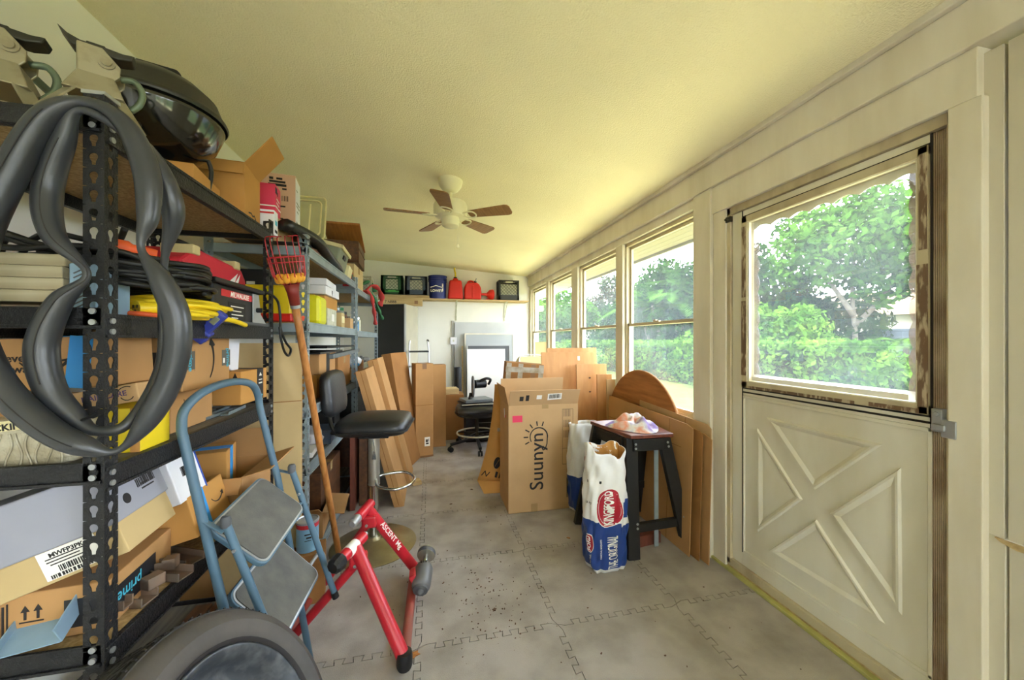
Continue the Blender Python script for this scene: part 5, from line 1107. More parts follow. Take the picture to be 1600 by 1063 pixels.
o = thing('desk_lamp', 'small black bracket standing by the square carton', 'bracket', (.14, 5.06, .583)); mb = MB(); mb.bx(-.02, .02, -.02, .02, 0, .16); mb.bx(-.02, .05, -.02, .02, .03, .05); mb.bx(-.02, .05, -.02, .02, .10, .12); mb.build('frame', M['plastic_black'], o, bevel=.003); o.name = 'black_bracket'

# ================================================================== FARTHER SHELVING CONTENTS
ZT = 1.779
# unit 2 top
o = thing('leather_bag', 'black leather bag slumped over the near end of the grey shelving', 'bag', (-.80, 2.25, ZT))
mb = MB()
def fold(u, v):
    x = -.17+.34*v+.02*math.sin(9*u); y = -.20+.42*u
    h = .13*math.sin(PI*min(1, v*.95+.02))**.6*(.55+.45*math.sin(PI*(.15+.7*u)))+.012*math.sin(14*u+5*v)*math.sin(PI*v)
    return (x, y, max(.004, h))
mb.grid(fold, 24, 18); mb.grid(lambda u, v: (-.17+.34*v+.02*math.sin(9*u), -.20+.42*u, .002), 24, 18); mb.build('body', M['leather'], o, smooth='all')
MB().tube(smooth_path([(.10, -.22, .08), (.17, .0, .07), (.185, .25, .03), (.17, .55, .02), (.155, .70, .02)], 6), .03, 10, radii=list(np.linspace(.045, .022, 25)), flat=.7).build('sleeve', M['leather'], o, smooth='all')
o = thing('brown_case', 'rounded reddish brown case lying behind the black leather bag', 'case', (-.84, 2.62, ZT))
MB().prism([(-.12, 0), (.13, 0), (.13, .06)]+[(.005+.125*math.cos(a), .06+.10*math.sin(a)) for a in np.linspace(.2, PI-.2, 10)]+[(-.12, .06)], -.10, .10, FACE['front'].to_4x4()).build('shell', M['wood_red'], o, bevel=.008); MB().bx(-.122, .132, -.005, .005, .06, .066).build('seam', M['ink'], o)
o = thing('clear_lid', 'clear plastic bin lid standing on edge on the grey shelving', 'lid', (-.87, 2.82, ZT+.205), (-.25, 0, .05))
MB().prism(rrect(.30, .34, .03), -.004, .004, FACE['front'].to_4x4() @ Matrix.Translation((0, .17, 0))).build('plate', M['clear'], o, bevel=.002)
for q in (.0, .03):
    MB().tube([(x, -.008, z+.17) for x, z in rrect(.29-q*2, .33-q*2, .03)], .006, 6, closed=True).build('rib', M['cream'], o, smooth='all')
MB().bx(-.05, -.04, -.007, -.003, .06, .28).build('rib', M['cream'], o); MB().bx(.04, .05, -.007, -.003, .06, .28).build('rib', M['cream'], o)
carton('long pale carton under the clear lid on the grey shelving', (-.90, 2.90, ZT), (.26, .32, .20), 0, 'beigecard')
o = thing('storage_tote', 'grey green tote with a cream rim tipped on the shelving edge', 'tote', (-.775, 2.90, ZT+.035), (0, .22, .05))
MB().bx(-.14, .14, -.17, .17, .0, .15).build('body', M['grey_green'], o, bevel=.01)
mb = MB()
for a, b, c_, d_ in [(-.155, .155, -.185, -.165), (-.155, .155, .165, .185), (-.155, -.135, -.185, .185), (.135, .155, -.185, .185)]: mb.bx(a, b, c_, d_, .14, .165)
mb.build('rim', M['cream'], o, bevel=.003); MB().bx(.141, .15, -.04, .04, .09, .12).build('handle', M['plastic_black'], o, bevel=.003)
o = carton('cream carton hanging out at the front edge beside the tote', (-.675, 3.20, ZT), (.07, .22, .10), .0, 'beigecard', tape=None, rot=(0, .2, .1)); o.children[0].data.materials[0] = M['cream']
o = thing('wooden_chest', 'dark wooden chest with its lid standing open on the shelving', 'chest', (-.765, 3.66, 1.965), (0, 0, .06))
k = .012; mb = MB(); w_, d_, h_ = .29, .46, .185
mb.bx(-w_/2, w_/2, -d_/2, -d_/2+k, 0, h_); mb.bx(-w_/2, w_/2, d_/2-k, d_/2, 0, h_); mb.bx(-w_/2, -w_/2+k, -d_/2, d_/2, 0, h_); mb.bx(w_/2-k, w_/2, -d_/2, d_/2, 0, h_); mb.bx(-w_/2, w_/2, -d_/2, d_/2, 0, k)
mb.build('body', M['wood_dark'], o, bevel=.003)
mb = MB(); mb.bx(-w_/2-.006, w_/2+.006, -d_/2-.006, d_/2+.006, h_*.62, h_*.66); mb.build('moulding', M['wood_dark'], o, bevel=.002)
l_ = MB().bx(-w_/2-.008, w_/2+.008, -d_-.012, .004, .0, .022).build('lid', M['ply_round'], o, bevel=.004); l_.matrix_local = Matrix.Translation((0, d_/2, h_)) @ Matrix.Rotation(-.30, 4, 'X')
carton('pale carton under the dark wooden chest on the farther shelving', (-.80, 3.70, 1.749), (.30, .44, .214), 0, 'beigecard')
c = carton('red carton with a white lid standing beside the wooden chest', (-.69, 3.42, 1.749), (.07, .07, .12), 0, 'ink_red', tape=None, name='small_carton', cat='carton'); decal(.071, .02, M['ink_white'], c, 'front', (0, -.0355, .10), 0, 'white_band'); decal(.05, .04, M['crate_green'], c, 'right', (.0355, 0, .09), 0, 'printed_mark')
c = carton('cream cardboard carton behind the wooden chest at the shelving edge', (-.86, 4.15, 1.749), (.28, .36, .12), 0, 'beigecard')
def ribbon(name, label, pts, w, m, th=.016):
    P = smooth_path(pts, 6); mb = MB(); mb.tube(P, w, 10, radii=[w*(.75+.25*math.sin(i*.9)) for i in range(len(P))], flat=.45); return tag(mb.build(name, M[m], smooth='all'), label, 'cloth')
ribbon('cloth_strip', 'rose red cloth strap hanging down in front of the far shelving', [(-.74, 4.02, 1.775), (-.66, 4.05, 1.79), (-.598, 4.06, 1.76), (-.580, 4.08, 1.66), (-.572, 4.13, 1.56), (-.566, 4.16, 1.46)], .048, 'cloth_red')
ribbon('cloth_strip', 'green cloth strap hanging beside the rose red one', [(-.74, 4.16, 1.775), (-.66, 4.18, 1.80), (-.596, 4.19, 1.77), (-.572, 4.25, 1.69), (-.552, 4.36, 1.60), (-.535, 4.42, 1.545)], .048, 'cloth_green')
ribbon('cloth_strip', 'red cloth loop bulging at the top of the far shelving', [(-.72, 4.36, 1.79), (-.64, 4.40, 1.90), (-.57, 4.50, 1.86), (-.55, 4.56, 1.76), (-.58, 4.58, 1.70)], .04, 'cloth_red')
ribbon('cloth_strip', 'pale green cloth heaped on top of the far shelving', [(-.80, 4.40, 1.80), (-.74, 4.45, 1.92), (-.68, 4.55, 1.95), (-.64, 4.62, 1.86)], .05, 'leaf_mid' if 0 else 'cloth_green')
def crate(label, loc, rz, w, d_, h, m, front='lattice', group=None, liner=True):
    o = thing('milk_crate', label, 'crate', loc, (0, 0, rz), group=group); k = .010
    mb = MB(); mb.bx(-w/2, w/2, -d_/2, d_/2, 0, k)
    for sx in (-1, 1):
        for sy in (-1, 1): mb.bx(sx*w/2-sx*.03, sx*w/2, sy*d_/2-sy*.03, sy*d_/2, 0, h)
    for a, b, c_, e in [(-w/2, w/2, -d_/2, -d_/2+k), (-w/2, w/2, d_/2-k, d_/2), (-w/2, -w/2+k, -d_/2, d_/2), (w/2-k, w/2, -d_/2, d_/2)]:
        mb.bx(a, b, c_, e, 0, h*.26); mb.bx(a, b, c_, e, h*.90, h)
        if front == 'panel' and c_ == -d_/2 and e < 0: mb.bx(-w/2, -w/2+.07, c_, e, 0, h); mb.bx(w/2-.07, w/2, c_, e, 0, h)
    mb.build('frame', M[m], o, bevel=.002)
    mb = MB(); n = 6
    def lat(face_w, mk):
        s_ = face_w/n; z0, z1 = h*.26, h*.90
        for i in range(-4, n+4):
            for sg in (1, -1):
                xa = -face_w/2+i*s_; xb = xa+sg*(z1-z0)
                pa = [xa, z0]; pb = [xb, z1]
                def clip(p, q):
                    lim = face_w/2-.004
                    if abs(p[0]) > lim:
                        L = math.copysign(lim, p[0]); t = (L-p[0])/(q[0]-p[0]) if q[0] != p[0] else 9
                        if not 0 <= t <= 1: return None
                        return [L, p[1]+(q[1]-p[1])*t]
                    return p
                a_ = clip(pa, pb); b_ = clip(pb, pa)
                if a_ and b_ and abs(a_[0]-b_[0])+abs(a_[1]-b_[1]) > .01: mk(a_, b_)
    lat(w-.02, lambda a, b: mb.bar((a[0], -d_/2+.005, a[1]), (b[0], -d_/2+.005, b[1]), .004, .007, up=(0, 1, 0)))
    lat(d_-.02, lambda a, b: mb.bar((w/2-.005, a[0], a[1]), (w/2-.005, b[0], b[1]), .004, .007, up=(1, 0, 0)))
    lat(d_-.02, lambda a, b: mb.bar((-w/2+.005, a[0], a[1]), (-w/2+.005, b[0], b[1]), .004, .007, up=(1, 0, 0)))
    q = mb.build('lattice', M[m], o); q['kind'] = 'stuff'
    mb = MB(); mb.bx(-.06, .06, -d_/2-.006, -d_/2+.002, h*.86, h*.93); mb.build('grip_rim', M['liner'], o, bevel=.002)
    if liner: MB().bx(-w/2+.03, w/2-.03, -d_/2+.02, d_/2-.03, .012, h*.80).build('contents', M['liner'], o, bevel=.01)
    return o
crate('grey crate behind the hanging cloth straps on the far shelving', (-.80, 4.60, 1.749), .05, .28, .25, .27, 'crate_grey')

# unit 2, second shelf (z 1.384)
ZM = 1.384
o = thing('tool_case', 'yellow plastic box with a red front corner at the near end of the grey shelving', 'tool case', (-.83, 2.24, ZM), (0, 0, 0)); MB().bx(-.18, .13, -.12, .12, .03, .19).build('body', M['yellow'], o, bevel=.012)
MB().bx(-.185, .135, -.125, .125, 0, .045).build('base', M['redplastic'], o, bevel=.01); MB().bx(-.03, .05, -.128, -.12, .145, .165).build('latch', M['yellowgreen'], o, bevel=.002)
o = thing('jerry_can', 'bright yellow green plastic container on the grey shelving', 'container', (-.735, 2.50, ZM), (0, 0, .05)); MB().bx(-.09, .09, -.09, .09, 0, .175).build('body', M['yellowgreen'], o, bevel=.022); MB().bx(-.05, .05, -.05, .05, .173, .182).build('lid', M['yellow'], o, bevel=.004)
c = carton('white flat carton with a little black mark on top of the grey carton', (-.78, 2.79, ZM+.205), (.24, .36, .055), .0, 'white_card', tape=None); shape([rect(0, 0, .02, .02), [(-.008, -.01), (.008, -.01), (0, -.03)]], M['ink'], c, 'right', (.1206, -.02, .03), 0)
c = carton('white flat carton topmost of the pile under the upper shelf', (-.79, 2.77, ZM+.262), (.25, .34, .045), .06, 'white_card', tape=None)
c = carton('brown carton with its flap hanging under the white flat cartons', (-.79, 2.83, ZM+.12), (.22, .34, .083), .0, 'card3', tape=None)
c = carton('pale grey carton under the brown carton on the grey shelving', (-.76, 2.77, ZM), (.20, .24, .118), .0, 'white_card', tape=None); decal(.07, .05, M['paper'], c, 'right', (.1006, .02, .06), 0); c.children[0].data.materials[0] = M['liner']
c = carton('amber carton leaning up behind the red wire basket', (-.93, 2.62, ZM), (.2, .2, .26), .5, 'card3', tape=None)
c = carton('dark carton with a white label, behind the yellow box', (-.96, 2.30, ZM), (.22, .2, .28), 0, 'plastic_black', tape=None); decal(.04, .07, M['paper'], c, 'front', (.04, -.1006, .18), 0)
c = carton('small cream carton on the edge before the jars', (-.68, 3.02, ZM), (.075, .10, .11), 0, 'beigecard', tape=None, name='small_carton', cat='carton'); decal(.09, .05, M['cream'], c, 'right', (.0380, 0, .06), 0)
def jar(label, x, y, z, r, h, m, lidm, group=None, name='jar', cat='jar'):
    o = thing(name, label, cat, (x, y, z), group=group)
    MB().lathe([(0, 0), (r, 0), (r, h*.78), (r*.8, h*.86), (r*.8, h*.88), (0, h*.88)], 16).build('body', M[m], o, smooth=True); MB().lathe([(0, h*.86), (r*.86, h*.86), (r*.86, h), (0, h)], 16).build('lid', M[lidm], o, smooth=True); return o
for i, (x, y, r, h, m, lm, lb) in enumerate([(-.72, 3.15, .032, .16, 'grey_dark', 'zinc', 'grey jar with steel lid standing behind the small cream carton'), (-.80, 3.20, .035, .19, 'plastic_black', 'enamel', 'tall black bottle behind the grey jar on the shelving'), (-.72, 3.27, .033, .17, 'grey_green', 'leaf_x' if 0 else 'cloth_green', 'green lidded jar on the grey shelving'), (-.80, 3.32, .03, .15, 'gray_cloth', 'alum', 'silver lidded jar at the end of the shelf row'),
        (-.70, 3.66, .045, .12, 'handle_wood', 'liner', 'brown tin on the farther shelving'), (-.69, 3.80, .04, .13, 'liner', 'chrome', 'pale jar on the farther shelving beside the brown tin'), (-.80, 3.75, .04, .18, 'wood_dark', 'plastic_black', 'dark bottle behind the brown tin on the farther shelving'), (-.82, 4.0, .05, .15, 'crate_blue', 'crate_black', 'dark blue tin far along the farther shelving')]): jar(lb, x, y, ZM if y < 3.4 else 1.374, r, h, m, lm)
c = carton('pinkish printed carton at the end of the shelf row', (-.70, 3.20, ZM), (.08, .12, .085), 0, 'card2', tape=None, name='small_carton', cat='carton'); c.location = (-.675, 3.36-.06, ZM); 
o = MB().prism([(-.06, 0), (.06, 0), (.06, .085)], -.03, .03, Matrix.Rotation(PI/2, 4, 'Z') @ FACE['front'].to_4x4()).build('blue_wedge', M['tape_blue'], bevel=.003); o.location = (-.655, 3.50, 1.374); tag(o, 'blue plastic wedge beside the shelf post', 'wedge')
o = thing('spray_bottle', 'white spray bottle trigger sticking out by the farther post', 'spray bottle', (-.68, 3.56, 1.374)); MB().lathe([(0, 0), (.03, 0), (.03, .09), (.012, .13), (.012, .15), (0, .15)], 14).build('body', M['white_card'], o, smooth=True); MB().bx(-.012, .012, -.05, .03, .15, .175).build('trigger_head', M['white_card'], o, bevel=.004); MB().bx(-.005, .005, -.04, -.03, .12, .155).build('trigger', M['white_card'], o, bevel=.002)
# unit 2 third shelf (.934)
Z5 = .934
c = carton('brown carton with black tape on the middle grey shelf', (-.80, 2.62, Z5+.15), (.30, .38, .12), 0, 'card', tape=None); mb = MB(); mb.bx(.1502, .151, -.04, .04, 0, .1208); mb.bx(-.151, .151, -.04, .04, .1202, .121); mb.build('black_tape', M['tape_black'], c)
c = carton('amber carton below the black taped carton on the middle grey shelf', (-.80, 2.60, Z5), (.26, .30, .145), 0, 'card3')
c = carton('crumpled open brown carton behind the bar stool backrest', (-.88, 2.36, Z5), (.20, .20, .12), .5, 'card', open={'right': (70, .1), 'front': (40, .1), 'back': (20, .08)})
c = carton('brown carton at the far end of the middle grey shelf', (-.80, 3.10, Z5+.0), (.30, .40, .24), 0, 'card4')
for i, (y, z, l, a) in enumerate([(2.66, 1.215, .62, .02), (2.95, 1.235, .7, -.05)]):
    o = MB().bx(-.17, .17, -l/2, l/2, 0, .012).build('dark_board', M['plastic_black'], bevel=.002); o.location = (-.80, y, z-.009 if i == 0 else z); o.rotation_euler = (0, 0, a); tag(o, ['thin black board lying on top of the black taped carton', 'second thin black board lying askew on the first'][i], 'board')
o = MB().bx(-.02, .02, -.45, .45, 0, .03).build('grey_rail', M['zinc'], bevel=.003); o.location = (-.63, 3.05, 1.02); o.rotation_euler = (0.02, 0, 0); o.location = (-.64, 3.1, 1.175); tag(o, 'long grey rail lying along the middle shelf edge', 'rail')
ribs = [(-.72, 2.86, .05, 'white paper cup beside the backrest on the grey shelf')]
jar(ribs[0][3], -.69, 2.84, Z5, .035, .10, 'paper', 'liner', name='cup', cat='cup')
# unit 3 third shelf clutter
for i, (x, y, w_, d_, h_, m_, lb) in enumerate([(-.72, 3.62, .14, .16, .10, 'card3', 'amber carton low on the farther shelving beside the post'), (-.70, 3.86, .12, .12, .16, 'handle_wood', 'orange brown block on the farther shelving'), (-.75, 4.15, .2, .22, .12, 'liner', 'pale carton at the back half of the farther shelving'), (-.80, 4.48, .22, .22, .16, 'gray_cloth', 'grey carton at the far end of the farther shelving')]): carton(lb, (x, y, .934), (w_, d_, h_), .1*i, m_, tape=None, name='small_carton', cat='carton')
o = thing('rag_pile', 'crumpled white and blue rag on top of the amber carton', 'rag', (-.70, 3.66, 1.035)); mb = MB(); mb.ball((0, 0, .05), .075, 1, 1.1, .7, 12); 
for v in mb.bm.verts: v.co *= 1+random.uniform(-.22, .22)
mb.build('cloth', M['white_card'], o, smooth='all'); mb = MB(); mb.ball((.03, -.05, .03), .04, 1, 1, .6, 10); mb.build('blue_fold', M['tape_blue'], o, smooth='all')
o = thing('clamp', 'grey cast clamp on the farther shelving above the leaning cartons', 'clamp', (-.70, 4.15, 1.056)); mb = MB(); mb.bx(-.03, .03, -.06, .06, 0, .02); mb.bx(-.012, .012, -.05, -.02, .02, .07); mb.bx(-.012, .012, .02, .05, .02, .05); mb.build('body', M['grey_cast'], o, bevel=.004)
# unit 2 fourth shelf
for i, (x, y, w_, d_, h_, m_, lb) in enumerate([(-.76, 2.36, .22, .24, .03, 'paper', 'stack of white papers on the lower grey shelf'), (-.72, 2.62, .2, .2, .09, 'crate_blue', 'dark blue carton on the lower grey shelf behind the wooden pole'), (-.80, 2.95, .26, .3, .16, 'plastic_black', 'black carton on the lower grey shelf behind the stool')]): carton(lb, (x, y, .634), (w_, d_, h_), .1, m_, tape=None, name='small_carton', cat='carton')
o = thing('rag_pile', 'crumpled white plastic bag on the lower grey shelf', 'bag', (-.70, 2.50, .667)); mb = MB(); mb.ball((0, 0, .045), .06, 1, 1, .8, 12)
for v in mb.bm.verts: v.co *= 1+random.uniform(-.25, .25)
mb.build('bag', M['white_card'], o, smooth='all'); o.name = 'plastic_bag'; o.location = (-.69, 2.44, .667)
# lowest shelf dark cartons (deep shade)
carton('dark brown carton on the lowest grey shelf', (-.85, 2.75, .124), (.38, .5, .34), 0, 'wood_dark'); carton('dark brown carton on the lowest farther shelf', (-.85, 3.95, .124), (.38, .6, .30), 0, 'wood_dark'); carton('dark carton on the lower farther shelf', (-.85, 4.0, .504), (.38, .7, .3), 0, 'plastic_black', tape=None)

# ================================================================== BACK OF THE ROOM
o = thing('tall_cabinet', 'tall black fronted cabinet with a beige side at the back wall', 'cabinet', (-.42, 5.62, 0), (0, 0, -.33))
MB().bx(-.25, .165, -.26, .26, .0, 1.79).build('carcass', M['cabinet_side'], o, bevel=.004)
dr = MB().bx(-.252, .167, -.279, -.261, .02, 1.785).build('door', M['cabinet_black'], o, bevel=.003); MB().bx(.12, .13, -.295, -.279, .85, 1.05).build('handle', M['plastic_black'], dr, bevel=.002)
MB().bx(.163, .169, -.26, -.20, .0, 1.79).build('edge_strip', M['alum'], o)
o = thing('folding_ladder', 'small white framed folding ladder behind the pictogram carton', 'ladder', (-.15, 5.28, 0), (0, 0, .1))
mb = MB(); 
for sx in (-.13, .13): MB().tube(smooth_path([(sx, -.12, .0), (sx, -.02, 1.05), (sx*.98, .02, 1.22), (sx*.9, .07, 1.28)], 5), .012, 8).build('rail', M['white_card'], o, smooth='all')
for z, y in ((.30, -.09), (.60, -.06), (.92, -.03), (1.12, -.0)): MB().bx(-.13, .13, y-.04, y+.10, z, z+.02).build('step', M['alum'] if z != 1.12 else M['plastic_black'], o, bevel=.003)
MB().cyl((.115, .068, 1.275), (.135, .072, 1.285), .018, 10).build('end_cap', M['plastic_black'], o, smooth=True)
# wall shelf
o = thing('wall_shelf', 'long raw timber wall shelf on two brackets on the back wall', 'shelf', (0, 5.93, 1.905))
MB().bx(-.95, 1.56, -.13, .128, 0, .022).build('board', M['wood'], o, bevel=.002)
for x in (.41, 1.21):
    b = thing('b', None, None); COL.objects.unlink(b); bpy.data.objects.remove(b)
    mb = MB(); mb.bx(x-.012, x+.012, .122, .129, -.30, 0); mb.bx(x-.012, x+.012, -.11, .128, -.005, 0); mb.bar((x, .12, -.24), (x, -.09, -.01), .006, .018); mb.build('bracket', M['liner'], o)
o = MB().bx(-.33, .33, -.06, .06, 0, .045).build('plank', M['wood'], bevel=.003); o.location = (-.34, 5.885, 1.9285); tag(o, 'pale plank on the wall shelf carrying the two lined crates', 'plank')
ZS = 1.9745
crate('dark green milk crate with pale lining on the plank', (-.555, 5.89, ZS), 0, .315, .22, .28, 'crate_green', 'panel')
shape([rect(0, 0, .2, .006), [(-.06, .004), (.06, .004), (.05, .016), (-.05, .016)]], mat('light_green_ink', (90, 190, 90), .6), bpy.data.objects['milk_crate.001'], 'front', (0, -.1135, .04), 0, 'printed_mark')
crate('slate blue milk crate with pale lining on the plank', (-.205, 5.89, ZS), 0, .325, .22, .28, 'crate_blue', 'panel')
o = thing('bucket', 'dark blue plastic bucket with white house print on the wall shelf', 'bucket', (.117, 5.925, 1.9285)); 
MB().lathe([(0, 0), (.120, 0), (.138, .34), (.146, .342), (.146, .358), (.134, .358), (.126, .02), (0, .02)], 32).build('body', M['bucket'], o, smooth=True)
for z in (.27, .30): MB().lathe([(.134, z), (.145, z), (.145, z+.008), (.134, z+.008)], 32).build('rim_ring', M['bucket'], o, smooth=True)
text("LOWE'S", .052, M['ink_white'], o, 'front', (-.02, -.1315, .115), 0, .03); shape([[(-.10, .02), (-.02, .05), (-.02, .06), (-.105, .03)], [(-.02, .05), (.03, .035), (.03, .045), (-.02, .06)], [(.03, .035), (.07, .025), (.07, .035), (.03, .045)]], M['ink_white'], o, 'front', (-.01, -.1325, .14), 0, 'roof_print'); shape([rect(0, .02*k, .02, .012) for k in range(6)], M['ink_white'], o, Matrix.Rotation(.55, 3, 'Z') @ FACE['front'], (.072, -.118, .12), 0, 'printed_lines')
# jerry cans
o = thing('gas_can', 'upright red fuel can with a yellow spout on the wall shelf', 'fuel can', (.389, 5.92, 1.9285)); 
MB().hexa([(-.12, -.085, 0), (.12, -.085, 0), (.12, .085, 0), (-.12, .085, 0), (-.095, -.075, .30), (.095, -.075, .30), (.095, .075, .30), (-.095, .075, .30)]).build('body', M['gas_red'], o, bevel=.03, seg=4)
MB().hexa([(-.05, -.05, .29), (.05, -.05, .29), (.05, .05, .29), (-.05, .05, .29), (-.03, -.03, .335), (.03, -.03, .335), (.03, .03, .335), (-.03, .03, .335)]).build('shoulder', M['gas_red'], o, bevel=.012); MB().cyl((0, 0, .32), (0, 0, .352), .026, 14).build('cap', M['plastic_black'], o, smooth=True); MB().tube(smooth_path([(0, 0, .345), (0, -.005, .41), (-.012, -.01, .47), (-.012, -.01, .50)], 4), .013, 10).build('spout', M['yellow'], o, smooth='all')
o = thing('gas_can', 'squat red fuel can with a round handle hump on the wall shelf', 'fuel can', (.66, 5.92, 1.9285))
prof = [(-.13, .0), (.13, .0), (.135, .12), (.128, .19), (.10, .245), (.055, .27), (-.07, .27), (-.115, .24), (-.132, .17)]
MB().prism(prof, -.085, .085, FACE['front'].to_4x4()).build('body', M['gas_red'], o, bevel=.022, seg=4); MB().prism([(-.014, .02), (.014, .02), (.016, .22), (-.016, .22)], .084, .094, FACE['front'].to_4x4()).build('rib', M['gas_red'], o, bevel=.004); MB().cyl((.035, -.04, .245), (.040, -.06, .29), .022, 12).build('cap', M['plastic_black'], o, smooth=True); MB().cyl((.04, -.06, .288), (.055, -.08, .335), .009, 10).build('spout', M['alum'], o, smooth=True); MB().tube(smooth_path([(-.08, 0, .265), (-.05, 0, .295), (.0, 0, .295), (.03, 0, .27)], 4), .014, 10).build('handle', M['gas_red'], o, smooth='all')
o = thing('funnel', 'red plastic funnel lying on its side on the wall shelf', 'funnel', (.98, 5.90, 1.9285+.088)); MB().lathe([(.084, .0), (.088, .0), (.080, .05), (.024, .10), (.014, .21), (.011, .21), (.02, .10), (.076, .05)], 24, Matrix.Rotation(-PI/2, 4, 'Y') @ Matrix.Rotation(.2, 4, 'X')).build('cone', M['redplastic'], o, smooth=True); MB().bx(-.24, -.20, -.015, .015, -.085, -.055).build('cap', M['plastic_black'], o, bevel=.003)
MB().bx(-.10, -.02, -.004, .004, -.087, -.06).build('tab', M['redplastic'], o)
o = crate('black milk crate at the window end of the wall shelf', (1.235, 5.93, 1.9285), .0, .33, .24, .32, 'crate_black')
o = carton('pale long carton with handwriting hanging under the wall shelf plank', (-.39, 5.745, 1.795), (.56, .10, .10), 0, 'wood', tape=None, name='long_carton'); text('7 NBBB', .05, M['ink'], o, 'front', (-.17, -.0508, .05), 0, .02); decal(.05, .05, M['tape_brown'], o, 'front', (.19, -.0508, .05))
o.location = (-.39, 5.70, 1.796); o.children[0].data.materials[0] = M['wood']
# panels leaning on the back wall
def frame_panel(label, x0, x1, z0, z1, y, m, fr=None, ang=.05, name='framed_panel', cat='panel'):
    o = thing(name, label, cat, ((x0+x1)/2, y, z0), (-ang, 0, 0)); w_ = (x1-x0)/2; h_ = z1-z0
    MB().bx(-w_, w_, .0, .012, 0, h_).build('panel', M[m], o)
    if fr:
        mb = MB()
        for a, b, c_, e in [(-w_, -w_+.02, 0, h_), (w_-.02, w_, 0, h_), (-w_, w_, 0, .02), (-w_, w_, h_-.02, h_)]: mb.bx(a, b, -.006, .014, c_, e)
        mb.build('frame', M[fr], o)
    return o
frame_panel('large plain light grey panel leaning on the back wall', .385, 1.30, .004, 1.58, 5.955, 'grey_panel', None, .04)
frame_panel('grey screen panel with a pale frame leaning before the light grey panel', .535, 1.34, .004, 1.40, 5.86, 'screen', 'trim', .06, 'window_screen', 'screen')
frame_panel('dark mesh screen leaning in front of the grey screen panel', .56, 1.26, .004, 1.22, 5.775, 'grey_dark', 'alum', .06, 'window_screen', 'screen')
frame_panel('plain white board leaning in front of the dark screen', .56, 1.16, .004, 1.15, 5.70, 'white_board', None, .06, 'white_board', 'board')
o = MB().bx(-.012, .012, 0, .02, 0, 1.2).build('timber_strip', M['wood']); o.location = (.50, 5.80, .003); o.rotation_euler = (-.09, 0, .0); tag(o, 'thin timber strip leaning beside the screens', 'strip')
o = thing('cardboard_tube', 'black tube standing on end on the floor beside the white board', 'tube', (.385, 5.36, 0)); MB().lathe([(.046, 0), (.055, 0), (.055, .90), (.046, .90), (.046, 0)], 20).build('tube', M['plastic_black'], o, smooth=True); MB().lathe([(.0, .86), (.046, .86), (.046, .88), (0, .88)], 20).build('end_plug', M['grey_dark'], o)
o = thing('conduit', 'grey conduit with a square box on the back wall', 'conduit', (.365, 6.035, 0)); MB().bx(-.025, .012, 0, .02, .10, 1.60).build('pipe', M['conduit'], o, bevel=.004); MB().bx(-.05, .05, -.035, .022, 1.22, 1.335).build('junction_box', M['white_card'], o, bevel=.005); MB().bx(-.012, .012, -.038, -.034, 1.26, 1.295).build('outlet', M['liner'], o)
# drafting chair
o = thing('drafting_chair', 'black drafting chair with a foot ring and caster base', 'chair', (.545, 4.42, 0))
for k in range(5):
    a = 3.45+k*2*PI/5; c_, s_ = math.cos(a), math.sin(a)
    leg = MB().bar((.03*c_, .03*s_, .125), (.33*c_, .33*s_, .085), .035, .028).build('leg', M['plastic_black'], o, bevel=.004)
    mb = MB()
    for q in (-.016, .016): mb.cyl((.33*c_-s_*q-.008*s_, .33*s_+c_*q+.008*c_, .03), (.33*c_-s_*q+.008*s_, .33*s_+c_*q-.008*c_, .03), .03, 14)
    mb.box((.33*c_, .33*s_, .06), (.02, .02, .03)); mb.build('caster', M['plastic_black'], leg, smooth=True)
MB().cyl((0, 0, .10), (0, 0, .40), .022, 14).build('column', M['jack_dark'], o, smooth=True)
MB().tube([(.235*math.cos(a), .235*math.sin(a), .185) for a in np.linspace(0, 2*PI, 37)[:-1]], .010, 8, closed=True).build('foot_ring', M['liner'], o, smooth='all')
for k in range(5): a = .3+k*2*PI/5; MB().cyl((.02*math.cos(a), .02*math.sin(a), .19), (.23*math.cos(a), .23*math.sin(a), .185), .006, 6).build('ring_spoke', M['jack_dark'], o)
q = cushion(.50, .48, .10, p=4.5).build('seat', M['vinyl'], o, smooth='all'); q.location = (0, 0, .465)
q = MB().lathe([(0, 0), (.235, 0), (.262, .03), (.262, .05), (0, .055)], 32).build('seat_pan', M['plastic_black'], o, smooth=True); q.location = (0, 0, .40)
o = thing('flat_binder', 'black folder with pale edges lying on the drafting chair seat', 'folder', (.535, 4.42, .535), (0, 0, .08)); MB().bx(-.20, .20, -.14, .14, 0, .018).build('cover', M['plastic_black'], o, bevel=.003); MB().bx(-.19, .19, -.141, .13, .004, .013).build('pages', M['liner'], o)
o = thing('mitre_saw', 'small circular saw with grey round guard on the drafting chair', 'saw', (.53, 4.45, .556), (0, 0, .25))
MB().bx(-.16, .18, -.12, .12, 0, .035).build('base', M['zinc'], o, bevel=.004); MB().lathe([(0, -.012), (.115, -.014), (.13, -.006), (.13, .006), (.115, .014), (0, .012)], 28, Matrix.Translation((-.03, 0, .175)) @ Matrix.Rotation(PI/2, 4, 'Y') @ Matrix.Rotation(.3, 4, 'X')).build('blade_guard', M['grey_cast'], o, smooth=True)
MB().cyl((.0, .02, .20), (.14, .04, .20), .052, 16).build('motor', M['plastic_black'], o, smooth=True); MB().tube(smooth_path([(.05, -.02, .24), (.12, -.05, .27), (.19, -.02, .25), (.18, .02, .19)], 5), .016, 8).build('handle', M['plastic_black'], o, smooth='all'); MB().cyl((-.09, -.05, .02), (-.06, -.02, .10), .022, 10).build('arm', M['plastic_black'], o, smooth=True)
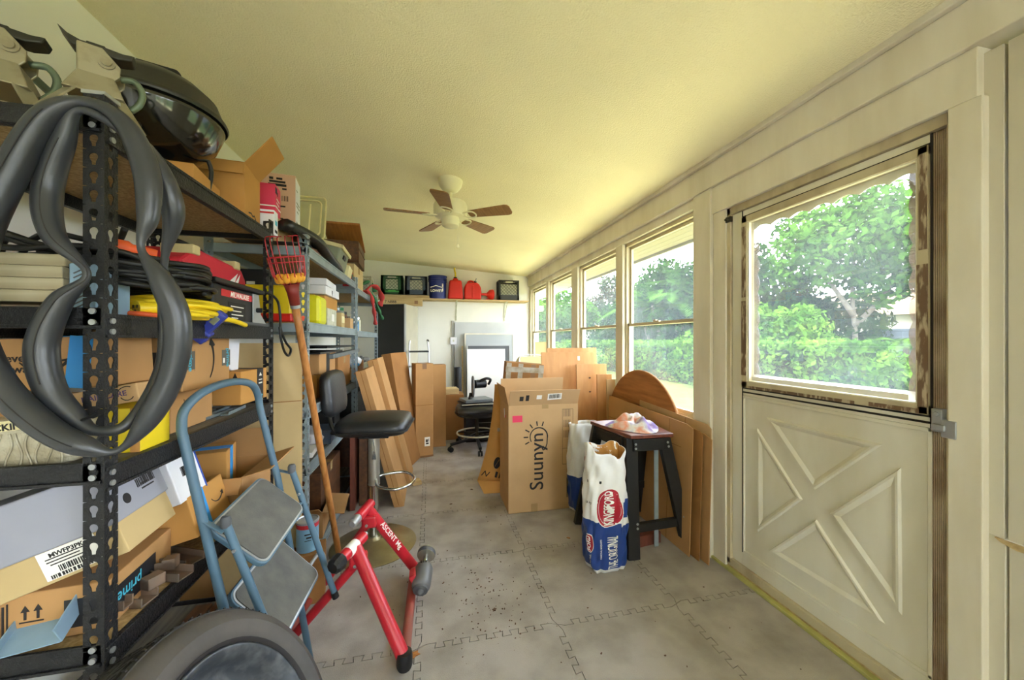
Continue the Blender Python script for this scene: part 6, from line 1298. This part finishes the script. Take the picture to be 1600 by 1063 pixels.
c = carton('black printer carton with white lettering on the floor behind the chair', (.66, 4.86, 0), (.44, .36, .40), 0, 'plastic_black', tape=None, name='printer_box'); text('Canon', .06, M['ink_white'], c, 'front', (-.02, -.1812, .33), 0, .02); decal(.22, .006, M['gray_cloth'], c, 'front', (.05, -.1806, .24), 0, 'printed_line'); shape([rect(-.05, 0, .05, .01), rect(-.02, -.02, .06, .03)], M['liner'], c, 'front', (-.05, -.1806, .08), 0, 'printed_mark')

# ================================================================== RIGHT SIDE PILE
# big carton with sun logo
c = carton('big kraft carton with a printed sun and large black lettering, flaps open', (.840, 2.86, .002), (.545, .35, .800), .0, 'card2', open={'front': (26, .13), 'back': (-8, .17), 'left': (12, .14)}); SUN = c
c.rotation_euler = (0, 0, -.005)
LX = lambda px, py: ((px-795)/102*.525-.262, .79-(py-640)/166*.79)
text('Suunyn', .150, M['ink'], c, 'front', (-.052, -.1758, .375), 90, .006)
cx_, cz_ = -.02, .545
shape(arc_band(.068, -8, 212, .010, .007, 18), M['ink'], c, 'front', (-.040, -.1758, .560), 0, 'sun_outline')
shape(stroke([(.067, -.008), (.064, -.055), (.050, -.095), (.034, -.102), (.026, -.088), (.036, -.074)], .008), M['ink'], c, 'front', (-.040, -.1758, .560), 0, 'letter_tail')
rays = []
for a in (72, 98, 126, 152, 180, 206): ca, sa = math.cos(math.radians(a)), math.sin(math.radians(a)); rays += stroke([(.085*ca, .085*sa), (.115*ca, .115*sa)], .009)
shape(rays, M['ink'], c, 'front', (-.04, -.1758, .560), 0, 'sun_rays')
decal(.075, .05, M['ink_pink'], c, 'front', (-.205, -.1756, .70), 0, 'pink_sticker')
shape([rect(0, 0, .085, .003), rect(0, .42, .085, .003), rect(-.042, .21, .003, .42), rect(.042, .21, .003, .42), rect(0, .12, .085, .003)]+[rect(-.03+.012*i, .39-.08*j, .004, .055) for i in range(5) for j in range(3)]+[rect(0, .06, .008, .05)], mat('brown_ink', (92, 74, 58), .7), c, 'front', (.19, -.1756, .34), 0, 'printed_table')
shape([rect(-.02+.014*i, .0+.01*(i % 2), .007, .15-.02*(i % 3)) for i in range(5)], M['ink'], c, 'front', (.205, -.1756, .16), 0, 'printed_lines'); decal(.05, .06, M['tape'], c, 'front', (-.075, -.1756, .03), 0, 'tape'); decal(.05, .03, M['tape'], c, 'front', (.01, -.1756, .785), 0, 'tape')
fl_ = [x for x in c.children if x.name.startswith('flap')][0]
decal(.11, .055, M['paper'], fl_, 'front', (.075, -.0026, .072), 3); shape(bars(.085, .035, 16, 5), M['ink'], fl_, 'front', (.075, -.0036, .075), 3, 'barcode'); decal(.04, .035, M['paper'], fl_, 'front', (-.045, -.0026, .07), 0); shape([rect(-.02, 0, .03, .04), rect(.025, .005, .025, .05)], M['ink'], fl_, 'front', (-.16, -.0026, .06), 0, 'printed_mark')
o = decal(.03, .07, M['white_card'], c, 'left', (-.2735, -.02, .72), 20, 'torn_label'); decal(.03, .02, M['ink_pink'], c, 'left', (-.2745, -.06, .70), 0, 'red_sticker')
# taped carton and what is behind it
c = carton('brown carton criss crossed with silvery tape behind the sun carton', (.855, 3.50, .70), (.36, .24, .37), -.12, 'card4', tape=None, rot=(.0, .09, -.12), name='taped_box')
for x in (-.15, -.04, .08, .155): decal(.045, .37, M['tape_grey'] if x != .08 else M['tape_brown'], c, 'front', (x, -.1206, .18), 0, 'tape', t=.0012)
decal(.36, .05, M['tape_grey'], c, 'front', (0, -.1215, .31), 2, 'tape', t=.0014)
carton('plain brown carton under the silver taped one', (.88, 3.50, 0), (.42, .34, .69), -.05, 'card4')
# flattened printed carton leaning in front
o = thing('flattened_carton', 'amber flattened carton with black printed oval, leaning beside the sun carton', 'cardboard box', (.50, 2.98, .0))
def fl_curve(u, v):
    # u along the slope (0 top .. 1 bottom), v across
    top = Vector((.055, .24, .90)); mid = Vector((.03, .22, .45)); bot = Vector((-.105, .19, .085))
    p = top*(1-u)**2+mid*2*u*(1-u)+bot*u*u
    q = Vector((.0, -.02, .0)); e = Vector((.21-.06*(1-u), -.02, -.015))
    return p+e*v
def slab(f, nu, nv, th):
    mb = MB(); mb.grid(f, nu, nv); g = mb.build('panel', M['card3'], o, smooth='all', solid=th); return g
slab(fl_curve, 16, 2, .006)
mb = MB(); mb.hexa([(-.105, .19, .085), (.105, .17, .070), (.105, .174, .075), (-.105, .194, .09), (-.06, .10, .004), (.13, .085, .004), (.13, .089, .009), (-.06, .104, .009)]); mb.build('flap', M['card3'], o)
def on_slope(u, v, polys, m, nm, s=1.):
    p = Vector(fl_curve(u, v)); a = (Vector(fl_curve(u-.05, v))-Vector(fl_curve(u+.05, v))).normalized(); b = (Vector(fl_curve(u, v+.1))-Vector(fl_curve(u, v-.1))).normalized(); n = b.cross(a).normalized(); b = a.cross(n)
    R = Matrix((b, a, n)).transposed(); return shape(polys, M[m], o, R, tuple(p+n*.0045), 0, nm)
on_slope(.80, .62, [[(.030*math.cos(t)*1., .05*math.sin(t)) for t in np.linspace(0, 2*PI, 20)[:-1]]], 'ink', 'printed_oval'); on_slope(.80, .62, stroke([(-.012, -.03), (.012, .03)], .006), 'card3', 'oval_stroke')
on_slope(.92, .25, stroke([(-.03, -.02), (-.01, .02), (.01, -.02), (.03, .02)], .008), 'ink', 'scribble'); on_slope(.93, .75, [rect(-.01, 0, .02, .05), rect(.02, 0, .01, .05), rect(.035, 0, .01, .04)], 'ink', 'printed_mark'); on_slope(.60, .75, [rect(0, 0, .008, .07)], 'ink', 'printed_mark'); on_slope(.45, .5, [rect(0, 0, .05, .03)], 'tape_grey', 'tape_patch'); on_slope(.35, .75, [rect(0, 0, .006, .09)], 'ink', 'printed_line')
# picnic cooler on a carton
carton('brown carton standing behind the taped carton, carrying the cooler', (1.18, 4.42, 0), (.40, .36, .885), 0, 'card')
o = thing('cooler', 'small red cooler with a white hinged lid', 'cooler', (1.20, 4.42, .886)); MB().bx(-.17, .17, -.12, .12, 0, .11).build('body', M['cooler_red'], o, bevel=.015); MB().hexa([(-.175, -.125, .11), (.175, -.125, .11), (.175, .125, .11), (-.175, .125, .11), (-.13, -.06, .20), (.13, -.06, .20), (.13, .06, .20), (-.13, .06, .20)]).build('lid', M['cream'], o, bevel=.012); mb = MB(); mb.tube(smooth_path([(-.16, -.128, .12), (-.13, -.10, .215), (.13, -.10, .215), (.16, -.128, .12)], 5), .008, 8); mb.build('handle', M['white_card'], o, smooth='all')
# plywood boards leaning in the window corner
def board(label, x0, x1, y, z1, m, ang=.06, th=.014, name='plywood_board', rz=0, z0=0.003):
    o = thing(name, label, 'board', ((x0+x1)/2, y, z0), (-ang, 0, rz)); w_ = (x1-x0)/2
    MB().bx(-w_, w_, 0, th, 0, z1).build('sheet', M[m], o, bevel=.001); MB().bx(w_, w_+.0012, .001, th-.001, .001, z1-.001).build('ply_edge', M['plyedge'], o); return o
b = board('broad plywood board with a small paper tag, frontmost of the plywood', 1.04, 1.60, 3.34, 1.17, 'ply'); decal(.022, .04, M['paper'], b, 'front', (.10, -.0006, 1.11), 0, 'paper_tag')
board('tallest plywood board peeking out at the upper right behind the broad one', 1.12, 1.64, 3.42, 1.21, 'ply', .05)
b = board('plywood board with dark knots standing in front at the window mullion', 1.34, 1.645, 3.22, 1.06, 'ply', .05)
for x, z in ((-.02, .93), (-.02, .80), (.06, .62)): shape([[(.012*math.cos(t), .008*math.sin(t)) for t in np.linspace(0, 2*PI, 10)[:-1]]], M['wood_dark'], b, 'front', (x, -.0006, z), 0, 'knot')
board('narrow plywood offcut beside the knotty board', 1.50, 1.648, 3.13, .97, 'ply', .04); board('narrow pale board leaning at the window mullion nearest the round top', 1.56, 1.648, 3.06, .93, 'card2', .04)
board('grey board standing in the far window corner', 1.46, 1.63, 5.05, 1.26, 'beigecard', .02)
# carton behind round top, charcoal bags behind
o = thing('round_tabletop', 'round stained plywood tabletop leaning against the window sill', 'tabletop', (1.592, 2.62, .004), (0, 0.02, 0)); Rr = .525
MB().lathe([(0, -.010), (Rr-.004, -.010), (Rr, -.006), (Rr, .006), (Rr-.004, .010), (0, .010)], 72, Matrix.Translation((0, 0, Rr)) @ Matrix.Rotation(PI/2, 4, 'Y')).build('disc', M['ply_round'], o, smooth=True); MB().lathe([(Rr, -.005), (Rr+.0012, -.004), (Rr+.0012, .004), (Rr, .005)], 72, Matrix.Translation((0, 0, Rr)) @ Matrix.Rotation(PI/2, 4, 'Y')).build('edge_band', M['plyedge'], o, smooth=True)
def wall_sheet(label, x, y0, y1, z1, m, ang, cut=0., th=.005, dz=.03):
    o = thing('cardboard_sheet', label, 'cardboard sheet', (x, y0, .004), (0, ang, 0))
    MB().prism([(0, 0), (y1-y0, 0), (y1-y0, z1+dz), (cut, z1), (0, z1-.02)], -th/2, th/2, Matrix(((0,0,1,0),(1,0,0,0),(0,1,0,0),(0,0,0,1)))).build('sheet', M[m], o)
    MB().bx(-th/2-.0006, -th/2, .10, y1-y0, z1*.80, z1*.805).build('crease', M['card_in'], o); MB().bx(-th/2-.0006, -th/2, .22, .224, .0, z1).build('crease', M['card_in'], o); return o
wall_sheet('large flattened carton leaning at the window, frontmost layer', 1.500, 1.92, 2.98, .775, 'card', .035, .05)
wall_sheet('flattened carton behind the frontmost layer, corner poking out', 1.525, 1.87, 2.92, .750, 'card4', .035, .03)
wall_sheet('flattened carton layer standing closest to the door post', 1.552, 1.825, 2.70, .735, 'card', .03, .06)
wall_sheet('last flattened carton layer, tucked against the wall', 1.575, 1.85, 2.60, .79, 'card2', .02, .03)
# black saw bench table
T = thing('work_bench', 'small black splay legged bench with a reddish top', 'bench', (1.315, 2.20, 0)); lo = Vector(T.location)
MB().hexa([W_((1.165, 2.0, .70)), W_((1.445, 1.99, .70)), W_((1.495, 2.42, .70)), W_((1.095, 2.42, .70)), W_((1.165, 2.0, .722)), W_((1.445, 1.99, .722)), W_((1.495, 2.42, .722)), W_((1.095, 2.42, .722))]).build('top', M['wood_red'], T, bevel=.003)
for a, b in (((1.18, 2.03, .70), (1.165, 1.975, .003)), ((1.40, 2.03, .70), (1.555, 2.005, .003)), ((1.13, 2.37, .70), (1.02, 2.44, .003)), ((1.45, 2.38, .70), (1.54, 2.46, .003))):
    lg = MB().bar(W_(a), W_(b), .075, .035, up=(0, 1, 0)).build('leg', M['black_wood'], T, bevel=.003)
    if a[1] < 2.1:
        for z in (.67, .645) + ((.215, .19) if 1 else ()):
            t_ = (z-a[2])/(b[2]-a[2]); x = a[0]+(b[0]-a[0])*t_; y = a[1]+(b[1]-a[1])*t_
            MB().cyl(W_((x+(.012 if a[0] < 1.3 else -.0), y-.0385, z)), W_((x+(.012 if a[0] < 1.3 else 0), y-.035, z)), .007, 10).build('screw_head', M['alum'], lg, smooth=True)
MB().bar(W_((1.18, 2.012, .66)), W_((1.42, 2.012, .66)), .07, .03, up=(0, 1, 0)).build('apron', M['black_wood'], T, bevel=.002); MB().bar(W_((1.15, 2.06, .66)), W_((1.12, 2.34, .66)), .07, .03, up=(1, 0, 0)).build('apron', M['black_wood'], T, bevel=.002); MB().bar(W_((1.17, 2.0, .17)), W_((1.515, 2.02, .17)), .05, .03, up=(0, 1, 0)).build('stretcher', M['black_wood'], T, bevel=.002); MB().bar(W_((1.06, 2.40, .25)), W_((1.52, 2.42, .25)), .05, .03, up=(0, 1, 0)).build('stretcher', M['black_wood'], T, bevel=.002)
MB().bar(W_((1.365, 2.05, .69)), W_((1.36, 2.04, .02)), .028, .006, up=(0, 1, 0)).build('metal_strut', M['galv'], T)
o = MB().bx(-.10, .10, -.035, .035, 0, .07).build('wood_block', M['wood_red'], bevel=.003); o.location = (1.33, 2.12, .001); o.rotation_euler = (0, 0, .15); tag(o, 'reddish wood block on the floor under the black bench', 'wood block')
# tie dye cloth heap
o = thing('cloth_heap', 'crumpled tie dye cloth in purple, orange and white on the black bench', 'cloth', (1.30, 2.20, .7225))
def heap(u, v):
    a = 2*PI*u; r = v; x = .165*r*math.cos(a)*(1+.12*math.sin(3*a)); y = .175*r*math.sin(a)*(1+.1*math.cos(4*a))
    h = .075*(1-r**2.5)*(.75+.25*math.sin(5*a+4*r)+.22*math.sin(9*r+2*a))+.012*math.sin(8*a)*r*(1-r)
    return (x, y, max(.003, h))
mb = MB(); mb.grid(heap, 60, 22); mb.grid(lambda u, v: (*heap(u, v)[:2], .0012), 60, 22); bmesh.ops.remove_doubles(mb.bm, verts=mb.bm.verts, dist=2e-4); mb.build('cloth', M['tiedye'], o, smooth='all')
# charcoal bags
def bag(label, loc, rz, w, d_, h, full=True, openm=True, lean=0.):
    o = thing('charcoal_bag', label, 'charcoal bag', loc, (lean, 0, rz))
    def f(u, v, k=1.):
        a = 2*PI*u; n = 3.6-1.4*v; ca, sa = math.cos(a), math.sin(a)
        x = math.copysign(abs(ca)**(2/n), ca); y = math.copysign(abs(sa)**(2/n), sa)
        bul = .86+.18*math.sin(PI*min(1, .10+v*.85)); sx = w/2*bul*(1 if v < .8 else 1+.10*(v-.8)/.2); sy = d_/2*bul*(1.05-.35*v)
        if v > .7: sx *= 1.0; 
        cr = .006*math.sin(7*a+11*v)+.004*math.sin(13*a-19*v)+.003*math.sin(29*v+5*a)
        top = h+(.018*math.sin(2*a+.6)-.012*math.sin(5*a)-.035*max(0, math.cos(a-.2))-.055*max(0, -math.sin(a)) if openm else 0)*max(0, (v-.75)/.25)
        z = v*top
        if v < .06: q = v/.06; sx *= .86+.14*q; sy *= .86+.14*q
        return ((sx*x+cr*ca)*k, (sy*y+cr*sa)*k, z)
    mb = MB(); mb.grid(lambda u, v: f(u, v), 64, 34); bmesh.ops.remove_doubles(mb.bm, verts=mb.bm.verts, dist=1e-5)
    me_ = mb.build('sack', M['bag_white'], o, smooth='all', solid=.002); me = me_.data
    me.materials.append(M['bag_blue'])
    for p in me.polygons:
        c_ = p.center; hb = .42*h+.10*h*(1 if c_.x > .1*w else -.2)+( .16*h if c_.x > .33*w else 0)
        fz = .36*h + .0*c_.x
        side = c_.x/(w/2)
        lim = .40*h if side < -.2 else .40*h+(side+.2)*.02*h
        if .03*h < c_.z < lim-(.07*h*(side+.2) if side > -.2 else 0): p.material_index = 1
        if side > .70 and .42*h < c_.z < .58*h-(1-side)*.2*h: p.material_index = 1
    if openm:
        mb = MB(); mb.grid(lambda u, v: f(u, .62+.38*v*.995, .975), 64, 10); mb.build('inner_lining', M['card3'], o, smooth='all')
        mb = MB(); P = [f(u, .80, .95) for u in np.linspace(0, 1, 41)[:-1]]; mb.prism([(p[0], p[1]) for p in P], .70*h, .72*h); mb.build('charcoal', M['ink'], o)
    def surf(u, v, off=.004):
        p = Vector(f(u, v)); a = Vector(f(u, v+.02))-Vector(f(u, v-.02)); b = Vector(f(u+.02, v))-Vector(f(u-.02, v)); a.normalize(); n = b.cross(a).normalized()
        if n.dot(Vector((p.x, p.y, 0))) < 0: n = -n
        b = a.cross(n).normalized(); R = Matrix((b, a, n)).transposed()
        if b.cross(a).dot(n) < 0: R = Matrix((-b, a, n)).transposed()
        return R, tuple(p+n*off)
    return o, surf, f
def wrap_ellipse(o, f, u0, v0, du, dv, m, nm, off, k=28):
    mb = MB(); c_ = [];
    def P(u, v):
        p = Vector(f(u, v)); q = Vector((p.x, p.y, 0)).normalized(); return p+q*off
    R = [[mb.bm.verts.new(P(u0+du*r*math.cos(t), v0+dv*r*math.sin(t))) for t in np.linspace(0, 2*PI, k+1)[:-1]] for r in (.35, .7, 1.)]
    mb.bm.faces.new(R[0])
    for a, b in zip(R, R[1:]):
        for i in range(k): mb.bm.faces.new((a[i], a[(i+1) % k], b[(i+1) % k], b[i]))
    return mb.build(nm, M[m], o, smooth='all')
def wrap_text(o, f, s, size, m, u0, v0, w, turn, off, h, bold=.01, name='lettering'):
    """lettering bent onto the sack: reading direction up the sack"""
    c_ = bpy.data.curves.new('t', 'FONT'); c_.body = s; c_.size = size; c_.align_x = 'CENTER'; c_.align_y = 'CENTER'; c_.offset = bold*size; c_.resolution_u = 3
    q = bpy.data.objects.new('t', c_); COL.objects.link(q); bpy.context.view_layer.update(); me = bpy.data.meshes.new_from_object(q.evaluated_get(bpy.context.evaluated_depsgraph_get())); bpy.data.objects.remove(q)
    bm = bmesh.new(); bm.from_mesh(me); bmesh.ops.triangulate(bm, faces=bm.faces); bmesh.ops.subdivide_edges(bm, edges=bm.edges, cuts=1)
    for v in bm.verts:
        x, y = v.co.x, v.co.y
        if turn: x, y = -y, x
        p = Vector(f(u0+x/w, v0+y/h)); n = Vector((p.x, p.y, 0)).normalized(); v.co = p+n*off
    bm.to_mesh(me); bm.free(); me.materials.clear(); me.materials.append(M[m]); ob = bpy.data.objects.new(name, me); COL.objects.link(ob); ob.parent = o; return ob
BAG, surf, f = bag('front charcoal bag in white, blue and red, torn open, before the bench', (.978, 1.965, .002), .04, .235, .17, .70)
# front of the sack is at u = .75; u grows to +x
PER = .62
wrap_ellipse(BAG, f, .735, .515, .088, .150, 'ink_white', 'logo_rim', .0035); wrap_ellipse(BAG, f, .735, .515, .082, .143, 'bag_red', 'logo_oval', .0045); wrap_ellipse(BAG, f, .735, .515, .066, .126, 'ink_white', 'logo_line', .0050); wrap_ellipse(BAG, f, .735, .515, .063, .123, 'bag_red', 'logo_field', .0056)
wrap_text(BAG, f, 'KINGSFORD', .034, 'ink_white', .735, .515, PER, 1, .0068, .70, .025)
wrap_ellipse(BAG, f, .555, .235, .06, .075, 'ink_white', 'logo_rim', .004); wrap_ellipse(BAG, f, .555, .235, .054, .068, 'bag_red', 'logo_oval', .005); wrap_text(BAG, f, 'FORD', .032, 'ink_white', .555, .235, PER, 1, .0065, .70, .03)
wrap_text(BAG, f, 'THE ORIGINAL', .0265, 'ink_white', .755, .165, PER, 1, .005, .70, .02); wrap_text(BAG, f, 'CHARCOAL BRIQUETS', .011, 'ink_white', .69, .20, PER, 1, .005, .70, .02); wrap_text(BAG, f, 'NAL', .03, 'ink_white', .565, .11, PER, 1, .005, .70, .02)
wrap_text(BAG, f, 'LE ACT', .016, 'ink', .565, .55, PER, 0, .005, .70, .02)
B2, surf, f2 = bag('charcoal bag standing behind the bench next to the sun carton', (1.15, 2.66, .002), .1, .24, .18, .66, openm=False); wrap_ellipse(B2, f2, .80, .62, .09, .11, 'ink_white', 'logo_rim', .004); wrap_ellipse(B2, f2, .80, .62, .083, .10, 'bag_red', 'logo_oval', .005); wrap_text(B2, f2, 'FORD', .035, 'ink_white', .80, .62, .7, 0, .0065, .66, .03)
B3, surf, f3 = bag('charcoal bag behind the bench, nearer the window than the other', (1.365, 2.66, .002), -.1, .20, .18, .64, openm=False); wrap_ellipse(B3, f3, .70, .58, .09, .12, 'ink_white', 'logo_rim', .004); wrap_ellipse(B3, f3, .70, .58, .083, .11, 'bag_red', 'logo_oval', .005)

# ================================================================== CEILING FAN
fx, fy = .145, 2.74; fc = CEIL(fx)
F_ = thing('ceiling_fan', 'cream ceiling fan with five wooden blades and a pull chain', 'ceiling fan', (fx, fy, fc))
MB().lathe([(0, .004), (.088, .004), (.088, -.012), (.080, -.045), (.055, -.078), (.030, -.092), (0, -.094)], 32).build('canopy', M['fan_white'], F_, smooth=True); MB().cyl((0, 0, -.09), (0, 0, -.165), .013, 12).build('downrod', M['fan_white'], F_, smooth=True)
MB().lathe([(0, -.145), (.06, -.148), (.110, -.165), (.122, -.19), (.122, -.245), (.110, -.268), (.07, -.275), (0, -.275)], 36).build('motor_housing', M['fan_white'], F_, smooth=True); MB().lathe([(0, -.27), (.062, -.272), (.066, -.30), (.060, -.335), (.045, -.345), (0, -.347)], 28).build('switch_housing', M['fan_white'], F_, smooth=True)
for k in range(5):
    a = math.radians(187+72*k-1); R = Matrix.Rotation(a, 4, 'Z') @ Matrix.Translation((0, 0, -.262)) @ Matrix.Rotation(math.radians(-12), 4, 'X')
    pl = [(.155, -.042), (.43, -.062), (.452, -.055), (.462, -.035), (.462, .035), (.452, .055), (.43, .062), (.155, .042), (.145, .02), (.145, -.02)]
    b = MB().prism(pl, -.004, .004).build('blade', M['fan_blade'], F_, bevel=.0015); b.matrix_local = R
    mb = MB(); 
    for s in (1, -1): mb.tube(smooth_path([(.085, .008*s, 0), (.12, .030*s, -.004), (.165, .040*s, -.006), (.19, .028*s, -.006), (.200, 0, -.006)], 5), .006, 6)
    mb.bar((.06, 0, 0), (.12, 0, -.004), .026, .008); mb.build('blade_iron', M['fan_white'], b, smooth=True)
MB().cyl((.052, -.02, -.33), (.052, -.02, -.475), .0018, 6).build('pull_chain', M['fan_white'], F_); MB().lathe([(0, -.50), (.010, -.496), (.011, -.485), (.005, -.472), (0, -.47)], 12, Matrix.Translation((.052, -.02, 0))).build('chain_knob', M['fan_white'], F_, smooth=True)

# ------------------------------------------------------------------ turn the lettering curves into meshes
bpy.context.view_layer.update()
dg = bpy.context.evaluated_depsgraph_get()
for o in TEXTS:
    me = bpy.data.meshes.new_from_object(o.evaluated_get(dg)); nm = o.name
    if not me.materials: me.materials.append(o.data.materials[0])
    q = bpy.data.objects.new('lettering', me); COL.objects.link(q); q.parent = o.parent; q.matrix_local = o.matrix_local.copy()
    bpy.data.objects.remove(o)
for q in [o for o in bpy.data.objects if o.name.startswith('lettering')]: pass

GRP = {'steel_shelving': 'steel shelving units along the left wall', 'jack_stand': 'jack stands on the top shelf', 'inner_tube': 'inner tubes on the corner post', 'milk_crate': 'milk crates up high', 'gas_can': 'red fuel cans on the wall shelf',
       'plywood_board': 'plywood boards leaning at the windows', 'flat_carton': 'flat cartons leaning against the shelving', 'cloth_strip': 'cloth straps on the far shelving', 'charcoal_bag': 'charcoal bags round the bench', 'jar': 'jars and tins on the grey shelving',
       'window_screen': 'screens leaning on the back wall', 'tree': 'trees in the garden', 'shrub': 'shrubs in the garden', 'palm_tree': 'palms in the garden', 'house': 'houses beyond the garden', 'dark_board': 'thin black boards on the middle grey shelf', 'dry_leaf': 'leaf scraps on the floor',
       'metal_channel': 'steel channels on the third shelf', 'rag_pile': 'rags on the grey shelving'}
for o in bpy.data.objects:
    if o.parent is None and 'label' in o and 'group' not in o:
        b = o.name.split('.')[0]
        if b in GRP: o['group'] = GRP[b]
        elif b == 'cardboard_sheet': o['group'] = 'flattened cartons leaning at the window' if o.location.x > 0 else 'cardboard sheets between the shelving units'
        elif b in ('cardboard_box', 'white_box', 'small_carton', 'taped_box'):
            x, y, z = o.location
            o['group'] = ('cartons on the top shelf' if z > 1.7 else 'cartons on the second shelf' if z > 1.3 else 'cartons on the third shelf' if z > .9 else 'cartons on the lower shelves' if z > .3 else 'cartons on the floor at the left') if x < -.5 else ('cartons at the back of the room' if x < .4 else 'cartons in the right side pile')
